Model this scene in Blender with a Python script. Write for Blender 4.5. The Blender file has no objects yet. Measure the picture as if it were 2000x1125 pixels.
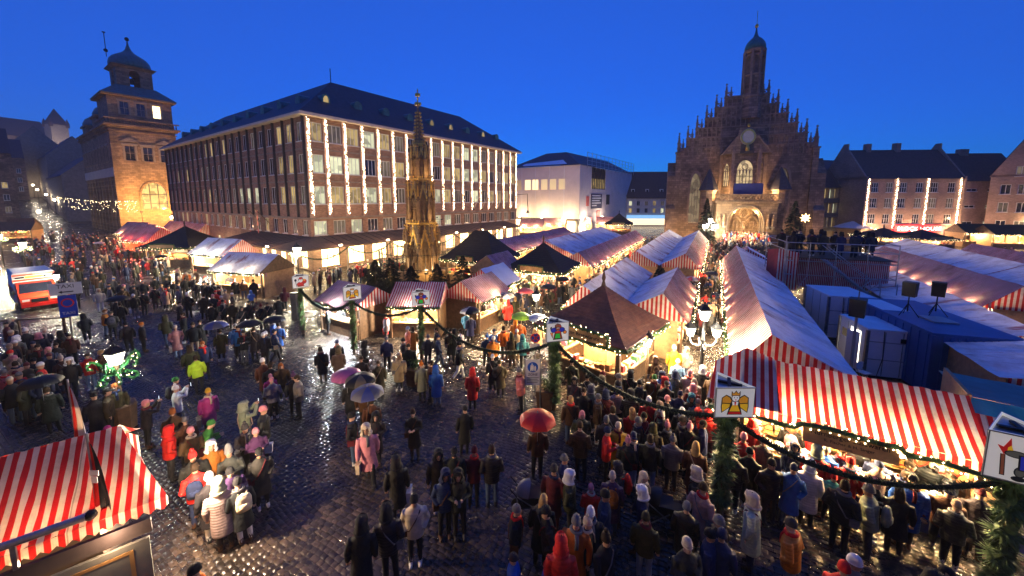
import bpy, math, random
import numpy as np
from mathutils import Vector, Matrix
from mathutils.bvhtree import BVHTree
PI = math.pi
R_ = math.radians
random.seed(7)
rng = np.random.default_rng(7)
S = bpy.context.scene
COL = S.collection

# ---------------------------------------------------------------- camera, sky, exposure
FPX, CX, CY, CAMH = 720.0, 1000.0, 475.0, 8.4       # wide lens, principal point in 2000x1125 picture units
PITCH, YAW = math.atan(87 / 720.0), R_(28.9)
cam_d = bpy.data.cameras.new('camera')
cam = bpy.data.objects.new('camera', cam_d)
COL.objects.link(cam)
cam.location = (0, 0, CAMH)
cam.rotation_euler = (PI / 2 - PITCH, 0, YAW)
cam_d.sensor_width = 36.0
cam_d.lens = 36.0 * FPX / 2000.0
cam_d.shift_y = -(562.5 - CY) / 2000.0
cam_d.clip_start = 0.2
cam_d.clip_end = 3000
S.camera = cam

W = bpy.data.worlds.new('World')
S.world = W
W.use_nodes = True
wn, wl = W.node_tree.nodes, W.node_tree.links
wn.clear()
w_out = wn.new('ShaderNodeOutputWorld')
w_bg = wn.new('ShaderNodeBackground')
w_sky = wn.new('ShaderNodeTexSky')
w_sky.sky_type = 'NISHITA'
w_sky.sun_disc = False
SUN_EL, SUN_ROT = R_(3.0), R_(-30)
w_sky.sun_elevation = SUN_EL
w_sky.sun_rotation = SUN_ROT
w_sky.altitude = 300
w_sky.air_density = 1.0
w_sky.dust_density = 0.0
w_sky.ozone_density = 10.0
w_mix = wn.new('ShaderNodeMix'); w_mix.data_type = 'RGBA'
w_mix.inputs[0].default_value = 0.5
w_mix.inputs[7].default_value = (0.065, 0.27, 1.40, 1)    # even blue-hour overcast veil over the sky model
wl.new(w_sky.outputs[0], w_mix.inputs[6])
wl.new(w_mix.outputs[2], w_bg.inputs[0])
w_bg.inputs[1].default_value = 0.49
wl.new(w_bg.outputs[0], w_out.inputs[0])

vs = S.view_settings
vs.view_transform = 'Standard'
vs.look = 'None'
vs.gamma = 1.0
vs.exposure = 0.0
vs.use_curve_mapping = False
S.render.engine = 'CYCLES'
cy = S.cycles
cy.use_denoising = True
try:
    cy.denoiser = 'OPENIMAGEDENOISE'
    cy.denoising_input_passes = 'RGB_ALBEDO_NORMAL'
except Exception:
    pass
cy.max_bounces = 6
cy.diffuse_bounces = 2
cy.glossy_bounces = 3
cy.transmission_bounces = 4
cy.volume_bounces = 0
cy.transparent_max_bounces = 8
cy.sample_clamp_indirect = 3.0
cy.caustics_reflective = False
cy.caustics_refractive = False
cy.use_light_tree = True

# ---------------------------------------------------------------- helpers
_Rv = Vector((math.cos(YAW), math.sin(YAW), 0))
_Fh = Vector((-math.sin(YAW), math.cos(YAW), 0))
_FW = _Fh * math.cos(PITCH) + Vector((0, 0, -math.sin(PITCH)))
_UP = _Fh * math.sin(PITCH) + Vector((0, 0, math.cos(PITCH)))


def G(u, v, z=0.0):
    """survey: the point at height z that the photograph shows at (u, v)"""
    d = _Rv * (u - CX) + _UP * (CY - v) + _FW * FPX
    t = (z - CAMH) / d.z
    return Vector((d.x * t, d.y * t, z))


def proj(p):
    p = Vector(p) - Vector((0, 0, CAMH))
    w = max(p.dot(_FW), 1e-6)
    return CX + FPX * p.dot(_Rv) / w, CY - FPX * p.dot(_UP) / w


class MB:
    """collects faces for one mesh"""
    def __init__(s):
        s.v, s.f, s.m = [], [], []

    def add(s, vs_, fs, m=0):
        o = len(s.v)
        s.v.extend([tuple(p) for p in vs_])
        for f in fs:
            s.f.append(tuple(i + o for i in f))
            s.m.append(m)
        return s

    def box(s, x0, x1, y0, y1, z0, z1, m=0):
        v = [(x0, y0, z0), (x1, y0, z0), (x1, y1, z0), (x0, y1, z0), (x0, y0, z1), (x1, y0, z1), (x1, y1, z1), (x0, y1, z1)]
        return s.add(v, [(0, 3, 2, 1), (4, 5, 6, 7), (0, 1, 5, 4), (1, 2, 6, 5), (2, 3, 7, 6), (3, 0, 4, 7)], m)

    def frus(s, cx, cy_, z0, z1, a0, b0, a1, b1, m=0):
        """box whose half sizes go from (a0,b0) at z0 to (a1,b1) at z1"""
        v = [(cx - a0, cy_ - b0, z0), (cx + a0, cy_ - b0, z0), (cx + a0, cy_ + b0, z0), (cx - a0, cy_ + b0, z0),
             (cx - a1, cy_ - b1, z1), (cx + a1, cy_ - b1, z1), (cx + a1, cy_ + b1, z1), (cx - a1, cy_ + b1, z1)]
        return s.add(v, [(0, 3, 2, 1), (4, 5, 6, 7), (0, 1, 5, 4), (1, 2, 6, 5), (2, 3, 7, 6), (3, 0, 4, 7)], m)

    def quad(s, a, b, c, d, m=0):
        return s.add([a, b, c, d], [(0, 1, 2, 3)], m)

    def poly(s, pts, m=0):
        return s.add(pts, [tuple(range(len(pts)))], m)

    def ext(s, pts, y0, y1, m=0):
        """(x,z) outline extruded along y (outline counter-clockwise seen from -y)"""
        n = len(pts)
        v = [(x, y0, z) for x, z in pts] + [(x, y1, z) for x, z in pts]
        f = [tuple(range(n)), tuple(range(2 * n - 1, n - 1, -1))]
        f += [(i, i + n, (i + 1) % n + n, (i + 1) % n) for i in range(n)]
        return s.add(v, f, m)

    def extz(s, pts, z0, z1, m=0):
        n = len(pts)
        v = [(x, y, z0) for x, y in pts] + [(x, y, z1) for x, y in pts]
        f = [tuple(range(n - 1, -1, -1)), tuple(range(n, 2 * n))]
        f += [(i, (i + 1) % n, (i + 1) % n + n, i + n) for i in range(n)]
        return s.add(v, f, m)

    def band(s, inner, outer, y0, y1, m=0, closed=False):
        """solid band between two (x,z) polylines of equal length, between y0 and y1"""
        n = len(inner)
        v = [(x, y0, z) for x, z in inner] + [(x, y0, z) for x, z in outer] + [(x, y1, z) for x, z in inner] + [(x, y1, z) for x, z in outer]
        f = []
        for i in range(n if closed else n - 1):
            j = (i + 1) % n
            f += [(i, i + n, j + n, j), (i + 2 * n, j + 2 * n, j + 3 * n, i + 3 * n), (i, j, j + 2 * n, i + 2 * n), (i + n, i + 3 * n, j + 3 * n, j + n)]
        if not closed:
            f += [(0, 2 * n, 3 * n, n), (n - 1, 2 * n - 1, 4 * n - 1, 3 * n - 1)]
        return s.add(v, f, m)

    def lathe(s, prof, n=12, c=(0, 0, 0), m=0, sx=1.0, sy=1.0, a0=0.0):
        v, f = [], []
        for r, z in prof:
            for k in range(n):
                a = a0 + 2 * PI * k / n
                v.append((c[0] + r * sx * math.cos(a), c[1] + r * sy * math.sin(a), c[2] + z))
        for i in range(len(prof) - 1):
            for k in range(n):
                k2 = (k + 1) % n
                f.append((i * n + k, i * n + k2, (i + 1) * n + k2, (i + 1) * n + k))
        f.append(tuple(range(n - 1, -1, -1)))
        o = (len(prof) - 1) * n
        f.append(tuple(o + k for k in range(n)))
        return s.add(v, f, m)

    def tube(s, pts, rad, n=8, m=0, cap=True):
        pts = [Vector(p) for p in pts]
        k = len(pts)
        rads = rad if isinstance(rad, (list, tuple)) else [rad] * k
        v, f = [], []
        side = None
        for i, p in enumerate(pts):
            t = (pts[min(i + 1, k - 1)] - pts[max(i - 1, 0)])
            t = t.normalized() if t.length > 1e-9 else Vector((0, 0, 1))
            if side is None:
                side = t.cross(Vector((0, 0, 1)) if abs(t.z) < 0.9 else Vector((1, 0, 0))).normalized()
            else:
                side = (side - t * side.dot(t)).normalized()
            up = t.cross(side)
            r = rads[i]
            ra, rb = r if isinstance(r, tuple) else (r, r)
            for j in range(n):
                a = 2 * PI * j / n
                v.append(p + side * (ra * math.cos(a)) + up * (rb * math.sin(a)))
        for i in range(k - 1):
            for j in range(n):
                j2 = (j + 1) % n
                f.append((i * n + j, i * n + j2, (i + 1) * n + j2, (i + 1) * n + j))
        if cap:
            f.append(tuple(range(n - 1, -1, -1)))
            f.append(tuple((k - 1) * n + j for j in range(n)))
        return s.add(v, f, m)

    def ball(s, c, r, n=8, k=5, m=0, sz=1.0):
        return s.lathe([(max(r * math.sin(PI * i / k), r * 0.02), -r * sz * math.cos(PI * i / k)) for i in range(k + 1)], n, c, m)

    def mesh(s, name, smooth=False):
        me = bpy.data.meshes.new(name)
        me.from_pydata(s.v, [], s.f)
        if any(s.m):
            me.polygons.foreach_set('material_index', s.m)
        if smooth:
            me.polygons.foreach_set('use_smooth', [True] * len(s.f))
        me.update()
        return me


def put(name, me, mats=None, parent=None, loc=(0, 0, 0), rz=0.0, scale=None, smooth=False, rot=None, **props):
    """links a mesh (or MB) as one object; mats go onto the mesh the first time"""
    if isinstance(me, MB):
        me = me.mesh(name, smooth)
    if mats is not None and len(me.materials) == 0:
        for m in (mats if isinstance(mats, (list, tuple)) else [mats]):
            me.materials.append(m)
    o = bpy.data.objects.new(name, me)
    COL.objects.link(o)
    o.location = loc
    o.rotation_euler = rot if rot is not None else (0, 0, rz)
    if scale is not None:
        o.scale = scale if isinstance(scale, (tuple, list)) else (scale,) * 3
    if parent is not None:
        o.parent = parent
    for k, v in props.items():
        o[k] = v
    return o


def thing(name, label, category, loc=(0, 0, 0), rz=0.0, group=None):
    o = bpy.data.objects.new(name, None)
    COL.objects.link(o)
    o.empty_display_size = 0.2
    o.location = loc
    o.rotation_euler = (0, 0, rz)
    o['label'] = label
    o['category'] = category
    if group:
        o['group'] = group
    return o


def copy_tree(o, parent=None):
    c = o.copy()
    COL.objects.link(c)
    if parent is not None:
        c.parent = parent
    for ch in list(o.children):
        copy_tree(ch, c)
    return c


LAMP = 3.0


def lamp(parent, loc, power, color=(1.0, 0.68, 0.34), r=0.08, name='lamp_light', kind='POINT', rot=None, spot=None):
    d = bpy.data.lights.new(name, kind)
    d.energy = power * LAMP
    d.color = color
    d.shadow_soft_size = r
    if spot:
        d.spot_size = spot
        d.spot_blend = 0.6
    o = bpy.data.objects.new(name, d)
    COL.objects.link(o)
    o.location = loc
    if rot:
        o.rotation_euler = rot
    if parent is not None:
        o.parent = parent
    return o


# ---------------------------------------------------------------- materials
def nt(name):
    m = bpy.data.materials.new(name)
    m.use_nodes = True
    n = m.node_tree.nodes
    l = m.node_tree.links
    return m, n, l, n['Principled BSDF']


def mth(n, l, op, a, b=None, clamp=False):
    x = n.new('ShaderNodeMath'); x.operation = op; x.use_clamp = clamp
    for i, q in enumerate((a, b)):
        if q is None:
            continue
        if isinstance(q, (int, float)):
            x.inputs[i].default_value = q
        else:
            l.new(q, x.inputs[i])
    return x.outputs[0]


def mixc(n, l, fac, a, b, mode='MIX'):
    x = n.new('ShaderNodeMix'); x.data_type = 'RGBA'; x.blend_type = mode
    for i, q in ((0, fac), (6, a), (7, b)):
        if isinstance(q, (int, float)):
            x.inputs[i].default_value = q
        elif isinstance(q, (tuple, list)):
            x.inputs[i].default_value = (*q[:3], 1)
        else:
            l.new(q, x.inputs[i])
    return x.outputs[2]


def noise(n, l, scale, detail=4, rough=0.6, coord=None):
    x = n.new('ShaderNodeTexNoise')
    x.inputs['Scale'].default_value = scale
    x.inputs['Detail'].default_value = detail
    x.inputs['Roughness'].default_value = rough
    if coord is None:
        g = n.new('ShaderNodeNewGeometry')
        coord = g.outputs['Position']
    l.new(coord, x.inputs['Vector'])
    return x.outputs['Fac']


def ramp(n, l, fac, stops):
    x = n.new('ShaderNodeValToRGB')
    e = x.color_ramp.elements
    while len(e) < len(stops):
        e.new(0.5)
    for i, (p, c) in enumerate(stops):
        e[i].position = p
        e[i].color = (*c, 1) if len(c) == 3 else c
    l.new(fac, x.inputs[0])
    return x.outputs[0]


def M(name, c, rough=0.7, metal=0.0, var=0.35, vs_=1.3, bump=0.0, bs=18.0, spec=0.4, wet=0.0):
    m, n, l, b = nt(name)
    b.inputs['Roughness'].default_value = rough
    b.inputs['Metallic'].default_value = metal
    b.inputs['Specular IOR Level'].default_value = spec
    f = noise(n, l, vs_, 5, 0.65)
    lo = tuple(x * (1 - var) for x in c)
    hi = tuple(min(x * (1 + var), 0.95) for x in c)
    l.new(ramp(n, l, f, [(0.28, lo), (0.72, hi)]), b.inputs['Base Color'])
    if bump:
        bp = n.new('ShaderNodeBump')
        bp.inputs['Strength'].default_value = bump
        bp.inputs['Distance'].default_value = 0.02
        l.new(noise(n, l, bs, 4), bp.inputs['Height'])
        l.new(bp.outputs[0], b.inputs['Normal'])
    return m


def EM(name, c, s, sample=True):
    m, n, l, b = nt(name)
    b.inputs['Base Color'].default_value = (*[min(x, 0.8) for x in c], 1)
    b.inputs['Emission Color'].default_value = (*c, 1)
    b.inputs['Emission Strength'].default_value = s
    if not sample:
        m.cycles.emission_sampling = 'NONE'
    return m


def blocks(name, c, mort, sx, sz, rough=0.8, var=0.3, dirt=0.5, msize=0.02, bump=0.5, axis_from_object=True):
    """masonry seen too far away to tell the pieces apart: courses as fine relief"""
    m, n, l, b = nt(name)
    tc = n.new('ShaderNodeTexCoord')
    sp = n.new('ShaderNodeSeparateXYZ')
    l.new(tc.outputs['Object'], sp.inputs[0])
    cb = n.new('ShaderNodeCombineXYZ')
    l.new(mth(n, l, 'ADD', sp.outputs[0], sp.outputs[1]), cb.inputs[0])
    l.new(sp.outputs[2], cb.inputs[1])
    br = n.new('ShaderNodeTexBrick')
    l.new(cb.outputs[0], br.inputs['Vector'])
    br.inputs['Scale'].default_value = 1.0
    br.inputs['Brick Width'].default_value = sx
    br.inputs['Row Height'].default_value = sz
    br.inputs['Mortar Size'].default_value = msize
    br.inputs['Mortar Smooth'].default_value = 0.3
    br.inputs['Color1'].default_value = (*[x * (1 - var) for x in c], 1)
    br.inputs['Color2'].default_value = (*[min(1, x * (1 + var)) for x in c], 1)
    br.inputs['Mortar'].default_value = (*mort, 1)
    f = noise(n, l, 0.35, 6, 0.7)
    d = ramp(n, l, f, [(0.3, (1 - dirt,) * 3), (0.65, (1.1,) * 3)])
    l.new(mixc(n, l, 1.0, br.outputs['Color'], d, 'MULTIPLY'), b.inputs['Base Color'])
    b.inputs['Roughness'].default_value = rough
    b.inputs['Specular IOR Level'].default_value = 0.3
    bp = n.new('ShaderNodeBump')
    bp.inputs['Strength'].default_value = bump
    bp.inputs['Distance'].default_value = 0.04
    h = mth(n, l, 'ADD', mth(n, l, 'MULTIPLY', noise(n, l, 6, 4), 0.6), mth(n, l, 'MULTIPLY', br.outputs['Fac'], -0.8))
    l.new(h, bp.inputs['Height'])
    l.new(bp.outputs[0], b.inputs['Normal'])
    return m


def striped(name, c1, c2, width=0.11, snow=0.0, trans=0.12, axis=0, rough=0.75):
    """woven awning cloth with printed stripes; snow > 0 leaves a patchy snow cover on it"""
    m, n, l, b = nt(name)
    tc = n.new('ShaderNodeTexCoord')
    sp = n.new('ShaderNodeSeparateXYZ')
    l.new(tc.outputs['Object'], sp.inputs[0])
    s = mth(n, l, 'FRACT', mth(n, l, 'DIVIDE', sp.outputs[axis], width * 2))
    s = mth(n, l, 'GREATER_THAN', s, 0.5)
    col = mixc(n, l, s, c1, c2)
    f = noise(n, l, 1.1, 6, 0.65)
    col = mixc(n, l, 0.85, col, ramp(n, l, f, [(0.3, (0.62, 0.6, 0.58)), (0.62, (1, 1, 1))]), 'MULTIPLY')
    out = n['Material Output']
    if snow > 0:
        oi = n.new('ShaderNodeObjectInfo')
        mp = n.new('ShaderNodeMapping')
        cc = n.new('ShaderNodeCombineXYZ')
        l.new(mth(n, l, 'MULTIPLY', oi.outputs['Random'], 37.0), cc.inputs[0])
        l.new(tc.outputs['Object'], mp.inputs[0])
        l.new(cc.outputs[0], mp.inputs[1])
        mp.inputs[3].default_value = (0.8, 0.3, 0.3)
        k = noise(n, l, 1.1, 7, 0.62, mp.outputs[0])
        k = ramp(n, l, k, [(0.60 - 0.25 * snow - 0.035, (0, 0, 0)), (0.60 - 0.25 * snow + 0.035, (1, 1, 1))])
        col = mixc(n, l, k, col, (0.8, 0.82, 0.86))
    bp = n.new('ShaderNodeBump')
    bp.inputs['Strength'].default_value = 0.55
    bp.inputs['Distance'].default_value = 0.06
    m2 = n.new('ShaderNodeMapping'); m2.inputs[3].default_value = (2.2, 0.8, 0.8)
    l.new(tc.outputs['Object'], m2.inputs[0])
    sm = mth(n, l, 'GREATER_THAN', mth(n, l, 'FRACT', mth(n, l, 'DIVIDE', sp.outputs[axis], 1.37)), 0.985)
    l.new(mth(n, l, 'ADD', noise(n, l, 2.2, 4, .55, m2.outputs[0]), mth(n, l, 'MULTIPLY', sm, -0.3)), bp.inputs['Height'])
    col = mixc(n, l, mth(n, l, 'MULTIPLY', sm, 0.5), col, (0.1, 0.08, 0.08))
    col = mixc(n, l, 0.8, col, ramp(n, l, noise(n, l, 0.7, 8, 0.75), [(0.35, (0.55, 0.5, 0.46)), (0.55, (1, 1, 1))]), 'MULTIPLY')
    l.new(bp.outputs[0], b.inputs['Normal'])
    l.new(col, b.inputs['Base Color'])
    b.inputs['Roughness'].default_value = rough
    b.inputs['Specular IOR Level'].default_value = 0.25
    if trans > 0:
        tr = n.new('ShaderNodeBsdfTranslucent')
        l.new(col, tr.inputs[0])
        mx = n.new('ShaderNodeMixShader')
        mx.inputs[0].default_value = trans
        l.new(b.outputs[0], mx.inputs[1])
        l.new(tr.outputs[0], mx.inputs[2])
        l.new(mx.outputs[0], out.inputs[0])
    return m


def lit_pane(name, c, s, var=0.5):
    """a lit room behind a window pane: lamp light on walls, blinds and furniture"""
    m, n, l, b = nt(name)
    tc = n.new('ShaderNodeTexCoord')
    oi = n.new('ShaderNodeObjectInfo')
    add = n.new('ShaderNodeVectorMath'); add.operation = 'ADD'
    cc = n.new('ShaderNodeCombineXYZ')
    for i in range(3):
        l.new(mth(n, l, 'MULTIPLY', oi.outputs['Random'], 23.0 + 11 * i), cc.inputs[i])
    l.new(tc.outputs['Object'], add.inputs[0]); l.new(cc.outputs[0], add.inputs[1])
    vo = n.new('ShaderNodeTexVoronoi'); vo.distance = 'CHEBYCHEV'
    vo.inputs['Scale'].default_value = 1.1
    l.new(add.outputs[0], vo.inputs['Vector'])
    k = ramp(n, l, vo.outputs['Color'], [(0.25, (0.45,) * 3), (0.6, (1,) * 3)])
    ob = mth(n, l, 'ADD', mth(n, l, 'MULTIPLY', oi.outputs['Random'], var), 1 - var * 0.6)
    col = mixc(n, l, 1.0, c, k, 'MULTIPLY')
    l.new(col, b.inputs['Emission Color'])
    l.new(mth(n, l, 'MULTIPLY', ob, s), b.inputs['Emission Strength'])
    b.inputs['Base Color'].default_value = (0.05, 0.05, 0.05, 1)
    b.inputs['Roughness'].default_value = 0.1
    m.cycles.emission_sampling = 'NONE'
    return m


mt = {}
mt['sandstone'] = blocks('sandstone_blocks', (0.30, 0.20, 0.12), (0.12, 0.08, 0.05), 0.9, 0.42, var=0.28)
mt['redstone'] = blocks('dark_red_sandstone', (0.25, 0.165, 0.12), (0.10, 0.07, 0.06), 0.8, 0.4, var=0.35, dirt=0.65)
mt['redtrim'] = M('red_sandstone_trim', (0.23, 0.155, 0.115), 0.8, var=0.4, bump=0.4)
mt['brick'] = blocks('brown_brick', (0.36, 0.205, 0.13), (0.26, 0.18, 0.13), 0.3, 0.09, var=0.25, msize=0.012, dirt=0.35)
mt['brick2'] = blocks('muted_red_brick', (0.40, 0.255, 0.19), (0.28, 0.22, 0.18), 0.3, 0.1, var=0.2, msize=0.012, dirt=0.3)
mt['stonegrey'] = M('grey_sandstone', (0.26, 0.21, 0.16), 0.8, var=0.25, bump=0.3)
mt['palestone'] = M('pale_limestone', (0.5, 0.44, 0.36), 0.75, var=0.15, bump=0.2)
mt['render_w'] = M('white_render', (0.6, 0.58, 0.55), 0.85, var=0.1)
mt['fin'] = M('dark_stone_fin', (0.055, 0.045, 0.042), 0.6, var=0.3)
mt['roofdark'] = M('slate_roof', (0.035, 0.033, 0.045), 0.6, var=0.4, vs_=2.5, bump=0.5, bs=9)
mt['rooftile'] = M('brown_roof_tile', (0.075, 0.045, 0.04), 0.75, var=0.4, vs_=3, bump=0.6, bs=12)
mt['copper'] = M('green_copper', (0.03, 0.14, 0.14), 0.5, var=0.4, vs_=2)
mt['gold'] = M('gilding', (0.75, 0.45, 0.10), 0.32, 0.85, var=0.3, vs_=6)
mt['metal'] = M('galvanised_steel', (0.35, 0.36, 0.37), 0.4, 0.9, var=0.25, vs_=4)
mt['darkmetal'] = M('black_iron', (0.02, 0.02, 0.022), 0.45, 0.6, var=0.3)
mt['wood'] = M('dark_wood', (0.11, 0.06, 0.03), 0.65, var=0.45, vs_=5, bump=0.3)
mt['lightwood'] = M('pale_wood', (0.38, 0.22, 0.10), 0.6, var=0.3, vs_=5, bump=0.2)
mt['frame_w'] = M('white_window_frame', (0.62, 0.6, 0.56), 0.5, var=0.1)
mt['black'] = M('black_plastic', (0.012, 0.012, 0.013), 0.5, var=0.2)
mt['glassdark'] = M('dark_window_glass', (0.018, 0.02, 0.028), 0.06, var=0.3, spec=0.8)
mt['pane_y'] = lit_pane('lit_pane_yellow', (1.0, 0.70, 0.24), 0.55)
mt['pane_w'] = lit_pane('lit_pane_white', (0.95, 0.95, 0.6), 0.9)
mt['pane_d'] = lit_pane('dim_pane', (0.8, 0.6, 0.35), 0.16, 0.9)
mt['pane_g'] = lit_pane('church_glass', (1.0, 0.72, 0.36), 0.8, 0.3)
mt['bulb'] = EM('warm_bulb', (1.0, 0.75, 0.42), 14.0, sample=False)
mt['led'] = EM('led_bulb', (1.0, 0.70, 0.45), 40.0)
mt['lampglass'] = EM('lamp_glass', (1.0, 0.86, 0.62), 9.0)
mt['shop'] = EM('lit_shop_window', (1.0, 0.74, 0.36), 4.5)
RED, CRM = (0.52, 0.025, 0.02), (0.72, 0.66, 0.58)
mt['stripe'] = striped('red_white_stripes', RED, CRM, 0.11)
mt['stripe_s'] = striped('red_white_stripes_part_snow', (0.38, 0.04, 0.05), (0.6, 0.55, 0.54), 0.11, snow=0.75)
mt['stripe_h'] = striped('red_white_stripes_under_snow', (0.38, 0.04, 0.05), (0.6, 0.55, 0.54), 0.11, snow=0.86, trans=0.05)
mt['stripe_big'] = striped('wide_red_white_stripes', RED, CRM, 0.105)
mt['stripe_c'] = striped('corner_stall_stripes', (0.5, 0.02, 0.02), (0.66, 0.58, 0.5), 0.082, trans=0.2)
mt['stripe_p'] = striped('narrow_red_white_stripes', (0.42, 0.03, 0.05), (0.68, 0.62, 0.6), 0.075, trans=0.07)
mt['stripe_g'] = striped('red_white_gable_stripes', RED, CRM, 0.11, axis=1)
mt['stripe_gp'] = striped('narrow_gable_stripes', (0.42, 0.03, 0.05), (0.68, 0.62, 0.6), 0.075, trans=0.15, axis=1)
mt['snow'] = M('snow', (0.8, 0.82, 0.86), 0.7, var=0.08, bump=0.5, bs=6)
mt['wrap'] = M('white_scaffold_sheeting', (0.72, 0.66, 0.62), 0.8, var=0.1, vs_=0.5, bump=0.5, bs=0.9)
mt['needle'] = M('fir_green', (0.055, 0.11, 0.03), 0.7, var=0.5, vs_=7)
mt['garl_green'] = M('bright_green_garland', (0.012, 0.10, 0.022), 0.5, var=0.3)
mt['needle_d'] = M('dark_fir_green', (0.012, 0.028, 0.014), 0.8, var=0.5, vs_=5)
mt['shingle'] = M('wood_shingle', (0.19, 0.075, 0.035), 0.6, var=0.4, vs_=3, bump=0.3)
mt['tar'] = M('black_shingle', (0.014, 0.013, 0.012), 0.75, var=0.4, vs_=3, bump=0.4)
mt['white'] = M('white_panel', (0.8, 0.81, 0.82), 0.45, var=0.08)
mt['blue'] = M('blue_container_paint', (0.012, 0.085, 0.26), 0.4, var=0.2)
mt['red'] = M('red_paint', (0.6, 0.02, 0.015), 0.35, var=0.1)
mt['orange'] = M('dayglow_orange_red', (0.75, 0.06, 0.02), 0.35, var=0.1)
mt['yellow'] = M('yellow_paint', (0.8, 0.55, 0.03), 0.4, var=0.1)
mt['cloth_blue'] = M('blue_cloth', (0.02, 0.03, 0.16), 0.8, var=0.2)
mt['paper'] = M('white_sign_face', (0.7, 0.68, 0.64), 0.5, var=0.06)
mt['green'] = M('green_paint', (0.03, 0.35, 0.06), 0.4, var=0.2)
mt['teal'] = M('teal_tarpaulin', (0.02, 0.16, 0.15), 0.5, var=0.3)
mt['signwood'] = M('sign_board_wood', (0.45, 0.26, 0.11), 0.6, var=0.2, vs_=6)
# ---------------------------------------------------------------- ground
def hill(x, y):
    x = max(x, -475.0)
    t = max(0.0, -x - 165.0)
    return t * 0.115 + max(0.0, -x - 300) * 0.07


def ground_material(name, fine=True):
    m, n, l, b = nt(name)
    g = n.new('ShaderNodeNewGeometry')
    mp = n.new('ShaderNodeMapping')
    l.new(g.outputs['Position'], mp.inputs[0])
    br = n.new('ShaderNodeTexBrick')
    l.new(mp.outputs[0], br.inputs['Vector'])
    br.inputs['Scale'].default_value = 1.0
    br.inputs['Brick Width'].default_value = 0.24
    br.inputs['Row Height'].default_value = 0.15
    br.inputs['Mortar Size'].default_value = 0.022
    br.inputs['Mortar Smooth'].default_value = 1.0
    br.inputs['Color1'].default_value = (0.03, 0.026, 0.024, 1)
    br.inputs['Color2'].default_value = (0.06, 0.05, 0.043, 1)
    br.inputs['Mortar'].default_value = (0.02, 0.018, 0.017, 1)
    f = noise(n, l, 0.5, 5)
    l.new(mixc(n, l, 1.0, br.outputs['Color'], ramp(n, l, f, [(0.3, (0.6, 0.6, 0.6)), (0.7, (1.2, 1.15, 1.1))]), 'MULTIPLY'), b.inputs['Base Color'])
    l.new(ramp(n, l, noise(n, l, 0.5, 6, .65), [(0.32, (0.06,) * 3), (0.68, (0.34,) * 3)]), b.inputs['Roughness'])
    b.inputs['Specular IOR Level'].default_value = 0.6
    bp = n.new('ShaderNodeBump')
    bp.inputs['Strength'].default_value = 0.65
    bp.inputs['Distance'].default_value = 0.03
    h = mth(n, l, 'ADD', mth(n, l, 'MULTIPLY', br.outputs['Fac'], -1.0), mth(n, l, 'MULTIPLY', noise(n, l, 26, 3), 0.7))
    l.new(h, bp.inputs['Height'])
    l.new(bp.outputs[0], b.inputs['Normal'])
    return m


def stone_material():
    m, n, l, b = nt('wet_granite_sett')
    at = n.new('ShaderNodeAttribute'); at.attribute_name = 'tint'
    oi = n.new('ShaderNodeObjectInfo')
    t = mth(n, l, 'FRACT', mth(n, l, 'ADD', at.outputs['Fac'], mth(n, l, 'MULTIPLY', oi.outputs['Random'], 3.0)))
    c = ramp(n, l, t, [(0.0, (0.018, 0.016, 0.015)), (0.5, (0.040, 0.033, 0.028)), (1.0, (0.085, 0.066, 0.05))])
    f = noise(n, l, 0.45, 5)
    l.new(mixc(n, l, 1.0, c, ramp(n, l, f, [(0.3, (0.5, 0.48, 0.48)), (0.7, (1.3, 1.2, 1.1))]), 'MULTIPLY'), b.inputs['Base Color'])
    l.new(ramp(n, l, noise(n, l, 0.32, 7, .7), [(0.38, (0.15,) * 3), (0.5, (0.25,) * 3), (0.66, (0.42,) * 3)]), b.inputs['Roughness'])
    b.inputs['Specular IOR Level'].default_value = 0.5
    bp = n.new('ShaderNodeBump')
    bp.inputs['Strength'].default_value = 0.35
    bp.inputs['Distance'].default_value = 0.012
    l.new(noise(n, l, 22, 3), bp.inputs['Height'])
    l.new(bp.outputs[0], b.inputs['Normal'])
    return m


mt['ground'] = ground_material('wet_cobbled_ground')
mt['stone'] = stone_material()
xs = [-1600, -900, -650, -500, -420, -360, -300, -260, -230, -200, -180, -165, -140, -110, -90, -70, -50, -35, -20, -10, 0, 10, 20, 40, 70, 150, 400, 1600]
ys = [-1200, -300, -100, -50, -20, 0, 10, 20, 30, 40, 60, 90, 140, 250, 600, 1600]
mb = MB()
mb.v = [(x, y, hill(x, y) - 0.016) for y in ys for x in xs]
nx = len(xs)
mb.f = [(j * nx + i, j * nx + i + 1, (j + 1) * nx + i + 1, (j + 1) * nx + i) for j in range(len(ys) - 1) for i in range(nx - 1)]
mb.m = [0] * len(mb.f)
square = put('ground', mb, mt['ground'], kind='structure')

# granite setts as real stones where the photograph lets them be told apart
rows = []
y = 0.5
while y < 36:
    wrow = 0.135 + random.uniform(-0.012, 0.012)
    rows.append((y, wrow))
    y += wrow
stones = []
for (y, wr) in rows:
    x = -46 + random.uniform(0, 0.25)
    while x < 22:
        L = random.uniform(0.15, 0.25)
        cx_, cy_ = x + L / 2, y + wr / 2
        dep = -cx_ * math.sin(YAW) + cy_ * math.cos(YAW)
        lat = cx_ * math.cos(YAW) + cy_ * math.sin(YAW)
        if 5.2 < dep < 27 and abs(lat) < 1.42 * dep + 0.4:
            stones.append((cx_, cy_, L, wr, dep, lat))
        x += L
SA = np.array(stones)
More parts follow.
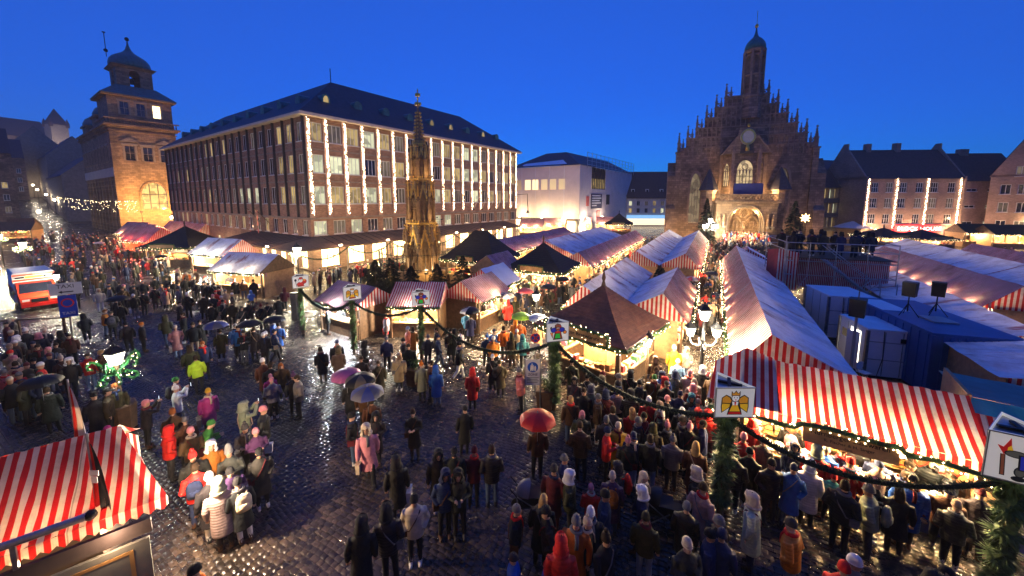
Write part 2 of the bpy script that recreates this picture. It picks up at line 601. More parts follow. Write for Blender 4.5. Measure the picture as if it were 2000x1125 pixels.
# slight waviness of the courses
SA[:, 1] += 0.10 * np.sin(SA[:, 0] * 0.9) + 0.05 * np.sin(SA[:, 0] * 2.3 + 1)
pick = np.zeros(len(SA), bool)
vis = np.where((SA[:, 4] > 6.75) & (np.abs(SA[:, 5]) < 1.30 * SA[:, 4]) & (SA[:, 4] < 9.5) & ~((SA[:, 0] < -7.4) & (SA[:, 1] < 3.4)))[0]
order = vis[np.argsort(SA[vis, 4] + rng.uniform(0, 0.6, len(vis)))]
pick[order[:290]] = True
rest = SA[~pick]
n = len(rest)
base = np.array([[-1, -1, 0], [1, -1, 0], [1, 1, 0], [-1, 1, 0], [-.74, -.66, 1], [.74, -.66, 1], [.74, .66, 1], [-.74, .66, 1]], float)
jit = rng.uniform(-0.07, 0.07, (n, 8, 2))
hgt_ = rng.uniform(0.010, 0.022, n)
V = np.zeros((n, 8, 3))
V[:, :, 0] = rest[:, None, 0] + (base[None, :, 0] + jit[:, :, 0]) * (rest[:, None, 2] * 0.5 - 0.006)
V[:, :, 1] = rest[:, None, 1] + (base[None, :, 1] + jit[:, :, 1]) * (rest[:, None, 3] * 0.5 - 0.006)
V[:, :, 2] = -0.0155 + base[None, :, 2] * hgt_[:, None] + base[None, :, 2] * rng.uniform(-0.0045, 0.0045, (n, 8))
quad = np.array([[4, 5, 6, 7], [0, 1, 5, 4], [1, 2, 6, 5], [2, 3, 7, 6], [3, 0, 4, 7]])
Fq = (np.arange(n)[:, None, None] * 8 + quad[None]).reshape(-1, 4)
me = bpy.data.meshes.new('setts')
me.vertices.add(n * 8)
me.vertices.foreach_set('co', V.reshape(-1))
me.loops.add(Fq.size)
me.loops.foreach_set('vertex_index', Fq.reshape(-1).astype(np.int32))
me.polygons.add(len(Fq))
me.polygons.foreach_set('loop_start', (np.arange(len(Fq)) * 4).astype(np.int32))
me.polygons.foreach_set('use_smooth', np.ones(len(Fq), bool))
a = me.attributes.new('tint', 'FLOAT', 'POINT')
a.data.foreach_set('value', np.repeat(rng.uniform(0, 1, n), 8).astype(np.float32))
me.update()
me.validate()
put('paving_stones', me, mt['stone'], square, kind='stuff')
unit = []
for k in range(4):
    q = MB()
    q.add([(x * (1 + random.uniform(-.06, .06)), y * (1 + random.uniform(-.06, .06)), z * random.uniform(.85, 1.1)) for x, y, z in base], [tuple(r) for r in quad])
    um = q.mesh('sett_shape', True)
    um.materials.append(mt['stone'])
    unit.append(um)
for i in np.where(pick)[0]:
    c = SA[i]
    put('paving_stone', unit[i % 4], None, square, (c[0], c[1], -0.0155), 0, (c[2] / 2 - .006, c[3] / 2 - .006, random.uniform(.012, .022)))

# ---------------------------------------------------------------- building helpers
def wall_holes(mb, Wd, z0, z1, rects, depth=0.25, x0=0.0, m=0):
    """a wall in the xz plane (outside faces -y) with real openings and reveals"""
    X = sorted({x0, Wd, *[r[0] for r in rects], *[r[1] for r in rects]})
    Z = sorted({z0, z1, *[r[2] for r in rects], *[r[3] for r in rects]})
    cov = set()
    xi = {x: i for i, x in enumerate(X)}
    zi = {z: i for i, z in enumerate(Z)}
    for a, b, c, d in rects:
        for i in range(xi[a], xi[b]):
            for j in range(zi[c], zi[d]):
                cov.add((i, j))
    for j in range(len(Z) - 1):
        i = 0
        while i < len(X) - 1:
            if (i, j) in cov:
                i += 1
                continue
            k = i
            while k < len(X) - 1 and (k, j) not in cov:
                k += 1
            mb.quad((X[i], 0, Z[j]), (X[k], 0, Z[j]), (X[k], 0, Z[j + 1]), (X[i], 0, Z[j + 1]), m)
            i = k
    for a, b, c, d in rects:
        mb.quad((a, 0, c), (a, 0, d), (a, depth, d), (a, depth, c), m)
        mb.quad((b, 0, c), (b, depth, c), (b, depth, d), (b, 0, d), m)
        mb.quad((a, 0, c), (a, depth, c), (b, depth, c), (b, 0, c), m)
        mb.quad((a, 0, d), (b, 0, d), (b, depth, d), (a, depth, d), m)
    return mb


_wc = {}


def win_mesh(w, h, nx=2, nz=1, t=0.07, sill=True, fm='frame_w'):
    k = (round(w, 2), round(h, 2), nx, nz, t, sill, fm)
    if k in _wc:
        return _wc[k]
    q = MB()
    a, b = -w / 2, w / 2
    q.box(a, a + t, -0.04, 0.06, 0, h); q.box(b - t, b, -0.04, 0.06, 0, h)
    q.box(a + t, b - t, -0.04, 0.06, 0, t); q.box(a + t, b - t, -0.04, 0.06, h - t, h)
    for i in range(1, nx):
        x = a + w * i / nx
        q.box(x - t * .4, x + t * .4, -0.03, 0.05, t, h - t)
    for j in range(1, nz):
        z = h * j / nz
        q.box(a + t, b - t, -0.025, 0.045, z - t * .35, z + t * .35)
    if sill:
        q.box(a - 0.08, b + 0.08, -0.24, 0.0, -0.08, -0.002)
    me = q.mesh('window_frame')
    me.materials.append(mt[fm])
    p = MB().quad((a + t, 0, t), (b - t, 0, t), (b - t, 0, h - t), (a + t, 0, h - t)).mesh('window_pane')
    _wc[k] = (me, p)
    return _wc[k]


_pc = {}


def window(parent, fr, x, z, w, h, pane, nx=2, nz=1, t=0.07, inset=0.14, sill=True, fm='frame_w'):
    """fr = (ox, oy, rz): the facade's own frame within the building"""
    me, p = win_mesh(w, h, nx, nz, t, sill, fm)
    ca, sa = math.cos(fr[2]), math.sin(fr[2])
    o = put('window', me, None, parent, (fr[0] + ca * x - sa * inset, fr[1] + sa * x + ca * inset, z), fr[2])
    kk = (id(p), pane)
    if kk not in _pc:
        q = p.copy()
        q.materials.append(mt[pane])
        _pc[kk] = q
    put('pane', _pc[kk], None, o, (0, 0.012, 0))
    return o


_lc = {}


def light_strip(h, label, loc, rz, w=0.42, dens=26, group=None):
    """a hanging strip of LED lights: cables with small bulbs"""
    k = (round(h, 1), w, random.randint(0, 2))
    if k not in _lc:
        r = random.Random(hash(k) & 255)
        c, b = MB(), MB()
        nz = 4
        for i in range(nz):
            x = -w / 2 + w * i / (nz - 1)
            c.box(x - .006, x + .006, -.006, .006, 0, h)
        for i in range(int(h * dens)):
            x = -w / 2 + w * r.randrange(nz) / (nz - 1) + r.uniform(-.05, .05)
            z = r.uniform(0.05, h)
            s = r.uniform(0.017, 0.032)
            y = -0.03 + r.uniform(-.03, .02)
            b.add([(x - s, y, z), (x + s, y, z), (x, y - s, z), (x, y + s, z), (x, y, z - s), (x, y, z + s)],
                  [(0, 2, 5), (2, 1, 5), (1, 3, 5), (3, 0, 5), (2, 0, 4), (1, 2, 4), (3, 1, 4), (0, 3, 4)])
        cm, bm = c.mesh('cables'), b.mesh('bulbs')
        cm.materials.append(mt['darkmetal']); bm.materials.append(mt['led'])
        _lc[k] = (cm, bm)
    t = thing('light_strip', label, 'light strip', loc, rz, group)
    put('cable', _lc[k][0], None, t)
    put('bulbs', _lc[k][1], None, t, kind='stuff')
    return t


ORD = ['first', 'second', 'third', 'fourth', 'fifth', 'sixth', 'seventh', 'eighth', 'ninth', 'tenth', 'eleventh', 'twelfth', 'thirteenth',
       'fourteenth', 'fifteenth', 'sixteenth', 'seventeenth', 'eighteenth', 'nineteenth', 'twentieth']

# ---------------------------------------------------------------- town hall (two wings meeting at a corner)
ra = R_(84.2)
th = thing('town_hall', 'large brown brick town hall with hipped slate roof and rows of lit windows', 'building', (-40.6, 25.8, 0), ra)
RL, LL, TW = 42.0, 52.5, 16.0
NB, BW = 18, RL / 18
zr = [(14.9, 17.0), (11.35, 13.45), (7.75, 9.85)]
rects, wins = [], []
for i in range(NB):
    xc = (i + 0.5) * BW
    for a, b in zr:
        rects.append((xc - .8, xc + .8, a, b)); wins.append((xc, a, 1.6, b - a, 0))
    rects.append((xc - .78, xc + .78, 4.15, 5.8)); wins.append((xc, 4.15, 1.56, 1.65, 1))
shopx = []
for i in range(12):
    xc = 2.2 + i * 3.42
    rects.append((xc - 1.15, xc + 1.15, 0.25, 2.85)); shopx.append(xc)
q = wall_holes(MB(), RL, -0.1, 17.6, rects, 0.28)
put('wall', q, mt['brick'], th)
frR = (0, 0, 0)
r0 = random.Random(3)
for k, (x, z, w, h, low) in enumerate(wins):
    if low:
        pane = r0.choice(['glassdark', 'glassdark', 'pane_d', 'pane_w' if r0.random() < .4 else 'pane_d'])
    else:
        pane = r0.choice(['pane_y', 'pane_y', 'pane_y', 'pane_w', 'pane_w', 'pane_d', 'glassdark'])
    window(th, frR, x, z, w, h, pane, 3, 1, 0.08)
for i, x in enumerate(shopx):
    window(th, frR, x, 0.25, 2.3, 2.6, 'shop', 3, 2, 0.07, 0.18, False, 'darkmetal')
# left wing facade: runs from its far end towards the corner
frL = (0, LL, -PI / 2)
NL = 21
BL = LL / NL
rects, wins = [], []
for i in range(NL):
    xc = (i + .5) * BL
    for a, b in zr:
        rects.append((xc - .62, xc + .62, a, b)); wins.append((xc, a, 1.24, b - a, 0, i))
    rects.append((xc - .6, xc + .6, 4.15, 5.9)); wins.append((xc, 4.15, 1.2, 1.75, 1, i))
for i in range(5):
    xc = LL - 2.0 - i * 2.7
    rects.append((xc - .75, xc + .75, .2, 2.8)); wins.append((xc, .2, 1.5, 2.6, 2, i))
for i in (3, 4, 6, 9, 12):
    rects.append((i * BL + .6, i * BL + 1.8, 1.2, 2.6)); wins.append((i * BL + 1.2, 1.2, 1.2, 1.4, 3, i))
q = wall_holes(MB(), LL, -0.1, 17.6, rects, 0.28)
put('wall', q, mt['brick'], th, (0, LL, 0), -PI / 2)
for k, (x, z, w, h, low, i) in enumerate(wins):
    if low == 2:
        pane = 'shop'
    elif low == 3:
        pane = 'pane_w'
    elif low == 1:
        pane = r0.choice(['pane_d', 'pane_d', 'glassdark', 'pane_y'] if i > 3 else ['pane_y', 'pane_d'])
    elif i > 17:
        pane = r0.choice(['pane_y', 'pane_y', 'pane_d'])
    elif z < 8 and i in (13, 14, 15):
        pane = 'pane_w'
    else:
        pane = r0.choice(['glassdark'] * 6 + ['pane_d', 'pane_d', 'pane_y'])
    window(th, frL, x, z, w, h, pane, 2, 1, 0.07)
# end walls and back walls
q = MB()
q.quad((RL, 0, -.1), (RL, TW, -.1), (RL, TW, 17.6), (RL, 0, 17.6))
q.quad((RL, TW, -.1), (TW, TW, -.1), (TW, TW, 17.6), (RL, TW, 17.6))
q.quad((TW, TW, -.1), (TW, LL, -.1), (TW, LL, 17.6), (TW, TW, 17.6))
q.quad((TW, LL, -.1), (0, LL, -.1), (0, LL, 17.6), (TW, LL, 17.6))
put('back_wall', q, mt['brick'], th)
for i in range(NB + 1):      # stone pilasters between the bays of the square front
    q = MB().box(-.3, .3, -.10, .02, 6.2, 17.6)
    put('pilaster', q, mt['brick2'], th, (min(max(i * BW, .3), RL - .3), 0, 0))
finm = MB().box(-.09, .09, -.22, .01, 6.25, 17.55).box(-.15, .15, -.08, .01, 6.25, 17.55).mesh('fin')
finm.materials.append(mt['fin'])
for i in range(NL + 1):
    put('fin', finm, None, th, (0, LL - min(max(i * BL, .2), LL - .2), 0), -PI / 2)
q = MB()
for a, b, d in ((6.0, 6.22, .16), (13.95, 14.1, .05), (10.35, 10.5, .05)):
    q.box(-d, RL, -d, -.001, a, b).box(-d, -.001, -d + .001, LL, a, b)
put('string_course', q, mt['stonegrey'], th)
# eaves and roof
q = MB()
e = .85
q.box(-e, RL + e, -e, 0.2, 17.55, 17.85).box(-e, 0.2, .2, LL + .3, 17.55, 17.85).box(RL - .2, RL + e, .2, TW + e, 17.55, 17.85)
put('eaves', q, mt['palestone'], th)
q = MB()
zt, ze = 24.4, 17.85
E0 = -e
q.poly([(E0, E0, ze), (RL + e, E0, ze), (RL - 8, 8, zt), (8, 8, zt)])
q.poly([(RL + e, E0, ze), (RL + e, TW + e, ze), (RL - 8, 8, zt)])
q.poly([(RL + e, TW + e, ze), (TW, TW + e, ze), (8, 8, zt), (RL - 8, 8, zt)])
q.poly([(E0, LL, ze), (E0, E0, ze), (8, 8, zt), (8, LL - 6, zt)])
q.poly([(TW, TW, ze), (TW, LL, ze), (8, LL - 6, zt), (8, 8, zt)])
q.poly([(TW, LL, ze), (E0, LL, ze), (8, LL - 6, zt)])
put('roof', q, mt['roofdark'], th)
dm = MB()
dm.ext([(-.55, 0), (.55, 0), (.55, .6), (.4, .95), (0, 1.15), (-.4, .95), (-.55, .6)], 0, 2.2)
dmm = dm.mesh('dormer'); dmm.materials.append(mt['copper'])
dp = MB().ext([(-.33, .12), (.33, .12), (.33, .5), (.2, .78), (0, .9), (-.2, .78), (-.33, .5)], -.03, .01).mesh('dormer_pane')
dp.materials.append(mt['pane_y'])
for i in range(9):
    x = 3.8 + i * 4.3
    d = put('dormer', dmm, None, th, (x, 2.0, ze + 2.05))
    if i in (0, 4, 5, 7):
        put('pane', dp, None, d)
for i in range(10):
    y = 5 + i * 4.9
    put('dormer', dmm, None, th, (1.9, y, ze + 2.0), -PI / 2)
put('lightning_rod', MB().box(-.04, .04, -.04, .04, 24.3, 26.2), mt['darkmetal'], th, (8, 8, 0))
# arcade canopy round the corner, on slim columns
q = MB()
cw = 4.0
q.poly([(-cw, -cw, 3.15), (RL - 4, -cw, 3.15), (RL - 4, 0, 4.0), (0, 0, 4.0)])
q.poly([(-cw, 15.5, 3.15), (-cw, -cw, 3.15), (0, 0, 4.0), (0, 15.5, 4.0)])
q.poly([(-cw, -cw, 3.0), (0, 0, 3.02), (RL - 4, 0, 3.02), (RL - 4, -cw, 3.0)])
q.poly([(-cw, -cw, 3.0), (-cw, 15.5, 3.0), (0, 15.5, 3.02), (0, 0, 3.02)])
q.box(-cw - .02, RL - 4, -cw - .06, -cw, 2.98, 3.17).box(-cw - .06, -cw, -cw, 15.5, 2.98, 3.17)
cano = put('canopy', q, mt['rooftile'], th)
seam = MB().box(-.03, .03, 0, 4.08, 0, .05).mesh('seam'); seam.materials.append(mt['roofdark'])
sl = math.atan2(.85, cw)
for i in range(1, 38):
    put('roof_seam', seam, None, cano, (i, -cw, 3.16), rot=(sl, 0, 0))
for i in range(0, 15):
    put('roof_seam', seam, None, cano, (-cw, i + 1, 3.16), rot=(sl, 0, -PI / 2))
colm = MB().lathe([(.16, 0), (.16, .3), (.1, .4), (.1, 2.85), (.17, 3.0)], 8).mesh('column'); colm.materials.append(mt['stonegrey'])
for i in range(8):
    put('column', colm, None, th, (-3.8 + i * 5.8, -3.8, 0))
for i in range(1, 4):
    put('column', colm, None, th, (-3.8, -3.8 + i * 6.0, 0))
for i in range(8):
    lamp(th, (1.5 + i * 4.9, -2.0, 2.75), 260, (1, .78, .45), .15)
    lampm = put('ceiling_lamp', MB().ball((0, 0, 0), .14, 8, 5), mt['lampglass'], th, (1.5 + i * 4.9, -2.0, 2.92))
for i in range(3):
    lamp(th, (-2.0, 2 + i * 4.6, 2.75), 200, (1, .78, .45), .15)
em_ = MB().box(-.16, .16, -.1, .1, 0, .16).mesh('added_edge_lamp'); em_.materials.append(mt['lampglass'])  # lamps added along the canopy edge to brighten the town hall fronts
for x, y_, r_ in [(1 + i * 6.2, -4.25, 0) for i in range(7)] + [(-4.25, 1 + i * 6.0, 1) for i in range(3)] + [(-4.6, 22 + i * 7.5, 1) for i in range(4)]:
    put('added_edge_lamp', em_, None, th, (x, y_, 3.2), r_ * PI / 2)
    lamp(th, (x - .3 * r_, y_ - .3 * (1 - r_), 3.7), 85, (1, .56, .27), .15)
thm = th.matrix_basis = Matrix.Translation((-40.6, 25.8, 0)) @ Matrix.Rotation(ra, 4, 'Z')


def TH(x, y, z=0):
    return thm @ Vector((x, y, z))


for i in range(NB + 1):
    x = min(max(i * BW, .3), RL - .3)
    p = TH(x, -.2, 6.5)
    lab = 'strip of LED lights hanging on the town hall square front, %s from its corner' % ORD[i]
    light_strip(10.9, lab, p, ra, .22, 24, 'light strips on the town hall')
# flag poles and the flags on the left wing
for i in range(6):
    x = 28.5 + i * 2.3
    p = TH(x, -.05, 6.5)
    t = thing('flagpole', 'bare slanting flagpole on the town hall front, %s from the fountain' % ORD[i], 'flagpole', p, ra, 'bare flagpoles')
    put('pole', MB().tube([(0, 0, 0), (0, -1.9, 3.2)], .05, 6), mt['palestone'], t)
    put('bracket', MB().box(-.12, .12, -.12, .08, -.15, .15), mt['darkmetal'], t)
for i, (yy, cmat) in enumerate(((12.8, 'stripe'), (10.4, 'red'))):
    p = TH(-.05, yy, 5.2)
    t = thing('flag', ['limp striped flag hanging from the town hall side by the canopy end', 'limp red flag hanging above the town hall canopy'][i], 'flag', p, ra)
    put('pole', MB().tube([(0, 0, 0), (-1.6, 0, 2.0)], .04, 6), mt['wood'], t)
    q = MB()
    for k in range(8):
        w = .28 + .05 * math.sin(k)
        q.add([], [])
        z = 1.7 - k * .42
        if k < 7:
            q.quad((-1.35 - .1 * (k % 2), -w, z), (-1.35 + .1 * (k % 2), w, z), (-1.35 + .1 * ((k + 1) % 2), w * .95, z - .42), (-1.35 - .1 * ((k + 1) % 2), -w * .95, z - .42))
    put('cloth', q, mt[cmat], t, smooth=True)
# arm lamp at the far corner
p = TH(RL + .05, 0, 9.2)
t = thing('arm_lamp', 'dark hanging lamp on a bent arm at the far town hall corner', 'lamp', p, ra)
put('arm', MB().tube([(0, 0, 0), (0.2, -2.6, .15), (0.25, -2.7, -3.2)], .07, 6), mt['darkmetal'], t)
put('shade', MB().lathe([(.05, 0), (.12, -.1), (.42, -.55), (.4, -.6)], 10), mt['darkmetal'], t, (.25, -2.7, -3.1))

# ---------------------------------------------------------------- white building under scaffold sheeting
wb = thing('sheeted_building', 'building wrapped in white scaffold sheeting with billboards on its side', 'building', (-28.1, 83.4, 0), ra)
WL, WR, WH = 20.0, 39.4, 16.2
q = MB()
q.quad((0, WL, 3.6), (0, 0, 3.6), (0, 0, WH), (0, WL, WH))
put('sheeting', q, mt['wrap'], wb)
rects = [(7.0, 16.5, 10.8, WH)]
q = wall_holes(MB(), WR, -.1, WH, rects, .4)
put('sheeting', q, mt['wrap'], wb)
q = MB()
q.box(.3, WR, .45, WL, -.1, WH - .1).box(.35, .5, .5, WL, -.1, 3.6)
put('wall', q, mt['render_w'], wb)
for i in range(1, 5):
    put('sheet_seam', MB().box(-.06, 0, -.05, .05, 3.6, WH), mt['white'], wb, (0, i * 4, 0))
for i in range(7):
    o = put('window', MB().quad((0, -.85, 0), (0, .85, 0), (0, .85, 2.5), (0, -.85, 2.5)), EM('sheeted_window', (1.0, .72, .38), [1.5, 1.5, .55, .45, .4, .1, .08][i], False), wb, (-.03, [14.2, 12.0, 9.4, 7.0, 4.6, 17, 19][i], 10.6))
put('shop_front', MB().box(-.05, .2, 1, WL, .6, 3.0), mt['shop'], wb)
for y_ in (2.5, 9, 15.5):  # wall lamps added to throw warm light on the sheeting
    put('added_wall_lamp', MB().box(-2.0, -1.7, -.15, .15, 3.7, 3.9), mt['lampglass'], wb, (0, y_, 0))
    lamp(wb, (-2.6, y_, 4.2), 420, (1, .66, .34), .2)
for x in (2.5, 12.0):  # two more added lamps for the sheeting on the square side
    put('added_wall_lamp', MB().box(-.15, .15, -1.2, -.9, 3.7, 3.9), mt['lampglass'], wb, (x, 0, 0))
    lamp(wb, (x, -2.2, 3.6), 300, (1, .78, .6), .2)
put('cornice_board', MB().box(-1.2, .2, -.3, WL, 3.3, 3.6), mt['fin'], wb)
q = MB()
for i in range(8):
    q.box(7.1 + i * 1.17, 8.0 + i * 1.17, .3, .44, 11.0, 13.4)
put('window', q, mt['pane_y'], wb)
put('attic_wall', MB().box(7.0, 16.5, .34, .44, 13.45, WH), mt['fin'], wb)
for i in range(9):
    put('mullion', MB().box(-.1, .1, .1, .34, 10.8, WH), mt['fin'], wb, (7.05 + i * 1.17, 0, 0))
bl = put('billboard', MB().box(6.8, 14.0, -.12, -.02, 5.9, 9.6), M('dark_billboard', (.06, .06, .1), .5), wb)
for k in range(5):
    put('lettering', MB().box(7.3, 7.3 + [5.6, 6.2, 5, 6, 3][k], -.135, -.122, 9.0 - k * .62, 9.3 - k * .62), mt['white'], bl)
put('poster', MB().box(17.3, 19.6, -.12, -.02, 6.8, 9.5), mt['black'], wb)
put('red_panel', MB().box(3.9, 5.5, -.1, -.02, 6.6, 9.0), M('pale_red_print', (.7, .15, .12), .6), wb)
put('red_panel', MB().box(10.5, 12.8, -.1, -.02, 2.6, 5.4), M('pale_red_print2', (.75, .25, .2), .6), wb)
put('door', MB().box(16.4, 18.6, -.1, -.02, 0, 2.6), mt['fin'], wb)
q = MB()
rx = WR
q.poly([(-.4, -.2, WH), (rx, -.2, WH), (rx, 8, 20.5), (9, 8, 20.5)])
q.poly([(-.4, WL, WH), (-.4, -.2, WH), (9, 8, 20.5), (9, WL - 6, 20.5)])
q.poly([(9, WL - 6, 20.5), (9, 8, 20.5), (rx, 8, 20.5), (rx, WL, 16)])
put('roof', q, mt['roofdark'], wb)
put('roof_snow', MB().poly([(-.1, WL - 2, WH + .12), (-.1, 3, WH + .12), (3.2, 6, WH + 1.72), (2.2, WL - 4, WH + 1.2)]), mt['snow'], wb)
for i in range(14):
    put('scaffold_pole', MB().box(-.05, .05, -.05, .05, WH - .5, WH + 3.2), mt['metal'], wb, (3 + i * 2.8, -.5, 0))
for k in range(4):
    put('scaffold_rail', MB().box(3, 39.4, -.04, .04, -.04, .04), mt['metal'], wb, (0, -.55, WH + .3 + k * .9))

# ---------------------------------------------------------------- more town behind
def plain_house(name, label, loc, rz, Wd, D, he, hr, wall, roof, rowsz, nwin, ww, wh, panes, gable=False, seed=0, rows_x=None, frame='frame_w', nx=2, nz=1, dormers=0, chimneys=(), hip=0.0):
    """front along +x at y=0; ridge parallel to the front, or a gable front"""
    r = random.Random(seed)
    t = thing(name, label, 'building', loc, rz)
    rects, ws = [], []
    for j, z in enumerate(rowsz):
        xs_ = rows_x[j] if rows_x else [(i + .5) * Wd / nwin for i in range(nwin)]
        for x in xs_:
            rects.append((x - ww / 2, x + ww / 2, z, z + wh)); ws.append((x, z))
    if gable:
        low = [q_ for q_ in rects if q_[3] <= he]
        q = wall_holes(MB(), Wd, -.1, he, low, .22)
        put('wall', q, mt[wall], t)
        q = MB()
        n_ = 24
        up = [q_ for q_ in rects if q_[3] > he]
        zs = sorted({he, hr, *[a for q_ in up for a in q_[2:]]})
        for j in range(len(zs) - 1):
            za, zb = zs[j], zs[j + 1]
            ia, ib = Wd / 2 * (za - he) / (hr - he), Wd / 2 * (zb - he) / (hr - he)
            cut = sorted([(q_[0], q_[1]) for q_ in up if q_[2] <= za and q_[3] >= zb])
            pa, pb = ia, ib
            for (c0, c1) in cut + [(None, None)]:
                xa = c0 if c0 is not None else Wd - ia
                xb = c0 if c0 is not None else Wd - ib
                if xa > pa:
                    q.quad((pa, 0, za), (xa, 0, za), (max(xb, pb), 0, zb), (pb, 0, zb))
                if c0 is not None:
                    pa = pb = c1
        put('gable', q, mt[wall], t)
        put('side_wall', MB().quad((0, 0, -.1), (0, 0, he), (0, D, he), (0, D, -.1)), mt[wall], t)
        put('side_wall', MB().quad((Wd, 0, -.1), (Wd, D, -.1), (Wd, D, he), (Wd, 0, he)), mt[wall], t)
        q = MB().quad((-.3, .15, he - .2), (Wd / 2, .15, hr), (Wd / 2, D, hr), (-.3, D, he - .2)).quad((Wd / 2, .15, hr), (Wd + .3, .15, he - .2), (Wd + .3, D, he - .2), (Wd / 2, D, hr))
        put('roof', q, mt[roof], t)
    else:
        q = wall_holes(MB(), Wd, -.1, he, rects, .22)
        put('wall', q, mt[wall], t)
        for x, s_ in ((0, 1), (Wd, -1)):
            q = MB()
            q.poly([(x, 0, -.1), (x, 0, he), (x + s_ * hip, D / 2, hr - .1), (x, D, he), (x, D, -.1)] if not hip else [(x, 0, -.1), (x, 0, he), (x, D, he), (x, D, -.1)])
            put('side_wall', q, mt[wall], t)
        q = MB()
        o_ = .35
        k_ = (hr - he) / (D / 2)
        q.quad((-.05, -o_, he - o_ * k_), (Wd + .05, -o_, he - o_ * k_), (Wd - hip, D / 2, hr), (hip, D / 2, hr))
        q.quad((Wd + .05, D, he), (-.05, D, he), (hip, D / 2, hr), (Wd - hip, D / 2, hr))
        if hip:
            q.poly([(-.05, D, he), (-.05, -o_, he - o_ * k_), (hip, D / 2, hr)]).poly([(Wd + .05, -o_, he - o_ * k_), (Wd + .05, D, he), (Wd - hip, D / 2, hr)])
        put('roof', q, mt[roof], t)
        for i in range(dormers):
            x = (i + .5) * Wd / dormers
            d = put('dormer', MB().box(-.5, .5, 0, 2, 0, 1.1), mt['render_w'], t, (x, 1.2, he + 1.0 * k_))
            put('pane', MB().quad((-.32, -.01, .2), (.32, -.01, .2), (.32, -.01, .9), (-.32, -.01, .9)), mt['glassdark'], d)
    for (x, z) in ws:
        window(t, (0, 0, 0), x, z, ww, wh, r.choice(panes), nx, nz, .09, .12, True, frame)
    for (x, w_, h_) in chimneys:
        put('chimney', MB().box(-w_ / 2, w_ / 2, -.5, .5, 0, h_ + .8), mt[wall], t, (x, D / 2, hr - .8))
    return t


# house between the sheeted building and the church
p = G(1222, 441)
bgh = plain_house('corner_house', 'pale grey house with blue lit shop front between white sheeting and church', p, R_(27), 22, 12, 8.9, 17.0, 'render_w', 'rooftile', [1.0 + 3.0, 6.2], 9, 1.0, 1.5, ['pane_w', 'pane_y', 'glassdark', 'pane_d', 'pane_y'], seed=5, dormers=5)
put('shop_front', MB().box(.3, 21.5, -.1, -.01, .3, 2.2), EM('cool_shop_window', (1.0, .75, .45), 1.6), bgh)
put('shop_sign', MB().box(.2, 21.6, -.5, -.02, 2.3, 3.3), EM('cool_blue_fascia', (.30, .62, 1.0), .9), bgh)
# to the right of the church
p = G(1600, 466)
gal = thing('glazed_building', 'building with lit loggia storeys and slate roof right of the church', 'building', p, R_(45))
q = MB().box(0, 14, .6, 9, -.1, 11.4)
put('wall', q, mt['stonegrey'], gal)
for j, z in enumerate((2.4, 5.4, 8.5)):
    put('floor_slab', MB().box(0, 14, -.2, .6, z - .9, z), mt['metal'], gal)
    for i in range(10):
        o = put('window', MB().box(-.55, .55, 0, .05, 0, 1.9), mt[['pane_y', 'pane_w', 'pane_y', 'pane_d'][(i * 7 + j * 3) % 4]], gal, (.7 + i * 1.4, .52, z))
    for i in range(11):
        put('mullion', MB().box(-.09, .09, -.12, .6, z, z + 2.1), mt['stonegrey'], gal, (i * 1.4, 0, 0))
q = MB().quad((-.4, -.5, 10.7), (14.4, -.5, 10.7), (14.4, 5, 17), (3.5, 5, 17)).poly([(-.4, 9, 10.7), (-.4, -.5, 10.7), (3.5, 5, 17)]).quad((3.5, 5, 17), (14.4, 5, 17), (14.4, 9, 10.7), (-.4, 9, 10.7))
put('roof', q, mt['roofdark'], gal)
put('roof_snow', MB().quad((.4, .1, 11.25), (11, .1, 11.25), (10, .8, 12.06), (1.4, .8, 12.06)), mt['snow'], gal)
put('parasol_roof', MB().lathe([(3.2, 2.6), (2.0, 3.2), (.1, 3.9)], 8, (3, -4, 0)), mt['wrap'], gal)
put('shop_sign', MB().box(5, 9, -1.5, -1.4, 2.6, 3.4), EM('red_neon', (1.0, .05, .05), 5), gal)

p = G(1680, 471)
bk_a = R_(25.5)
bk = plain_house('brick_restaurant', 'brown brick restaurant house with white windows and four light strips', p, bk_a, 20.5, 11, 12.6, 18.4, 'brick2', 'rooftile', [3.5, 6.6, 9.6], 6, 1.5, 1.9,
                 ['glassdark', 'pane_d', 'glassdark', 'pane_d'], seed=2, rows_x=[[1.9, 5.0, 8.0, 11.4, 14.6, 18.2]] * 3, nx=3, nz=2, chimneys=((4.6, 1.0, 1.2), (11.2, 1.1, 1.3)))
# its stepped parapet gables and vents
for x in (-.35, 20.5):
    put('parapet', MB().ext([(0, -.1), (.35, -.1), (.35, 12.6), (.35, 12.6), (.35, 12.6), (0, 12.6)], -.3, 11.2).box(0, .35, -.3, 11.2, 12.6, 12.7), mt['brick2'], bk, (x, 0, 0))
    q = MB()
    q.add([(0, -.5, 12.0), (.35, -.5, 12.0), (.35, 5.0, 18.6), (0, 5.0, 18.6), (0, 5.0, 19.6), (.35, 5.0, 19.6), (.35, 6.0, 19.6), (0, 6.0, 19.6), (0, 11.3, 12.4), (.35, 11.3, 12.4)],
          [(0, 1, 2, 3), (3, 2, 5, 4), (4, 5, 6, 7), (7, 6, 9, 8), (0, 3, 4, 7, 8), (1, 9, 6, 5, 2)])
    put('gable_parapet', q, mt['brick2'], bk, (x, 0, 0))
for x in (2.0, 10.0, 18.5):  # wall lamps added to brighten the brick front, one after an oval lamp there
    put('added_wall_lamp', MB().ball((x, -1.1, 2.2), .3, 8, 5), mt['lampglass'], bk)
    lamp(bk, (x, -1.9, 2.4), 420, (1, .62, .36), .15)
sg = put('sign', MB().box(6.6, 17.2, -.5, -.02, 1.9, 3.3), EM('red_lit_sign', (1.0, .02, .03), 1.6), bk)
bk.scale = (.86, 1, 1)
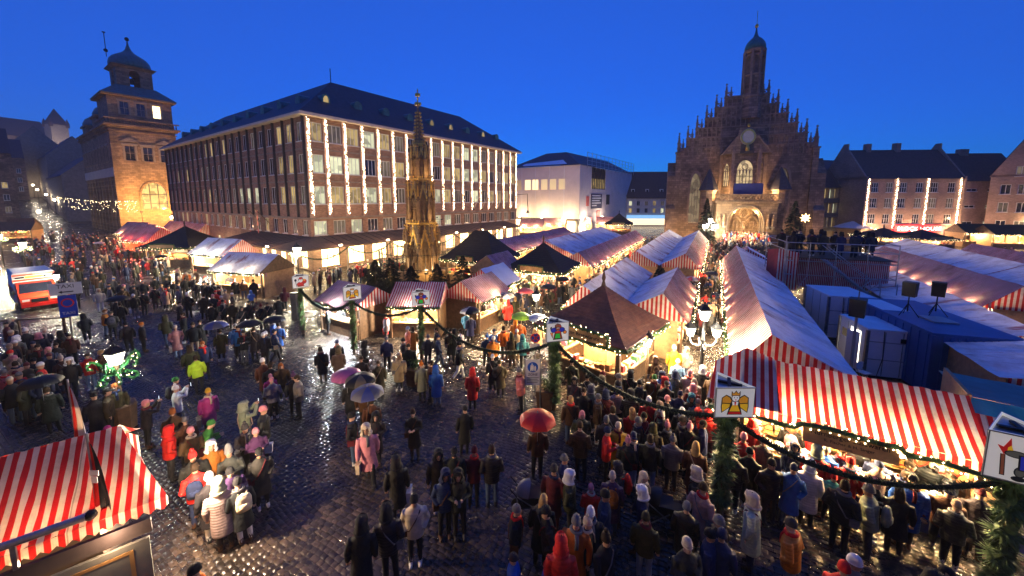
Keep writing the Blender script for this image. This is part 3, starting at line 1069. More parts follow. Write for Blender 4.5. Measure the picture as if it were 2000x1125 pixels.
bkm = Matrix.Translation(p) @ Matrix.Rotation(bk_a, 4, 'Z')
for i, x in enumerate((.35, 6.5, 13.0, 19.9)):
    light_strip(10.0, 'light strip on the brick restaurant front, %s from the church' % ORD[i], bkm @ Vector((x * .86, -.15, 2.4)), bk_a, .3, 26, 'light strips on the brick restaurant')
pl = bkm @ Vector((17.95, 1.0, 0))
ln = plain_house('link_building', 'plain brick link building with two small lit strip windows', pl, bk_a, 12, 9, 12.2, 17.6, 'brick2', 'rooftile', [3.4, 6.6, 9.8], 2, 1.9, .55, ['glassdark'], seed=1, rows_x=[[2.5, 6.3]] * 3, chimneys=((4.5, 1.6, .8),))
for z in (3.4, 6.6):
    put('pane', MB().quad((5.4, .1, z + .05), (7.2, .1, z + .05), (7.2, .1, z + .5), (5.4, .1, z + .5)), mt['pane_w'], ln)
p = G(1916, 474)
ga = R_(-38)
gb = plain_house('gabled_brick_house', 'tall brick gable house with paired white windows at the right edge', p, ga, 21, 14, 12.8, 33.0, 'brick2', 'rooftile', [2.6, 5.9, 9.2, 12.4, 15.9], 6, 1.25, 1.8,
                 ['glassdark', 'glassdark', 'pane_d'], gable=True, seed=9, rows_x=[[1.9, 4.0, 7.0, 9.1, 12, 14.1]] * 2 + [[1.9, 3.9, 6.8, 8.8, 12, 14]] + [[3.4, 5.4, 8.4, 10.4, 13.2]] + [[6.0, 8.0, 10.6, 12.6]])
mb = MB()
gbm = Matrix.Translation(p) @ Matrix.Rotation(ga, 4, 'Z')
for i, x in enumerate((5.5, 10.4)):
    t = thing('wall_sconce', 'up-and-down wall sconce on the gabled house, %s from the link building' % ORD[i], 'lamp', gbm @ Vector((x, -.15, 3.6)), ga, 'sconces on the gabled house')
    put('body', MB().lathe([(.1, 0), (.1, .35)], 8), mt['darkmetal'], t)
    put('glass', MB().lathe([(.08, .36), (.08, .44)], 8), mt['lampglass'], t)
    lamp(t, (0, -.35, .7), 260, r=.05)

# ---------------------------------------------------------------- far street and castle on the left
for i, (x, y0, rz, w, d, he, hr, lab, nm) in enumerate((
        (-176, 14.5, 96, 34, 14, 15, 22, 'grey town house beyond the old town hall, gable roof over the street', 'town_house'),
        (-214, 18, 100, 26, 14, 21, 29, 'steep roofed house further up the street below the castle', 'town_house'),
        (-245, 14, 100, 22, 14, 25, 33, 'small hillside house high up near the castle rock', 'town_house'))):
    plain_house(nm, lab, (x - w, y0 + 22, hill(x, y0)), R_(-5), w, d, he - hill(x, y0) * .5, hr - hill(x, y0) * .5, 'stonegrey', 'roofdark', [3, 6.5], 6, 1.1, 1.6, ['glassdark', 'glassdark', 'pane_d'], seed=20 + i)
for i, (u, dist, w, he, hr, lab) in enumerate((
        (14, 120, 30, 24, 30, 'dark tall house front at the left edge of the square'),
        (42, 175, 26, 20, 27, 'dark house across the street below the castle, a few windows lit'),
        (66, 235, 24, 16, 23, 'dim gabled house halfway up the misty street'))):
    d_ = (_Rv * (u - CX) + _Fh * FPX)
    d_.normalize()
    pz = d_ * dist - Vector((math.cos(R_(84)), math.sin(R_(84)), 0)) * w
    z_ = hill(pz.x, pz.y)
    ax = R_(-96)
    o = plain_house('street_house', lab, (pz.x, pz.y, z_), ax + PI, w, 12, he, hr, 'redstone', 'roofdark', [3.2, 6.6, 10], 7, 1.1, 1.7, ['glassdark', 'glassdark', 'pane_d', 'pane_y'], seed=40 + i)
# castle: tower with steep roof and corner turrets, long hall beside it
cz = 40.0
ct = thing('castle_tower', 'square castle tower with steep pointed roof on the hill in mist', 'tower', (-459, 88.5, 51), R_(100))
ct.scale = (.5, .5, .62)
q = MB().box(-9.5, 9.5, -9.5, 9.5, -8, 24)
put('wall', q, mt['stonegrey'], ct)
q = MB().frus(0, 0, 24, 44, 10.5, 10.5, .3, .3)
put('roof', q, mt['rooftile'], ct)
for sx in (-1, 1):
    for sy in (-1, 1):
        o = put('corner_turret', MB().lathe([(2.2, 21), (2.6, 23), (2.6, 26), (.1, 32)], 8), mt['rooftile'], ct, (sx * 9, sy * 9, 0))
ch_ = thing('castle_hall', 'long castle hall with lit windows on the misty hill', 'castle', (-470, 15, cz - 6), R_(100))
q = MB().box(0, 70, -12, 12, -10, 22)
put('wall', q, mt['redstone'], ch_)
q = MB().quad((-1, -13, 21.5), (71, -13, 21.5), (71, 0, 36), (-1, 0, 36)).quad((71, 13, 21.5), (-1, 13, 21.5), (-1, 0, 36), (71, 0, 36)).poly([(0, -12, 22), (0, 0, 35), (0, 12, 22)])
put('roof', q, mt['rooftile'], ch_)
for x, z in ((8, 18), (22, 16), (38, 14), (44, 9), (52, 10), (60, 13), (62, 8), (55, 6), (66, 11)):
    put('window', MB().box(-1.3, 1.3, -.05, .0, 0, 1.7), mt['pane_w'], ch_, (x, -12.02, z))

# unseen house row behind the viewpoint, added to shade the foreground from the sky
plain_house('unseen_house_row', 'unseen brick house row on the near side of the square behind the viewpoint', (34, -3.4, 0), PI, 70, 12, 15.5, 21, 'brick2', 'rooftile', [5.0, 8.4, 11.8], 14, 1.4, 1.9, ['glassdark'], seed=77)

for nm, x, y_, z, pw in (('tower', -438, 86, 50, 3500), ('hall', -430, 50, cz, 4500)):  # floodlights added to brighten the castle walls
    t = thing('added_castle_floodlight', 'added pale flood lamp at the foot of the castle ' + nm, 'lamp', (x, y_, z), 0)
    put('housing', MB().box(-.4, .4, -.4, .4, -.5, .3), mt['darkmetal'], t)
    lamp(t, (0, 0, 1.2), pw, (1, .82, .7), .5)
# ---------------------------------------------------------------- old town hall with its corner tower
T0 = G(239, 457)
oh = thing('old_town_hall', 'sandstone old town hall with domed corner pavilion and big lit arched window', 'building', T0, ra)
oh.scale = (.98, 1, 1.035)
ohm = Matrix.Translation(T0) @ Matrix.Rotation(ra, 4, 'Z')
s_ = 0.875                      # metres of the survey scaled to this distance
PW = 11.9                       # pavilion width along the square
NW = 40.0
h1, h2, h3, h4 = 24.2, 31.2, 37.2, 41.5
aw = []                         # arched window outline in the front
ax, aw2, az0, az1 = 6.6, 2.35, 5.6, 9.0
for k in range(13):
    a = PI * k / 12
    aw.append((ax + aw2 * math.cos(a), az1 + 2.9 * math.sin(a)))
rw = [(2.2, 4.0, 16.9, 20.3), (5.4, 7.2, 16.9, 20.3), (8.6, 10.4, 16.9, 20.3)]
q = wall_holes(MB(), PW, -.1, h1, rw + [(ax - 3.0, ax + 3.0, az0 - .2, 12.6)], .5)
# masonry round the arch inside the cut block
top = [(ax + 3.0, 12.6), (ax - 3.0, 12.6)]
q.add([(x, 0, z) for x, z in [(ax + 3.0, az0 - .2), (ax + 3.0, 12.6)] + [(ax, 12.6)] + aw[6::-1] + [(ax + aw2, az0), (ax, az0), (ax, az0 - .2)]], [tuple(range(13))])
q.add([(x, 0, z) for x, z in [(ax - 3.0, 12.6), (ax - 3.0, az0 - .2), (ax, az0 - .2), (ax, az0), (ax - aw2, az0)] + aw[:5:-1] + [(ax, 12.6)]], [tuple(range(13))])
q.quad((0, NW, -.1), (0, 0, -.1), (0, 0, h1), (0, NW, h1))
q.quad((PW, 0, -.1), (PW, 12, -.1), (PW, 12, h1), (PW, 0, h1))
put('wall', q, mt['sandstone'], oh)
for k, r in enumerate(rw):
    window(oh, (0, 0, 0), (r[0] + r[1]) / 2, r[2], r[1] - r[0], r[3] - r[2], 'glassdark', 2, 2, .1, .3, True, 'stonegrey')
    put('window_surround', MB().box(r[0] - .35, r[0] - .01, -.12, .0, r[2], r[3]).box(r[1] + .01, r[1] + .35, -.12, .0, r[2], r[3]).box(r[0] - .5, r[1] + .5, -.2, 0, r[3] + .01, r[3] + .5), mt['stonegrey'], oh)
for c in (3.1, 9.5):
    put('pediment', MB().ext([(c - 1.7, 21.1), (c + 1.7, 21.1), (c, 22.2)], -.3, 0), mt['stonegrey'], oh)
inn = [(ax + aw2, az0)] + aw + [(ax - aw2, az0)]
out = [(ax + aw2 + .4, az0)] + [(ax + (aw2 + .4) * math.cos(PI * k / 12), az1 + 3.3 * math.sin(PI * k / 12)) for k in range(13)] + [(ax - aw2 - .4, az0)]
put('arch_surround', MB().band(inn, out, -.18, -.003), mt['sandstone'], oh)
aw_o = put('arched_window', MB().poly([(x, .35, z) for x, z in inn[::-1]]), lit_pane('hall_window', (1, .66, .2), 1.3, .1), oh)
for dx in (-.8, .8):
    put('mullion', MB().box(ax + dx - .09, ax + dx + .09, .22, .34, az0, 11.6), mt['fin'], aw_o)
put('transom', MB().box(ax - aw2, ax + aw2, .2, .335, 9.0, 9.18).box(ax - aw2, ax + aw2, .2, .335, 6.9, 7.0), mt['fin'], aw_o)
put('window_sill', MB().box(ax - 3.0, ax + 3.0, -.35, 0, az0 - .6, az0 - .25), mt['sandstone'], oh)
for i in range(30):             # quoins
    z = .2 + i * .8
    w = 1.25 if i % 2 else .8
    put('quoin', MB().box(-.09, w, -.09, .0, 0, .62).box(-.09, -.005, 0, w * .9, 0, .62), mt['sandstone'], oh, (0, 0, z))
    if i > 1 and z < h1 - 1:
        put('quoin', MB().box(-w, .08, -.09, .0, 0, .62), mt['sandstone'], oh, (PW, 0, z))
q = MB()
for z, d, t in ((h1, .5, .35), (h1 + .35, .95, .4), (h1 - .8, .25, .25)):
    q.box(-d, PW + d, -d, .0, z, z + t).box(-d, 0, .0, NW, z, z + t).box(PW, PW + d, 0, 12, z, z + t)
put('cornice', q, mt['sandstone'], oh)
for i in range(20):
    put('cornice_bracket', MB().box(-.7, 0, -.2, .2, h1 - .55, h1), mt['sandstone'], oh, (0, 1 + i * 2, 0))
put('frieze', MB().box(-.12, -.004, 0, NW, 13.2, 15.2), mt['palestone'], oh)
rw2 = []
for i in range(9):
    put('long_side_window', MB().box(-.05, .0, -.8, .8, 0, 3.0), mt['glassdark'], oh, (-.01, 4 + i * 4.1, 17))
    put('window_surround', MB().box(-.22, -.0, -1.2, -.82, 0, 3.4).box(-.22, -.0, .82, 1.2, 0, 3.4).box(-.3, 0, -1.3, 1.3, 3.41, 3.8), mt['stonegrey'], oh, (0, 4 + i * 4.1, 16.8))
    put('pilaster', MB().box(-.45, .0, -.5, .5, 0, 13), mt['sandstone'], oh, (0, 2 + i * 4.1, 0))
q = MB().quad((-.6, NW, h1 + .7), (-.6, 12, h1 + .7), (6, 12, h1 + 6.5), (6, NW, h1 + 6.5))
q.poly([(-.6, 12, h1 + .7), (12, 12, h1 + .7), (6, 12, h1 + 6.5)])
put('roof', q, mt['roofdark'], oh)
# balustrade
bal = MB().lathe([(.12, 0), (.16, .25), (.09, .7), (.13, .95)], 6).mesh('baluster'); bal.materials.append(mt['sandstone'])
put('balustrade_rail', MB().box(-.8, PW + .8, -.8, -.45, h1 + 1.8, h1 + 2.05).box(-.8, -.45, -.45, 12, h1 + 1.8, h1 + 2.05), mt['sandstone'], oh)
for i in range(26):
    put('baluster', bal, None, oh, (-.4 + i * .5, -.62, h1 + .8))
for i in range(16):
    put('baluster', bal, None, oh, (-.62, .4 + i * .7, h1 + .8))
# upper storey, shallow copper roof, belfry and dome
rw = [(2.2, 3.8, 27.2, 30.2), (5.1, 6.7, 27.2, 30.2), (8.0, 9.6, 27.2, 30.2)]
q = wall_holes(MB(), PW - .2, h1 + .75, h2, rw, .35, x0=.2)
q.quad((.2, 11.5, h1), (.2, 0, h1), (.2, 0, h2), (.2, 11.5, h2)).quad((PW - .2, 0, h1), (PW - .2, 11.5, h1), (PW - .2, 11.5, h2), (PW - .2, 0, h2))
put('upper_wall', q, mt['sandstone'], oh)
for k, r in enumerate(rw):
    window(oh, (0, 0, 0), (r[0] + r[1]) / 2, r[2], 1.6, 3.0, 'glassdark' if k < 2 else 'shop', 2, 2, .1, .2, True, 'stonegrey')
    put('window_surround', MB().box(r[0] - .3, r[0] - .01, -.12, .0, r[2], r[3]).box(r[1] + .01, r[1] + .3, -.12, .0, r[2], r[3]).box(r[0] - .4, r[1] + .4, -.16, 0, r[3] + .01, r[3] + .4), mt['stonegrey'], oh)
c = PW / 2
put('cornice', MB().box(-.7, PW + .7, -.7, 12.2, h2, h2 + .35), mt['sandstone'], oh)
put('pavilion_roof', MB().frus(c, 5.75, h2 + .35, h2 + 3.0, c + .9, 6.6, 3.6, 3.6), mt['copper'], oh)
q = MB()
bw = 3.25
z0, z1 = h2 + 2.6, h3 + 1.0
arch = [(.95 * math.cos(PI * k / 10), z0 + 3.2 + .95 * math.sin(PI * k / 10)) for k in range(11)]
for rot in range(4):
    ca, sa = math.cos(rot * PI / 2), math.sin(rot * PI / 2)
    f = lambda x, z: (c + ca * x + sa * bw, 5.75 + sa * x - ca * bw, z)
    qa = [f(-bw, z0), f(-.95, z0)] + [f(x, z) for x, z in arch[::-1]] + [f(.95, z0), f(bw, z0), f(bw, z1), f(-bw, z1)]
    q.poly(qa)
    fi = lambda x, z: (c + ca * x + sa * (bw - .7), 5.75 + sa * x - ca * (bw - .7), z)
    pr = [(-.95, z0)] + arch[::-1] + [(.95, z0)]
    for i in range(len(pr) - 1):
        q.quad(f(*pr[i]), fi(*pr[i]), fi(*pr[i + 1]), f(*pr[i + 1]))
put('belfry', q, mt['sandstone'], oh)
put('belfry_floor', MB().box(c - bw + .05, c + bw - .05, 2.6, 8.9, z0 - .3, z0 + .25), mt['copper'], oh)
bell = put('bell', MB().lathe([(.1, 2.2), (.35, 2.1), (.45, 1.5), (.75, .9), (.7, .85)], 10), mt['darkmetal'], oh, (c, 5.75, z0 + .8))
put('belfry_cornice', MB().frus(c, 5.75, z1, z1 + .5, bw + .1, bw + .1, bw + .85, bw + .85).frus(c, 5.75, z1 + .5, z1 + .75, bw + .85, bw + .85, bw + .2, bw + .2), mt['sandstone'], oh)
put('dome', MB().lathe([(3.9, 0), (3.95, .6), (3.7, 1.6), (3.1, 2.4), (2.2, 3.0), (1.2, 3.6), (.6, 4.3), (.22, 5.4), (.08, 6.6)], 16), mt['copper'], oh, (c, 5.75, z1 + .7), smooth=True)
put('finial', MB().ball((0, 0, 0), .45, 8, 6), mt['darkmetal'], oh, (c, 5.75, z1 + 7.5))
put('weather_vane', MB().tube([(0, 0, -3), (0, 0, 2.6)], .08, 6).ball((0, 0, -1.6), .42, 8, 6).box(-.3, .3, -.02, .02, 2.3, 2.6), mt['darkmetal'], oh, (c - 3.4, 9.0, z1 + 6.3))
# further pavilions along the street, with small domes
for i, (yy, sc, zz) in enumerate(((19, .75, h1 - 1.2), (35, .7, h1 - 2))):
    o = put('street_pavilion', MB().box(.4, 6.2, -3, 3, 0, 5.2).box(0, 6.6, -3.4, 3.4, 5.2, 5.7), mt['sandstone'], oh, (0, yy, zz))
    put('dome', MB().lathe([(3.1, 0), (3.2, .6), (2.6, 1.9), (1.4, 2.8), (.4, 3.6), (.08, 5.5)], 12), mt['copper'], o, (3.3, 0, 5.7), smooth=True)
# sodium-coloured flood lamps added to light the front: small fixtures on poles
for i, (x, y, z, pw) in enumerate(((2.5, -7, 5.2, 1500), (9.5, -7, 5.2, 1900))):
    t = thing('added_floodlight', 'small added flood lamp on a pole before the old town hall, %s from the street' % ORD[i], 'lamp', ohm @ Vector((x, y, 0)), ra, 'added floodlights of the old town hall')
    put('pole', MB().lathe([(.08, 0), (.05, z)], 8), mt['darkmetal'], t)
    put('housing', MB().box(-.25, .25, -.15, .1, z, z + .3), mt['darkmetal'], t)
    lamp(t, (0, .6, z + .3), pw * 2.2, (1, .5, .14), .2)

# ---------------------------------------------------------------- church
CH0 = G(1438, 479)
cha = R_(8)
chm = Matrix.Translation(CH0) @ Matrix.Rotation(cha, 4, 'Z')
cu = thing('gothic_church', 'dark gothic church with stepped pinnacled gable, slim tower and lit porch', 'church', CH0, cha)
cu.scale = (.845, 1, 1)
hw = 12.6
sh = 15.9
winL, winR = -8.6, 7.2


def pointed(cx_, w, z0, zs, rise, n=8):
    """outline of a pointed opening, right jamb up, over and left jamb down"""
    r = []
    for k in range(n + 1):
        a = k / n
        x = w / 2 * (1 - a)
        r.append((cx_ + w / 2 * math.cos(a * PI / 2) ** 1.0 * (1 - .12 * math.sin(a * PI)) if False else cx_ + w / 2 * (1 - a ** 1.7), zs + rise * math.sin(a * PI / 2) ** .9))
    l_ = [(2 * cx_ - x, z) for x, z in r[-2::-1]]
    return [(cx_ + w / 2, z0)] + r + l_ + [(cx_ - w / 2, z0)]


def wall_with_arch(q, x0, x1, z0, z1, pts, y=0.0, depth=.6, m=0):
    """rectangle minus a pointed opening, cut at the middle, with reveal"""
    n_ = len(pts)
    mid = n_ // 2
    ap = pts[mid]
    zb = pts[0][1]
    right = pts[:mid + 1]
    left = pts[mid:]
    if zb > z0:
        q.quad((x0, y, z0), (x1, y, z0), (x1, y, zb), (x0, y, zb), m)
    q.poly([(x1, y, zb), (x1, y, z1), (ap[0], y, z1)] + [(x, y, z) for x, z in right[::-1]], m)
    q.poly([(x0, y, z1), (x0, y, zb)] + [(x, y, z) for x, z in left[::-1]] + [(ap[0], y, z1)], m)
    for i in range(n_ - 1):
        (xa, za), (xb, zb_) = pts[i], pts[i + 1]
        q.quad((xa, y, za), (xb, y, zb_), (xb, y + depth, zb_), (xa, y + depth, za), m)


def tracery(q, cx_, w, z0, zs, rise, n_l, y0, y1, t=.09):
    """mullions, pointed heads and a wheel for a gothic window"""
    lw = w / n_l
    for i in range(1, n_l):
        x = cx_ - w / 2 + i * lw
        q.box(x - t / 2, x + t / 2, y0, y1, z0, zs + rise * .35)
    for i in range(n_l):
        c_ = cx_ - w / 2 + (i + .5) * lw
        a = pointed(c_, lw * .98, zs - .3, zs - .1, lw * .8, 5)
        b = pointed(c_, lw * .98 - 2 * t, zs - .3, zs - .1, lw * .8 - t, 5)
        q.band(b, a, y0, y1)
    r = w * .2
    cz_ = zs + rise * .48
    ring = [(cx_ + r * math.cos(2 * PI * k / 12), cz_ + r * math.sin(2 * PI * k / 12)) for k in range(12)]
    ring2 = [(cx_ + (r - t) * math.cos(2 * PI * k / 12), cz_ + (r - t) * math.sin(2 * PI * k / 12)) for k in range(12)]
    q.band(ring2, ring, y0, y1, closed=True)
    for z in (z0 + (zs - z0) * .33, z0 + (zs - z0) * .66):
        q.box(cx_ - w / 2, cx_ + w / 2, y0 + .03, y1 - .03, z - .03, z + .03)


def pinnacle_mesh(h, w=.42):
    q = MB()
    q.box(-w / 2, w / 2, -w / 2, w / 2, 0, h * .42)
    q.box(-w * .65, w * .65, -w * .65, w * .65, h * .42, h * .46)
    q.frus(0, 0, h * .46, h * .9, w * .42, w * .42, .04, .04)
    for z, s2 in ((.58, .30), (.7, .24), (.81, .17)):
        q.box(-w * s2 * 1.7, w * s2 * 1.7, -.04, .04, h * z, h * z + .09).box(-.04, .04, -w * s2 * 1.7, w * s2 * 1.7, h * z, h * z + .09)
    q.box(-.16, .16, -.16, .16, h * .9, h * .93).box(-.05, .05, -.05, .05, h * .93, h).box(-.2, .2, -.05, .05, h * .95, h * .98)
    return q.mesh('pinnacle')


q = MB()
pl_ = pointed(winL, 2.1, 4.0, 9.8, 3.2)
pr_ = pointed(winR + .2, 2.1, 4.0, 10.6, 3.0)
wall_with_arch(q, -hw, -5.4, -.1, sh, pl_)
wall_with_arch(q, 5.4, hw, -.1, sh, pr_)
q.quad((-5.4, 0, 6), (5.4, 0, 6), (5.4, 0, sh), (-5.4, 0, sh))
put('wall', q, mt['redstone'], cu)
for i, (cx_, pts_, zs) in enumerate(((winL, pl_, 9.8), (winR + .2, pr_, 10.6))):
    w_ = put('tracery_window', MB().poly([(x, .5, z) for x, z in pts_[::-1]]), mt['pane_d'] if i else lit_pane('dim_church_glass', (.8, .6, .35), .3, .2), cu)
    tq = MB()
    tracery(tq, cx_, 2.1, 4.0, zs, 3.0, 4, .25, .42)
    put('tracery', tq, mt['redtrim'], w_)
    inn = pointed(cx_, 2.1, 4.0, zs, 3.0 + .2 * (1 - i)); out = pointed(cx_, 2.9, 3.8, zs, 3.75)
    put('window_surround', MB().band(inn, out, -.15, -.003), mt['redtrim'], cu)
# nave body, roof and corner buttresses
q = MB().quad((-hw, 0, -.1), (-hw, 0, sh - 1), (-hw, 24, sh - 1), (-hw, 24, -.1)).quad((hw, 0, -.1), (hw, 24, -.1), (hw, 24, sh - 1), (hw, 0, sh - 1))
put('nave_wall', q, mt['redstone'], cu)
q = MB().quad((-hw - .8, .6, sh - 1.5), (0, .6, 27), (0, 24, 27), (-hw - .8, 24, sh - 1.5)).quad((hw + .8, .6, sh - 1.5), (hw + .8, 24, sh - 1.5), (0, 24, 27), (0, .6, 27))
put('roof', q, mt['roofdark'], cu)
for s2 in (-1, 1):
    q = MB()
    q.box(-.9, .9, -1.3, 2.0, -.1, 6.5)
    q.add([(-.9, -1.3, 6.5), (.9, -1.3, 6.5), (.9, -.8, 7.3), (-.9, -.8, 7.3), (-.9, 2, 7.3), (.9, 2, 7.3), (.9, 2, 6.5), (-.9, 2, 6.5)], [(0, 1, 2, 3), (3, 2, 5, 4), (1, 6, 5, 2), (7, 0, 3, 4), (4, 5, 6, 7)])
    q.box(-.8, .8, -.8, 2.0, 7.3, 12.6)
    q.add([(-.8, -.8, 12.6), (.8, -.8, 12.6), (.8, 1.2, 15.2), (-.8, 1.2, 15.2), (-.8, 2, 15.2), (.8, 2, 15.2), (.8, 2, 12.6), (-.8, 2, 12.6)], [(0, 1, 2, 3), (3, 2, 5, 4), (1, 6, 5, 2), (7, 0, 3, 4), (4, 5, 6, 7)])
    put('buttress', q, mt['redstone'], cu, (s2 * (hw + .9), .4, 0))
    put('corner_pier', MB().box(-.5, .5, -.45, .6, -.1, sh + .8).box(-.65, .65, -.6, .75, sh + .8, sh + 1.05), mt['redstone'], cu, (s2 * (hw - .3), -.1, 0))
# stepped gable: tiers with ribs, parapets and pinnacles
NT = 6
tiers = []
for k in range(NT):
    w1 = hw - k * 1.72
    za, zb = sh + k * 1.7, sh + (k + 1) * 1.7
    tiers.append((w1, za, zb))
    put('gable_tier', MB().box(-w1, w1, .0 + .012 * k, .62, za, zb), mt['redstone'], cu)
    put('tier_cornice', MB().box(-w1 - .08, w1 + .08, -.14, .7, zb - .02, zb + .16), mt['redtrim'], cu)
pin = pinnacle_mesh(2.3); pin.materials.append(mt['redtrim'])
pinb = pinnacle_mesh(3.6, .6); pinb.materials.append(mt['redtrim'])
quatre = MB()
for k in range(2):
    c_ = .42 + k * .56
    ro = [(c_ + .27 * math.cos(2 * PI * j / 10), .36 + .3 * math.sin(2 * PI * j / 10)) for j in range(10)]
    ri = [(c_ + .16 * math.cos(2 * PI * j / 10), .36 + .18 * math.sin(2 * PI * j / 10)) for j in range(10)]
    quatre.band(ri, ro, -.08, .08, closed=True)
quatre.box(0.1, 1.32, -.1, .1, .64, .76)
qm = quatre.mesh('parapet'); qm.materials.append(mt['redtrim'])
for k, (w1, za, zb) in enumerate(tiers):
    for s2 in (-1, 1):
        for j, dx in enumerate((.25, 1.12)):
            put('pinnacle', pin, None, cu, (s2 * (w1 - dx), .3, zb + .1), 0, 1 if j == 0 else .72)
        put('openwork_parapet', qm, None, cu, (w1 - 1.55 if s2 > 0 else -w1 + .15, .3, zb + .15))
    n_ = int(w1 / .86)
    for j in range(-n_, n_ + 1):
        if abs(j * .86) < 4.2 - k * .1 and k < 3:
            continue
        put('gable_rib', MB().box(-.07, .07, -.16, .0, za + .1, zb - .03).ext([(-.36, zb - .42), (-.06, zb - .42), (0, zb - .12), (-.06, zb - .06), (-.36, zb - .06)], -.1, 0), mt['redtrim'], cu, (j * .86, 0, 0))
for s2 in (-1, 1):
    put('pinnacle', pinb, None, cu, (s2 * (hw - .3), 0, sh + 1.0))
# slim octagonal tower
tz = sh + NT * 1.7 - 2
TS = (1.0, 0, -1.9)
q = MB().lathe([(2.1, tz), (2.0, 27.6), (2.15, 27.7), (2.15, 27.95), (1.85, 28.1), (1.8, 31.2), (1.95, 31.3), (1.95, 31.5), (1.75, 31.65)], 8, (0, 1.0, 0), a0=PI / 8)
put('tower_shaft', q, mt['redstone'], cu, TS)
for k in range(8):
    a = k * PI / 4 + PI / 8
    put('tower_pier', MB().box(-.16, .16, -.2, .2, tz + 2, 35.4), mt['redtrim'], cu, (TS[0] + 1.82 * math.cos(a), 1.0 + 1.82 * math.sin(a), TS[2]), a)
    o = pointed(0, 1.1, 31.9, 33.6, .9, 5)
    put('belfry_arch', MB().band(o, [(x * 1.45, z + (.25 if z > 31.9 else 0)) for x, z in o], -.15, .15), mt['redtrim'], cu, (TS[0] + 1.6 * math.cos(a + PI / 8), 1.0 + 1.6 * math.sin(a + PI / 8), TS[2]), a + PI / 8 + PI / 2)
put('tower_cornice', MB().lathe([(1.8, 35.0), (2.05, 35.3), (2.05, 35.55), (1.9, 35.6)], 8, (0, 1.0, 0), a0=PI / 8), mt['redtrim'], cu, TS)
put('tower_core', MB().lathe([(1.25, 31.6), (1.25, 35.1)], 8, (0, 1.0, 0)), mt['redtrim'], cu, TS)
put('cupola', MB().lathe([(1.9, 35.6), (1.85, 36.2), (1.6, 36.8), (1.1, 37.35), (.5, 37.8), (.25, 38.4), (.1, 39.3)], 16, (0, 1.0, 0)), mt['copper'], cu, TS, smooth=True)
put('gold_ball', MB().ball((0, 1, 39.6), .34, 10, 6), mt['gold'], cu, TS)
put('spike', MB().tube([(0, 1, 39.8), (0, 1, 42)], .05, 5), mt['gold'], cu, TS)
# chapel over the porch, with its own peaked gable and clock
bay = [(-4.0, 0), (-2.3, -2.6), (2.3, -2.6), (4.0, 0)]
q = MB()
segs = [((-4.0, .0), (-2.3, -2.6), 1.5), ((-2.3, -2.6), (2.3, -2.6), 2.9), ((2.3, -2.6), (4.0, 0), 1.5)]
for i, (a, b, ww) in enumerate(segs):
    L = math.hypot(b[0] - a[0], b[1] - a[1])
    rz = math.atan2(b[1] - a[1], b[0] - a[0])
    qq = MB()
    pts_ = pointed(L / 2, ww, 10.6, 13.0, 1.9 if i == 1 else 1.5)
    wall_with_arch(qq, 0, L, 8.0, 16.2, pts_, depth=.35)
    put('chapel_wall', qq, mt['redstone'], cu, (a[0], a[1], 0), rz)
    w_ = put('chapel_window', MB().poly([(x, .3, z) for x, z in pts_[::-1]]), mt['pane_g'], cu, (a[0], a[1], 0), rz)
    tq = MB()
    tracery(tq, L / 2, ww, 10.6, 13.0, 1.7, 5 if i == 1 else 3, .1, .24, .1)
    put('tracery', tq, mt['redtrim'], w_)
for a in bay:
    put('chapel_buttress', MB().box(-.28, .28, -.5, .2, 7.9, 16.6).frus(0, -.15, 16.6, 18.3, .2, .25, .03, .03), mt['redtrim'], cu, (a[0], a[1], 0))
q = MB().ext([(-4.3, 16.0), (4.3, 16.0), (1.7, 18.9), (1.5, 20.3), (-1.5, 20.3), (-1.7, 18.9)], -2.9, -2.3)
put('clock_gable', q, mt['redstone'], cu)
put('chapel_roof', MB().ext([(-4.4, 16.1), (4.4, 16.1), (1.4, 19.6), (-1.4, 19.6)], -2.28, .0), mt['roofdark'], cu)
for s2 in (-1, 1):
    put('gable_moulding', MB().add([(4.5 * s2, -3.05, 15.9), (4.5 * s2, -2.6, 15.9), (1.85 * s2, -2.6, 18.9), (1.85 * s2, -3.05, 18.9), (4.2 * s2, -3.05, 15.9), (4.2 * s2, -2.6, 15.9), (1.55 * s2, -2.6, 18.9), (1.55 * s2, -3.05, 18.9)],
        [(0, 1, 2, 3), (4, 7, 6, 5), (0, 3, 7, 4), (1, 5, 6, 2), (3, 2, 6, 7), (0, 4, 5, 1)]), mt['redtrim'], cu)
put('figure_niche', MB().box(-1.2, 1.2, -3.1, -2.9, 16.0, 16.4).box(-1.1, 1.1, -3.0, -2.92, 16.45, 17.6), mt['fin'], cu)
put('niche_figure', MB().lathe([(.35, 0), (.4, .5), (.25, .9), (.18, 1.05), (.17, 1.25), (.03, 1.4)], 8), mt['gold'], cu, (0, -3.15, 16.4))
ck = put('clock', MB().lathe([(1.32, 0), (1.32, .22), (1.18, .26)], 28), mt['palestone'], cu, (0, -2.92, 18.7), rot=(PI / 2, 0, 0))
put('clock_ring', MB().band([(1.0 * math.cos(2 * PI * k / 28), 1.0 * math.sin(2 * PI * k / 28)) for k in range(28)], [(1.3 * math.cos(2 * PI * k / 28), 1.3 * math.sin(2 * PI * k / 28)) for k in range(28)], -.3, -.24, closed=True), mt['gold'], ck, rot=(-PI / 2, 0, 0))
put('clock_hand', MB().box(-.06, .06, -.34, -.31, -.2, .75), mt['gold'], ck, rot=(-PI / 2, R_(60), 0))
put('clock_hand', MB().box(-.05, .05, -.35, -.345, -.2, 1.0), mt['gold'], ck, rot=(-PI / 2, R_(-75), 0))
put('moon_ball', MB().ball((0, -3.0, 20.6), .3, 8, 6), mt['gold'], cu)
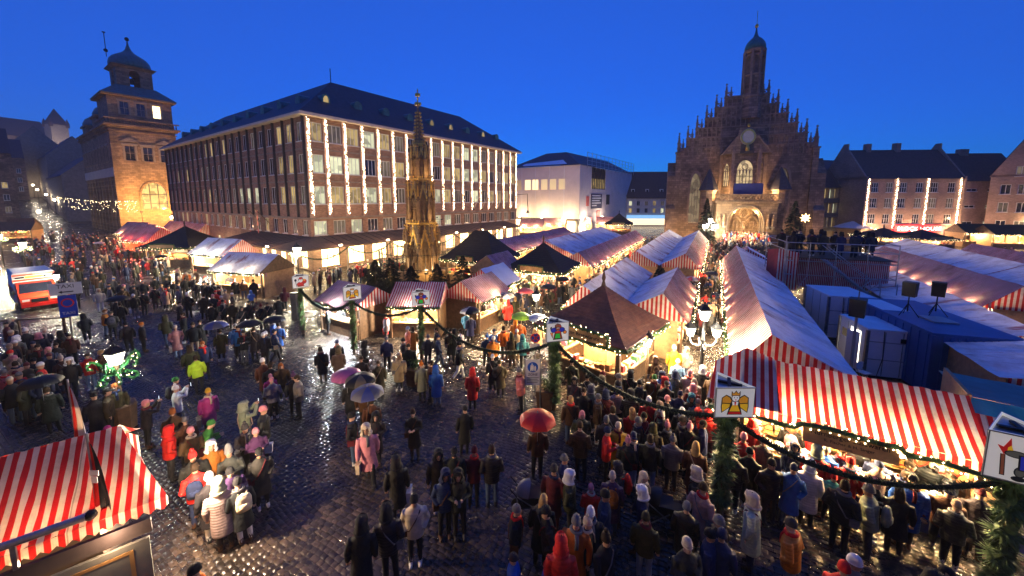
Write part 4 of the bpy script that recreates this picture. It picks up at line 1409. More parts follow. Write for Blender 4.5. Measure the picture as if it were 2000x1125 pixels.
# porch: deep arch, balcony with openwork rail
PY = -5.6
q = MB()
pp = pointed(0, 6.4, -.1, 4.3, 3.1, 10)
wall_with_arch(q, -5.2, 5.2, -.1, 7.7, pp, y=PY, depth=1.2)
q.quad((-5.2, PY, -.1), (-5.2, PY, 7.7), (-5.2, 0, 7.7), (-5.2, 0, -.1)).quad((5.2, PY, -.1), (5.2, 0, -.1), (5.2, 0, 7.7), (5.2, PY, 7.7)).quad((-5.2, PY, 7.7), (5.2, PY, 7.7), (5.2, 0, 7.7), (-5.2, 0, 7.7))
put('porch', q, mt['sandstone'], cu)
for k in range(3):
    s1 = 1 - k * .075
    ii = [(x * (s1 - .045), z * 1 if z < 4.3 else 4.3 + (z - 4.3) * (s1 - .045)) for x, z in pp]
    oo = [(x * s1, z if z < 4.3 else 4.3 + (z - 4.3) * s1) for x, z in pp]
    put('arch_moulding', MB().band(ii, oo, PY - .12 + k * .35, PY + .12 + k * .35), mt['stonegrey'], cu)
# twin inner doorways with tracery and rose
q = MB()
yb = PY + 1.25
for s2 in (-1, 1):
    a = pointed(s2 * 1.45, 2.5, 1.9, 3.6, 1.9); b = pointed(s2 * 1.45, 2.1, 1.9, 3.6, 1.6)
    q.band(b, a, yb - .1, yb + .2)
    tracery(q, s2 * 1.45, 2.1, 2.9, 3.5, 1.5, 3, yb - .03, yb + .1, .08)
    q.box(s2 * 1.45 - 1.1, s2 * 1.45 + 1.1, yb - .05, yb + .15, 2.75, 2.95)
ring = [(.85 * math.cos(2 * PI * k / 16), 6.0 + .85 * math.sin(2 * PI * k / 16)) for k in range(16)]
ring2 = [(.7 * math.cos(2 * PI * k / 16), 6.0 + .7 * math.sin(2 * PI * k / 16)) for k in range(16)]
q.band(ring2, ring, yb - .1, yb + .2, closed=True)
for k in range(6):
    a = k * PI / 3
    c_ = (.38 * math.cos(a), 6.0 + .38 * math.sin(a))
    q.band([(c_[0] + .2 * math.cos(2 * PI * j / 8), c_[1] + .2 * math.sin(2 * PI * j / 8)) for j in range(8)], [(c_[0] + .28 * math.cos(2 * PI * j / 8), c_[1] + .28 * math.sin(2 * PI * j / 8)) for j in range(8)], yb - .05, yb + .1, closed=True)
q.box(-.25, .25, yb - .2, yb + .2, -.1, 4.6)
put('porch_tracery', q, mt['sandstone'], cu)
put('porch_back_wall', MB().quad((-3.2, yb + .5, -.1), (3.2, yb + .5, -.1), (3.2, yb + .5, 7.3), (-3.2, yb + .5, 7.3)), mt['sandstone'], cu)
for s2 in (-1, 1):
    put('door', MB().box(s2 * 1.45 - .95, s2 * 1.45 + .95, yb + .35, yb + .45, 0, 2.7), mt['fin'], cu)
put('portal_statue', MB().lathe([(.3, 0), (.34, .6), (.22, 1.2), (.28, 1.4), (.16, 1.7), (.15, 1.95), (.03, 2.05)], 8), mt['sandstone'], cu, (0, yb - .35, 2.6))
for x in (-4.5, -3.7, 3.7, 4.5):
    put('jamb_statue', MB().lathe([(.28, 0), (.3, .6), (.2, 1.2), (.26, 1.35), (.14, 1.6), (.13, 1.85), (.03, 1.95)], 8), mt['sandstone'], cu, (x, PY - .25, 3.9))
    put('statue_bracket', MB().frus(0, 0, 0, .5, .12, .12, .36, .3), mt['stonegrey'], cu, (x, PY - .25, 3.4))
put('balcony_slab', MB().box(-5.6, 5.6, PY - .45, .0, 7.7, 8.0), mt['sandstone'], cu)
rail = MB()
for k in range(20):
    x = -5.3 + k * .56
    rail.band([(x + .17 * math.cos(2 * PI * j / 8), .55 + .22 * math.sin(2 * PI * j / 8)) for j in range(8)], [(x + .28 * math.cos(2 * PI * j / 8), .55 + .36 * math.sin(2 * PI * j / 8)) for j in range(8)], -.07, .07, closed=True)
rail.box(-5.6, 5.6, -.13, .13, .92, 1.15).box(-5.6, 5.6, -.1, .1, 0, .16)
put('balcony_rail', rail, mt['sandstone'], cu, (0, PY - .3, 8.0))
put('balcony_cloth', MB().box(-2.4, 2.5, PY - .1, PY, 9.0, 10.9), mt['cloth_blue'], cu)
for s2, z_ in ((-1, 10.6), (1, 10.6)):      # stair turrets with dark pointed roofs
    put('turret', MB().lathe([(1.45, -.1), (1.45, 9.6), (1.6, 9.7), (1.6, 10.0)], 8, a0=PI / 8), mt['redstone'], cu, (s2 * 6.3, -2.2, 0))
    put('turret_roof', MB().lathe([(1.95, 9.9), (1.0, 11.9), (.08, 13.6)], 8, a0=PI / 8), mt['roofdark'], cu, (s2 * 6.3, -2.2, 0))
for k, (x, y_, z_, pw) in enumerate(((-1.6, PY + .6, 6.0, 160), (1.6, PY + .6, 6.0, 160), (-3.7, -3.4, 9.2, 330), (3.7, -3.4, 9.2, 330), (-9.4, -3.6, .6, 450), (0, PY - 1.9, 2.8, 420), (8.6, -3.6, .6, 320))):  # warm floodlights added to lift the porch and lower church front
    t = thing('added_floodlight', 'small added warm flood lamp fixed to the church porch, %s fixture' % ORD[k], 'lamp', chm @ Vector((x, y_, z_)), cha, 'added floodlights of the church porch')
    put('housing', MB().box(-.14, .14, -.1, .1, -.16, .02), mt['darkmetal'], t)
    lamp(t, (0, -.25, .15), pw, (1, .62, .25), .08)

# ---------------------------------------------------------------- gothic fountain
FT = G(826, 541)
fo = thing('gothic_fountain', 'tall gilded gothic fountain spire with tiers of statues and pinnacles', 'fountain', FT, R_(10))
fo.scale = (.88, .88, 1)
gst = M('painted_fountain_stone', (0.20, 0.12, 0.055), .55, .15, var=.5, vs_=3, bump=.3)
put('basin', MB().lathe([(4.2, 0), (4.2, 1.0), (4.35, 1.05), (4.35, 1.2), (3.9, 1.2), (3.9, .6), (1.9, .6)], 8, a0=PI / 8), gst, fo)
# wrought iron cage round the basin
for k in range(40):
    a = 2 * PI * k / 40
    put('railing_bar', MB().box(-.025, .025, -.025, .025, 0, 3.2), mt['darkmetal'], fo, (5.0 * math.cos(a), 5.0 * math.sin(a), 0))
for z in (.3, 1.6, 3.0):
    put('railing_ring', MB().band([(4.97 * math.cos(2 * PI * k / 40), 4.97 * math.sin(2 * PI * k / 40)) for k in range(40)], [(5.03 * math.cos(2 * PI * k / 40), 5.03 * math.sin(2 * PI * k / 40)) for k in range(40)], 0, .05, closed=True), mt['darkmetal'], fo, (0, 0, z), rot=(-PI / 2, 0, 0))
tier_def = [(.6, 5.8, 1.85, 1.75, 'lower'), (5.8, 10.3, 1.55, 1.3, 'middle'), (10.3, 13.9, 1.02, .78, 'upper')]
statue = MB().lathe([(.2, 0), (.24, .35), (.17, .8), (.22, .95), (.12, 1.12), (.115, 1.3), (.02, 1.4)], 7).mesh('statue')
statue.materials.append(gst)
for ti, (z0, z1, r0_, r1_, nm) in enumerate(tier_def):
    H_ = z1 - z0
    put('core', MB().lathe([(r0_ * .5, z0), (r1_ * .5, z1)], 8, a0=PI / 8), gst, fo)
    sidew = 2 * r0_ * math.sin(PI / 8)
    bt = MB()
    bt.frus(0, 0, z0, z0 + H_ * .55, .16, .2, .13, .16).frus(0, 0, z0 + H_ * .55, z0 + H_ * .58, .2, .24, .2, .24).frus(0, 0, z0 + H_ * .58, z1, .11, .13, .09, .1)
    btm = bt.mesh('buttress'); btm.materials.append(gst)
    pnm = pinnacle_mesh(1.9 - ti * .35, .22); pnm.materials.append(mt['gold'])
    am = MB()
    o_ = pointed(0, sidew * .82, z0 + H_ * .08, z0 + H_ * .5, H_ * .22, 5)
    i_ = pointed(0, sidew * .62, z0 + H_ * .08, z0 + H_ * .5, H_ * .17, 5)
    am.band(i_, o_, -.07, .07)
    tracery(am, 0, sidew * .62, z0 + H_ * .3, z0 + H_ * .48, H_ * .16, 2, -.04, .04, .06)
    amm = am.mesh('arch'); amm.materials.append(gst)
    gm = MB()
    zg = z0 + H_ * .52
    gm.band([(-sidew * .34, zg), (0, zg + H_ * .3), (sidew * .34, zg)], [(-sidew * .46, zg), (0, zg + H_ * .42), (sidew * .46, zg)], -.06, .06)
    for k in range(1, 5):
        f_ = k / 5
        for s2 in (-1, 1):
            gm.box(s2 * sidew * .46 * (1 - f_) - .05, s2 * sidew * .46 * (1 - f_) + .05, -.05, .05, zg + H_ * .42 * f_, zg + H_ * .42 * f_ + .12)
    gm.box(-.09, .09, -.05, .05, zg + H_ * .42, zg + H_ * .47)
    gmm = gm.mesh('gablet'); gmm.materials.append(mt['gold'])
    for k in range(8):
        a = k * PI / 4 + PI / 8
        put('buttress', btm, None, fo, (r0_ * math.cos(a), r0_ * math.sin(a), 0), a)
        put('pinnacle', pnm, None, fo, (r0_ * 1.02 * math.cos(a), r0_ * 1.02 * math.sin(a), z0 + H_ * .62), a)
        a2 = k * PI / 4
        ap = r0_ * math.cos(PI / 8)
        put('arch', amm, None, fo, (ap * math.cos(a2), ap * math.sin(a2), 0), a2 + PI / 2)
        put('gablet', gmm, None, fo, (ap * 1.01 * math.cos(a2), ap * 1.01 * math.sin(a2), 0), a2 + PI / 2)
        put('statue', statue, None, fo, (r0_ * .82 * math.cos(a2), r0_ * .82 * math.sin(a2), z0 + H_ * (.1 if ti else .22)), a2)
        if ti == 0:
            put('statue', statue, None, fo, (r0_ * 1.12 * math.cos(a), r0_ * 1.12 * math.sin(a), z0 + 1.7), a)
            put('statue', statue, None, fo, (r0_ * 1.12 * math.cos(a), r0_ * 1.12 * math.sin(a), z0 + 3.3), a)
    put('cornice', MB().lathe([(r1_ * .9, z1 - .12), (r1_ * 1.07, z1), (r1_ * 1.07, z1 + .14), (r1_ * .9, z1 + .16)], 8, a0=PI / 8), mt['gold'], fo)
    rl = MB()
    for k in range(32):
        a = 2 * PI * k / 32
        rl.box(r1_ * .98 * math.cos(a) - .02, r1_ * .98 * math.cos(a) + .02, r1_ * .98 * math.sin(a) - .02, r1_ * .98 * math.sin(a) + .02, z1 + .15, z1 + .4)
    put('gallery_rail', rl, mt['gold'], fo)
q = MB().lathe([(.62, 13.9), (.42, 15.2), (.2, 17.1), (.09, 17.6)], 8, a0=PI / 8)
put('spire', q, gst, fo)
cr = MB().box(-.03, .17, -.045, .045, -.05, .1).mesh('crocket'); cr.materials.append(mt['gold'])
for k in range(8):
    a = k * PI / 4 + PI / 8
    for j in range(9):
        z = 14.2 + j * .36
        r_ = .62 - (z - 13.9) * .13
        put('crocket', cr, None, fo, (max(r_, .1) * math.cos(a), max(r_, .1) * math.sin(a), z), a)
fl = MB().lathe([(.07, 17.5), (.1, 17.7), (.07, 17.8), (.07, 18.4), (.12, 18.5), (.06, 18.6), (.05, 19.2), (.09, 19.3), (.02, 19.5)], 8)
for z, w in ((17.85, .42), (18.75, .3)):
    fl.box(-w, w, -.08, .08, z, z + .28).box(-.08, .08, -w, w, z, z + .28)
put('finial', fl, mt['gold'], fo)
for k in range(4):  # golden floodlights added at basin and galleries to light the fountain
    a = k * PI / 2 + .3 + R_(-60)
    t = thing('added_floodlight', 'small added gold-tinted flood lamp inside the fountain railing, %s one' % ORD[k], 'lamp', FT + Vector((4.55 * math.cos(a), 4.55 * math.sin(a), 1.3)), 0, 'added floodlights of the fountain')
    put('housing', MB().box(-.13, .13, -.13, .13, -.12, .1), mt['darkmetal'], t)
    lamp(t, (0, 0, .3), 210, (1, .68, .28), .08)
    a += PI / 4
    for z_, r_ in ((6.3, 2.7), (10.8, 2.1)):
        t = thing('added_floodlight', 'tiny added flood lamp on a bracket at the %s fountain gallery, %s one' % ('lower' if z_ < 9 else 'upper', ORD[k]), 'lamp', FT + Vector((r_ * math.cos(a), r_ * math.sin(a), z_)), a, 'added gallery floodlights of the fountain')
        put('housing', MB().box(-.06, .06, -.06, .06, -.06, .06), mt['darkmetal'], t)
        put('bracket', MB().box(-.9, -.06, -.02, .02, -.02, .02), mt['darkmetal'], t)
        lamp(t, (0, 0, .2), 38, (1, .62, .22), .05)
# ---------------------------------------------------------------- market stalls
_gc = {}
goodmats = [M('goods_%d' % i, c, .5, var=.2) for i, c in enumerate([(.5, .04, .03), (.6, .35, .08), (.65, .6, .5), (.3, .12, .04), (.75, .5, .2), (.1, .25, .1), (.45, .2, .3), (.2, .1, .05)])]


def garland_mesh(pts, r=.09, dens=70, bulbs=5.0, seed=0, wig=.02):
    """fir garland along a polyline: core tube with many needle blades; bulbs as a second mesh"""
    rr = random.Random(seed)
    pts = [Vector(p) for p in pts]
    q, b = MB(), MB()
    q.tube(pts, r * .55, 5)
    for i in range(len(pts) - 1):
        a, c = pts[i], pts[i + 1]
        L = (c - a).length
        d = (c - a).normalized()
        s = d.cross(Vector((0, 0, 1)) if abs(d.z) < .9 else Vector((1, 0, 0))).normalized()
        u = d.cross(s)
        for k in range(int(L * dens)):
            p = a + d * (rr.random() * L)
            an = rr.uniform(0, 2 * PI)
            o = (s * math.cos(an) + u * math.sin(an))
            e = p + o * r * rr.uniform(.8, 1.5) + d * rr.uniform(-.08, .08)
            w = d.cross(o) * rr.uniform(.012, .03) + d * .012
            m_ = p + o * r * .3
            q.add([m_ - w, m_ + w, e], [(0, 1, 2)])
        for k in range(int(L * bulbs + rr.random())):
            p = a + d * (rr.random() * L)
            an = rr.uniform(0, 2 * PI)
            p = p + (s * math.cos(an) + u * math.sin(an)) * r * 1.05
            z = .022
            b.add([p + Vector(v_) * z for v_ in ((1, 0, 0), (-1, 0, 0), (0, 1, 0), (0, -1, 0), (0, 0, 1), (0, 0, -1))],
                  [(0, 2, 4), (2, 1, 4), (1, 3, 4), (3, 0, 4), (2, 0, 5), (1, 2, 5), (3, 1, 5), (0, 3, 5)])
    return q, b


def stall_meshes(L, D, he, hr, ro, kind, oh, seed, key):
    k = (L, D, he, hr, ro, kind, oh, seed, key)
    if k in _gc:
        return _gc[k]
    rr = random.Random(seed)
    m = {}
    kf = (hr - he) / max(ro, .1)
    kb = (hr - he) / (D - ro)

    def slope(ya, za, yb, zb, n=7, rows=4):
        """slightly sagging cloth"""
        q = MB()
        for j in range(rows + 1):
            t = j / rows
            for i in range(n + 1):
                x = -.12 + (L + .24) * i / n
                sag = -.05 * math.sin(PI * t) * (1 if 0 < i < n else .4) + .02 * math.sin(i * 2.1 + seed)
                q.v.append((x, ya + (yb - ya) * t, za + (zb - za) * t + sag))
        for j in range(rows):
            for i in range(n):
                a = j * (n + 1) + i
                q.f.append((a, a + 1, a + n + 2, a + n + 1)); q.m.append(0)
        return q
    m['front'] = slope(-oh, he - oh * kf * .55, ro, hr).mesh('roof_front', True)
    m['back'] = slope(ro, hr, D + .2, he - .2 * kb).mesh('roof_back', True)
    q = MB()
    n = max(6, int(L / .22))
    for i in range(n):
        x0, x1 = -.12 + (L + .24) * i / n, -.12 + (L + .24) * (i + 1) / n
        xm = (x0 + x1) / 2
        zt = he - oh * kf * .55
        q.add([(x0, -oh, zt), (x1, -oh, zt), (x1, -oh - .01, zt - .16), (xm, -oh - .015, zt - .26), (x0, -oh - .01, zt - .16)], [(0, 1, 2, 3, 4)])
    m['valance'] = q.mesh('valance')
    q = MB().poly([(0, -oh * .8, he - .25), (0, 0, he - .25), (0, D, he - .25), (0, D, he), (0, ro, hr - .03), (0, -oh * .8, he - oh * kf * .45)])
    m['gable'] = q.mesh('gable')
    post = MB().box(-.05, .05, -.05, .05, 0, he).mesh('post')
    m['post'] = post
    m['counter'] = MB().box(.02, L - .02, -.12, .55, .92, .99).mesh('counter')
    m['panel'] = MB().box(.02, L - .02, .02, .08, 0, .92).mesh('front_panel')
    m['wall'] = MB().box(0, L, D - .06, D, 0, he - .06).mesh('back_wall')
    m['side'] = MB().box(-.03, .03, .1, D - .06, 0, he - .1).mesh('side_wall')
    q = MB()
    for j in range(3):
        for i in range(int(L / .22)):
            w, h = rr.uniform(.08, .19), rr.uniform(.08, .28)
            x = .15 + i * .22 + rr.uniform(0, .04)
            if x + w > L - .1:
                continue
            if j == 0:
                q.box(x, x + w, .05, .25, .995, .995 + h * .7, rr.randrange(8))
            else:
                q.box(x, x + w, D - .45, D - .22, .9 + j * .45, .9 + j * .45 + h, rr.randrange(8))
    for j in (1, 2):
        q.box(.05, L - .05, D - .5, D - .07, .86 + j * .45, .895 + j * .45, 4)
    for i in range(int(L / .3)):
        x = .2 + i * .3 + rr.uniform(-.05, .05)
        q.box(x, x + .12, .3, .34, he - .55 + rr.uniform(-.1, .1), he - .22, rr.randrange(8))
    m['goods'] = q.mesh('goods')
    pts = [(x, -oh - .04, he - oh * kf * .55 - .06 - .07 * abs(math.sin(x * 2.0))) for x in np.linspace(-.12, L + .12, max(8, int(L * 4)))]
    g, b = garland_mesh(pts, .12, 75, 8, seed)
    m['garland'] = g.mesh('garland'); m['bulbs'] = b.mesh('bulbs')
    _gc[k] = m
    return m


def stall(label, loc, rz, L, D=3.0, he=2.45, hr=3.55, ro=.8, fm='stripe', bm='stripe_h', power=420, seed=0, oh=.45, group=None, detail=2, name='market_stall', wall='lightwood', color=(1, .68, .35), gm='stripe_g', extra=None):
    t = thing(name, label, 'stall', loc, rz, group)
    m = stall_meshes(L, D, he, hr, ro, 0, oh, seed, (fm, bm, wall, gm))
    put('roof_front', m['front'], mt[fm], t)
    put('roof_back', m['back'], mt[bm], t)
    put('valance', m['valance'], mt[fm], t)
    put('gable', m['gable'], mt[gm], t, (-.1, 0, 0))
    put('gable', m['gable'], None, t, (L + .1, 0, 0))
    put('counter', m['counter'], mt['lightwood'], t)
    put('front_panel', m['panel'], mt['wood'], t)
    put('back_wall', m['wall'], mt[wall], t)
    put('side_wall', m['side'], mt[wall], t, (.03, 0, 0))
    put('side_wall', m['side'], None, t, (L - .03, 0, 0))
    for x in (.05, L - .05):
        put('post', m['post'], mt['wood'], t, (x, -.1, 0))
    put('goods', m['goods'], goodmats, t, kind='stuff')
    g = put('garland', m['garland'], mt['needle'], t)
    put('bulbs', m['bulbs'], mt['bulb'], g, kind='stuff')
    nl = max(1, round(L / 2.6))
    for i in range(nl):
        x = L * (i + .5) / nl
        put('lamp', MB().ball((0, 0, 0), .085, 8, 5) if detail else MB().ball((0, 0, 0), .085, 6, 4), mt['lampglass'], t, (x, .12, he - .28))
        lamp(t, (x, -.28, he - .45), power / nl, color, .1)
    return t


def W2(t):
    return Matrix.Translation(t.location) @ Matrix.Rotation(t.rotation_euler.z, 4, 'Z')


# row along the right of the church aisle (front faces the aisle)
y = 44.0
for i in range(6):
    stall('red-striped stall with snowy rear roof right of the church aisle, %s from the church' % ORD[i], (1.25, y, 0), -PI / 2, 4.7, 3.15, 2.45, 3.6, .75, 'stripe', 'stripe_h', 330, seed=i % 3, group='stalls right of the church aisle')
    y -= 4.72
# double row left of the church aisle
for k, (ya, n, L) in enumerate(((31.5, 2, 5.7), (64, 5, 5.6))):
    y = ya
    for i in range(n):
        stall('%s stall facing left, %s from the church, back to back with the aisle stalls' % (('near', 'far')[1 - (k == 0)], ORD[i]), (-7.2, y, 0), -PI / 2, L, 2.75, 2.4, 3.5, .8, 'stripe_p', 'stripe_s', 420, seed=3 + (i + k) % 2, group='stalls facing left in the middle block')
        y -= L + .03
for k, (ya, n, L) in enumerate(((20.2, 2, 4.0), (36.2, 5, 5.5))):
    y = ya
    for i in range(n):
        stall('%s stall left of the church aisle, %s from the sausage hut' % (('near', 'far')[k], ORD[i]), (-1.3, y, 0), PI / 2, L, 2.85, 2.4, 3.55, .85, 'stripe', 'stripe_h', 340, seed=5 + (i + k) % 2, group='stalls left of the church aisle')
        y += L + .03
# rows further left
y = 33.2
for i in range(6):
    stall('pink-roofed striped stall facing the second aisle, %s from the black round hut' % ORD[i], (-10.2, y, 0), PI / 2, 4.7, 3.0, 2.35, 3.4, .95, 'stripe_p', 'stripe_s', 430, seed=7 + i % 2, group='stalls of the second aisle')
    y += 4.73
y = 62.0
for i in range(5):
    stall('stall with broad snow-covered roof behind the pink row, %s from the church' % ORD[i], (-17.5, y, 0), -PI / 2, 4.7, 3.9, 2.4, 3.7, .6, 'stripe_p', 'stripe_h', 300, seed=9 + i % 2, group='snow-roofed stalls behind the pink row')
    y -= 4.73
y = 36.0
for i in range(5):
    stall('pink-roofed stall beside the town hall, %s from the fountain' % ORD[i], (-20.3, y, 0), PI / 2, 4.4, 3.8, 2.5, 3.7, 1.9, 'stripe_p', 'stripe_s', 430, seed=11 + i % 2, group='stalls beside the town hall', gm='lightwood')
    y += 4.45
# rows to the right
y = 51.0
for i in range(4):
    stall('long striped stall facing left in the right-hand rows, %s from the church' % ORD[i], (14.1, y, 0), -PI / 2, 4.9, 2.9, 2.4, 3.6, 1.1, 'stripe_p', 'stripe_s', 520, seed=13 + i % 2, group='stalls of the right-hand rows')
    y -= 4.93
y = 36.0
for i in range(5):
    stall('stall with snow-covered striped roof behind the right-hand rows, %s from the near end' % ORD[i], (20.6, y, 0), PI / 2, 4.9, 3.4, 2.4, 3.7, .7, 'stripe_p', 'stripe_h', 380, seed=15 + i % 2, group='snowy stalls behind the right-hand rows')
    y += 4.93
y = 44.0
for i in range(4):
    stall('pink striped stall of the rearmost right-hand row, %s from the near end' % ORD[i], (23.4, y, 0), -PI / 2, 4.9, 3.2, 2.4, 3.6, 1.1, 'stripe_p', 'stripe_s', 420, seed=17 + i % 2, group='rearmost right-hand stalls')
    y += 4.93
y = 23.2
for i in range(3):
    stall('low stall with broad snow sheet roof behind the blue container, %s from the near end' % ORD[i], (12.6, y, 0), PI / 2, 4.9, 3.0, 2.3, 2.95, .5, 'stripe_p', 'stripe_h', 300, seed=19 + i % 2, group='snow-sheet stalls behind the container', gm='stripe_gp')
    y += 4.93
stall('snow-topped striped stall at the right edge near the container', (12.4, 18.2, 0), PI / 2, 4.0, 3.6, 2.5, 3.0, .5, 'stripe', 'stripe_s', 260, seed=21)
# stalls round the fountain
stall('low striped stall left of the angel light box, by the fountain', (-21.9, 14.3, 0), R_(-3), 3.7, 2.6, 2.15, 3.0, 1.3, 'stripe_p', 'stripe', 520, seed=22, wall='wood', color=(.92, .95, 1.0))
stall('brightly lit striped stall with white name board before the fountain', (-16.9, 15.4, 0), R_(27), 3.0, 2.4, 2.25, 3.15, 1.4, 'stripe_p', 'stripe_p', 700, seed=23, color=(1, .82, .58))
stall('red-striped stall with gabled end right of the fountain', (-12.6, 18.4, 0), PI / 2, 3.4, 2.7, 2.3, 3.25, 1.2, 'stripe_p', 'stripe_p', 620, seed=24, wall='wood')
stall('grey-roofed striped stall second right of the fountain', (-13.6, 22.2, 0), PI / 2, 3.0, 2.6, 2.3, 3.3, 1.2, 'snow', 'stripe_p', 420, seed=25)
stall('purple-striped stall behind the fountain stalls', (-15.2, 25.6, 0), PI / 2, 3.4, 3.0, 2.5, 3.7, 1.3, 'stripe_p', 'stripe_p', 380, seed=26, gm='lightwood')
# cluster in front of the town hall's side
stall('grey-roofed stall with garlands before the town hall canopy', (-38.3, 15.2, 0), R_(14), 5.4, 3.2, 2.4, 3.6, 1.6, 'stripe_s', 'stripe_s', 900, seed=27, color=(1, .82, .55), gm='wood')
stall('red-gabled stall left of the town hall canopy', (-51.5, 18.6, 0), R_(9), 5.6, 3.6, 2.5, 3.9, 1.8, 'stripe_s', 'stripe', 1500, seed=28, color=(1, .9, .72))
for i, (x, y_, rz) in enumerate(((-76, 19.5, 10), (-84, 21.5, 10), (-92, 23.0, 10), (-79, 26.0, 10), (-88, 27.5, 10))):
    stall('red-striped stall at the foot of the old town hall, %s of the cluster' % ORD[i], (x, y_, 0), R_(rz), 6.0, 4.0, 2.6, 4.3, 1.6, 'stripe', 'stripe', 900, seed=29 + i % 2, group='stalls below the old town hall', detail=0, color=(1, .12, .07) if i == 0 else (1, .68, .35))
for i, (x, y_) in enumerate(((-118, 12), (-128, 13.5), (-138, 15))):
    stall('brown-roofed stall far up at the street mouth, %s from the square' % ORD[i], (x, y_, 0), R_(60), 6.0, 4.0, 2.6, 4.0, 1.6, 'rooftile', 'rooftile', 500, seed=31, group='stalls at the street mouth', detail=0, gm='wood')


# ---------------------------------------------------------------- round huts under pyramid roofs
def hut(label, c, half, rz, he, za, rm, power, seed=0, courses=12, sign=None, ridge=0.0, group=None, garl=True, finial=True):
    t = thing('market_hut', label, 'hut', (c[0], c[1], 0), rz, group)
    e = half + .55
    for k in range(courses):
        f0, f1 = k / courses, (k + 1) / courses
        cur = lambda f: he + (za - he) * (f ** 1.25)
        a0, a1 = e * (1 - f0) + .05, e * (1 - f1) + .05
        z0, z1 = cur(f0), cur(f1)
        q = MB()
        q.frus(0, 0, z0, z1 + .0, a0 + ridge * f0, a0, a1 + ridge * f1, a1)
        q.frus(0, 0, z0 - .035, z0 + .004, a0 + .02 + ridge * f0, a0 + .02, a0 + .02 + ridge * f0, a0 + .02)
        put('shingle_course', q, mt[rm], t)
    if finial:
        put('finial', MB().lathe([(.12, 0), (.06, .25), (.1, .4), (.03, .75)], 8), mt['wood'], t, (0, 0, za - .05))
    for sx in (-1, 1):
        for sy in (-1, 1):
            put('post', MB().box(-.09, .09, -.09, .09, 0, he + .1), mt['wood'], t, (sx * half, sy * half, 0))
    for k in range(4):
        a = k * PI / 2
        put('counter', MB().box(-half + .1, half - .1, -half - .2, -half + .4, .98, 1.05), mt['lightwood'], t, (0, 0, 0), a)
        put('counter_panel', MB().box(-half + .1, half - .1, -half + .02, -half + .1, 0, .98), mt['wood'], t, (0, 0, 0), a)
        q = MB()
        rr = random.Random(seed + k)
        for j in range(int(half * 7)):
            x = -half + .25 + j * .27
            if x < half - .3:
                q.box(x, x + rr.uniform(.1, .22), -half - .1, -half + .2, 1.053, 1.1 + rr.uniform(.02, .25), rr.randrange(8))
        put('goods', q, goodmats, t, (0, 0, 0), a, kind='stuff')
        put('fascia', MB().box(-e, e, -e - .0, -e + .06, he - .22, he - .04), mt['wood'], t, (0, 0, 0), a)
    put('kitchen_core', MB().box(-half * .35, half * .35, -half * .35, half * .35, 0, he - .1), mt['lightwood'], t)
    put('grill_hood', MB().frus(0, 0, 1.7, he, half * .5, half * .5, .3, .3), mt['metal'], t)
    if garl:
        pts = []
        for k in range(4):
            a = k * PI / 2
            for j in range(9):
                x = -e + 2 * e * j / 9
                z = he - .12 - .1 * abs(math.sin(j * 1.9))
                yy = -e - .06
                pts.append((x * math.cos(a) - yy * math.sin(a), x * math.sin(a) + yy * math.cos(a), z))
        pts.append(pts[0])
        g, b = garland_mesh(pts, .15, 80, 12, seed)
        go = put('garland', g, mt['needle'], t)
        put('bulbs', b, mt['bulb'], go, kind='stuff')
    for k in range(4):
        a = k * PI / 2
        p = Vector((math.sin(a) * half * .62, -math.cos(a) * half * .62, he - .35))
        put('lamp', MB().ball((0, 0, 0), .1, 8, 5), mt['lampglass'], t, p)
        lamp(t, (p.x * 1.35, p.y * 1.35, p.z - .05), power / 4, (1, .68, .34), .1)
    if sign:
        s = put('sign_board', MB().box(-sign[1] / 2, sign[1] / 2, -.05, .05, -.2, .22), mt['signwood'], t, (0, -e - .08, he + .1))
        gg, bb_ = garland_mesh([(-sign[1] / 2 - .1, -.1, -.2), (-sign[1] / 2 - .1, -.1, .25), (0, -.1, .33), (sign[1] / 2 + .1, -.1, .25), (sign[1] / 2 + .1, -.1, -.2)], .11, 90, 12, seed + 50)
        gg = put('garland', gg, mt['needle'], s)
        if sign[0]:
            put('bulbs', bb_, mt['bulb'], t, s.location, kind='stuff')
            text('lettering', sign[0], s, (0, -.056, -.07), .24, mt['black'], fit=sign[1] * .92)
    return t


def text(name, body, parent, loc, size, m, rot=(PI / 2, 0, 0), fit=None, align='CENTER'):
    c = bpy.data.curves.new(name, 'FONT')
    c.body = body
    c.size = size
    c.align_x = align
    c.extrude = .004
    c.resolution_u = 2
    ob = bpy.data.objects.new(name, c)
    COL.objects.link(ob)
    me = bpy.data.meshes.new_from_object(ob.evaluated_get(bpy.context.evaluated_depsgraph_get()))
    bpy.data.objects.remove(ob)
    sx = min(1.6, fit / (len(body) * size * .52)) if fit else 1
    o = put(name, me, m, parent, loc, rot=rot, scale=(sx, 1, 1))
    o['kind'] = 'stuff'
    return o


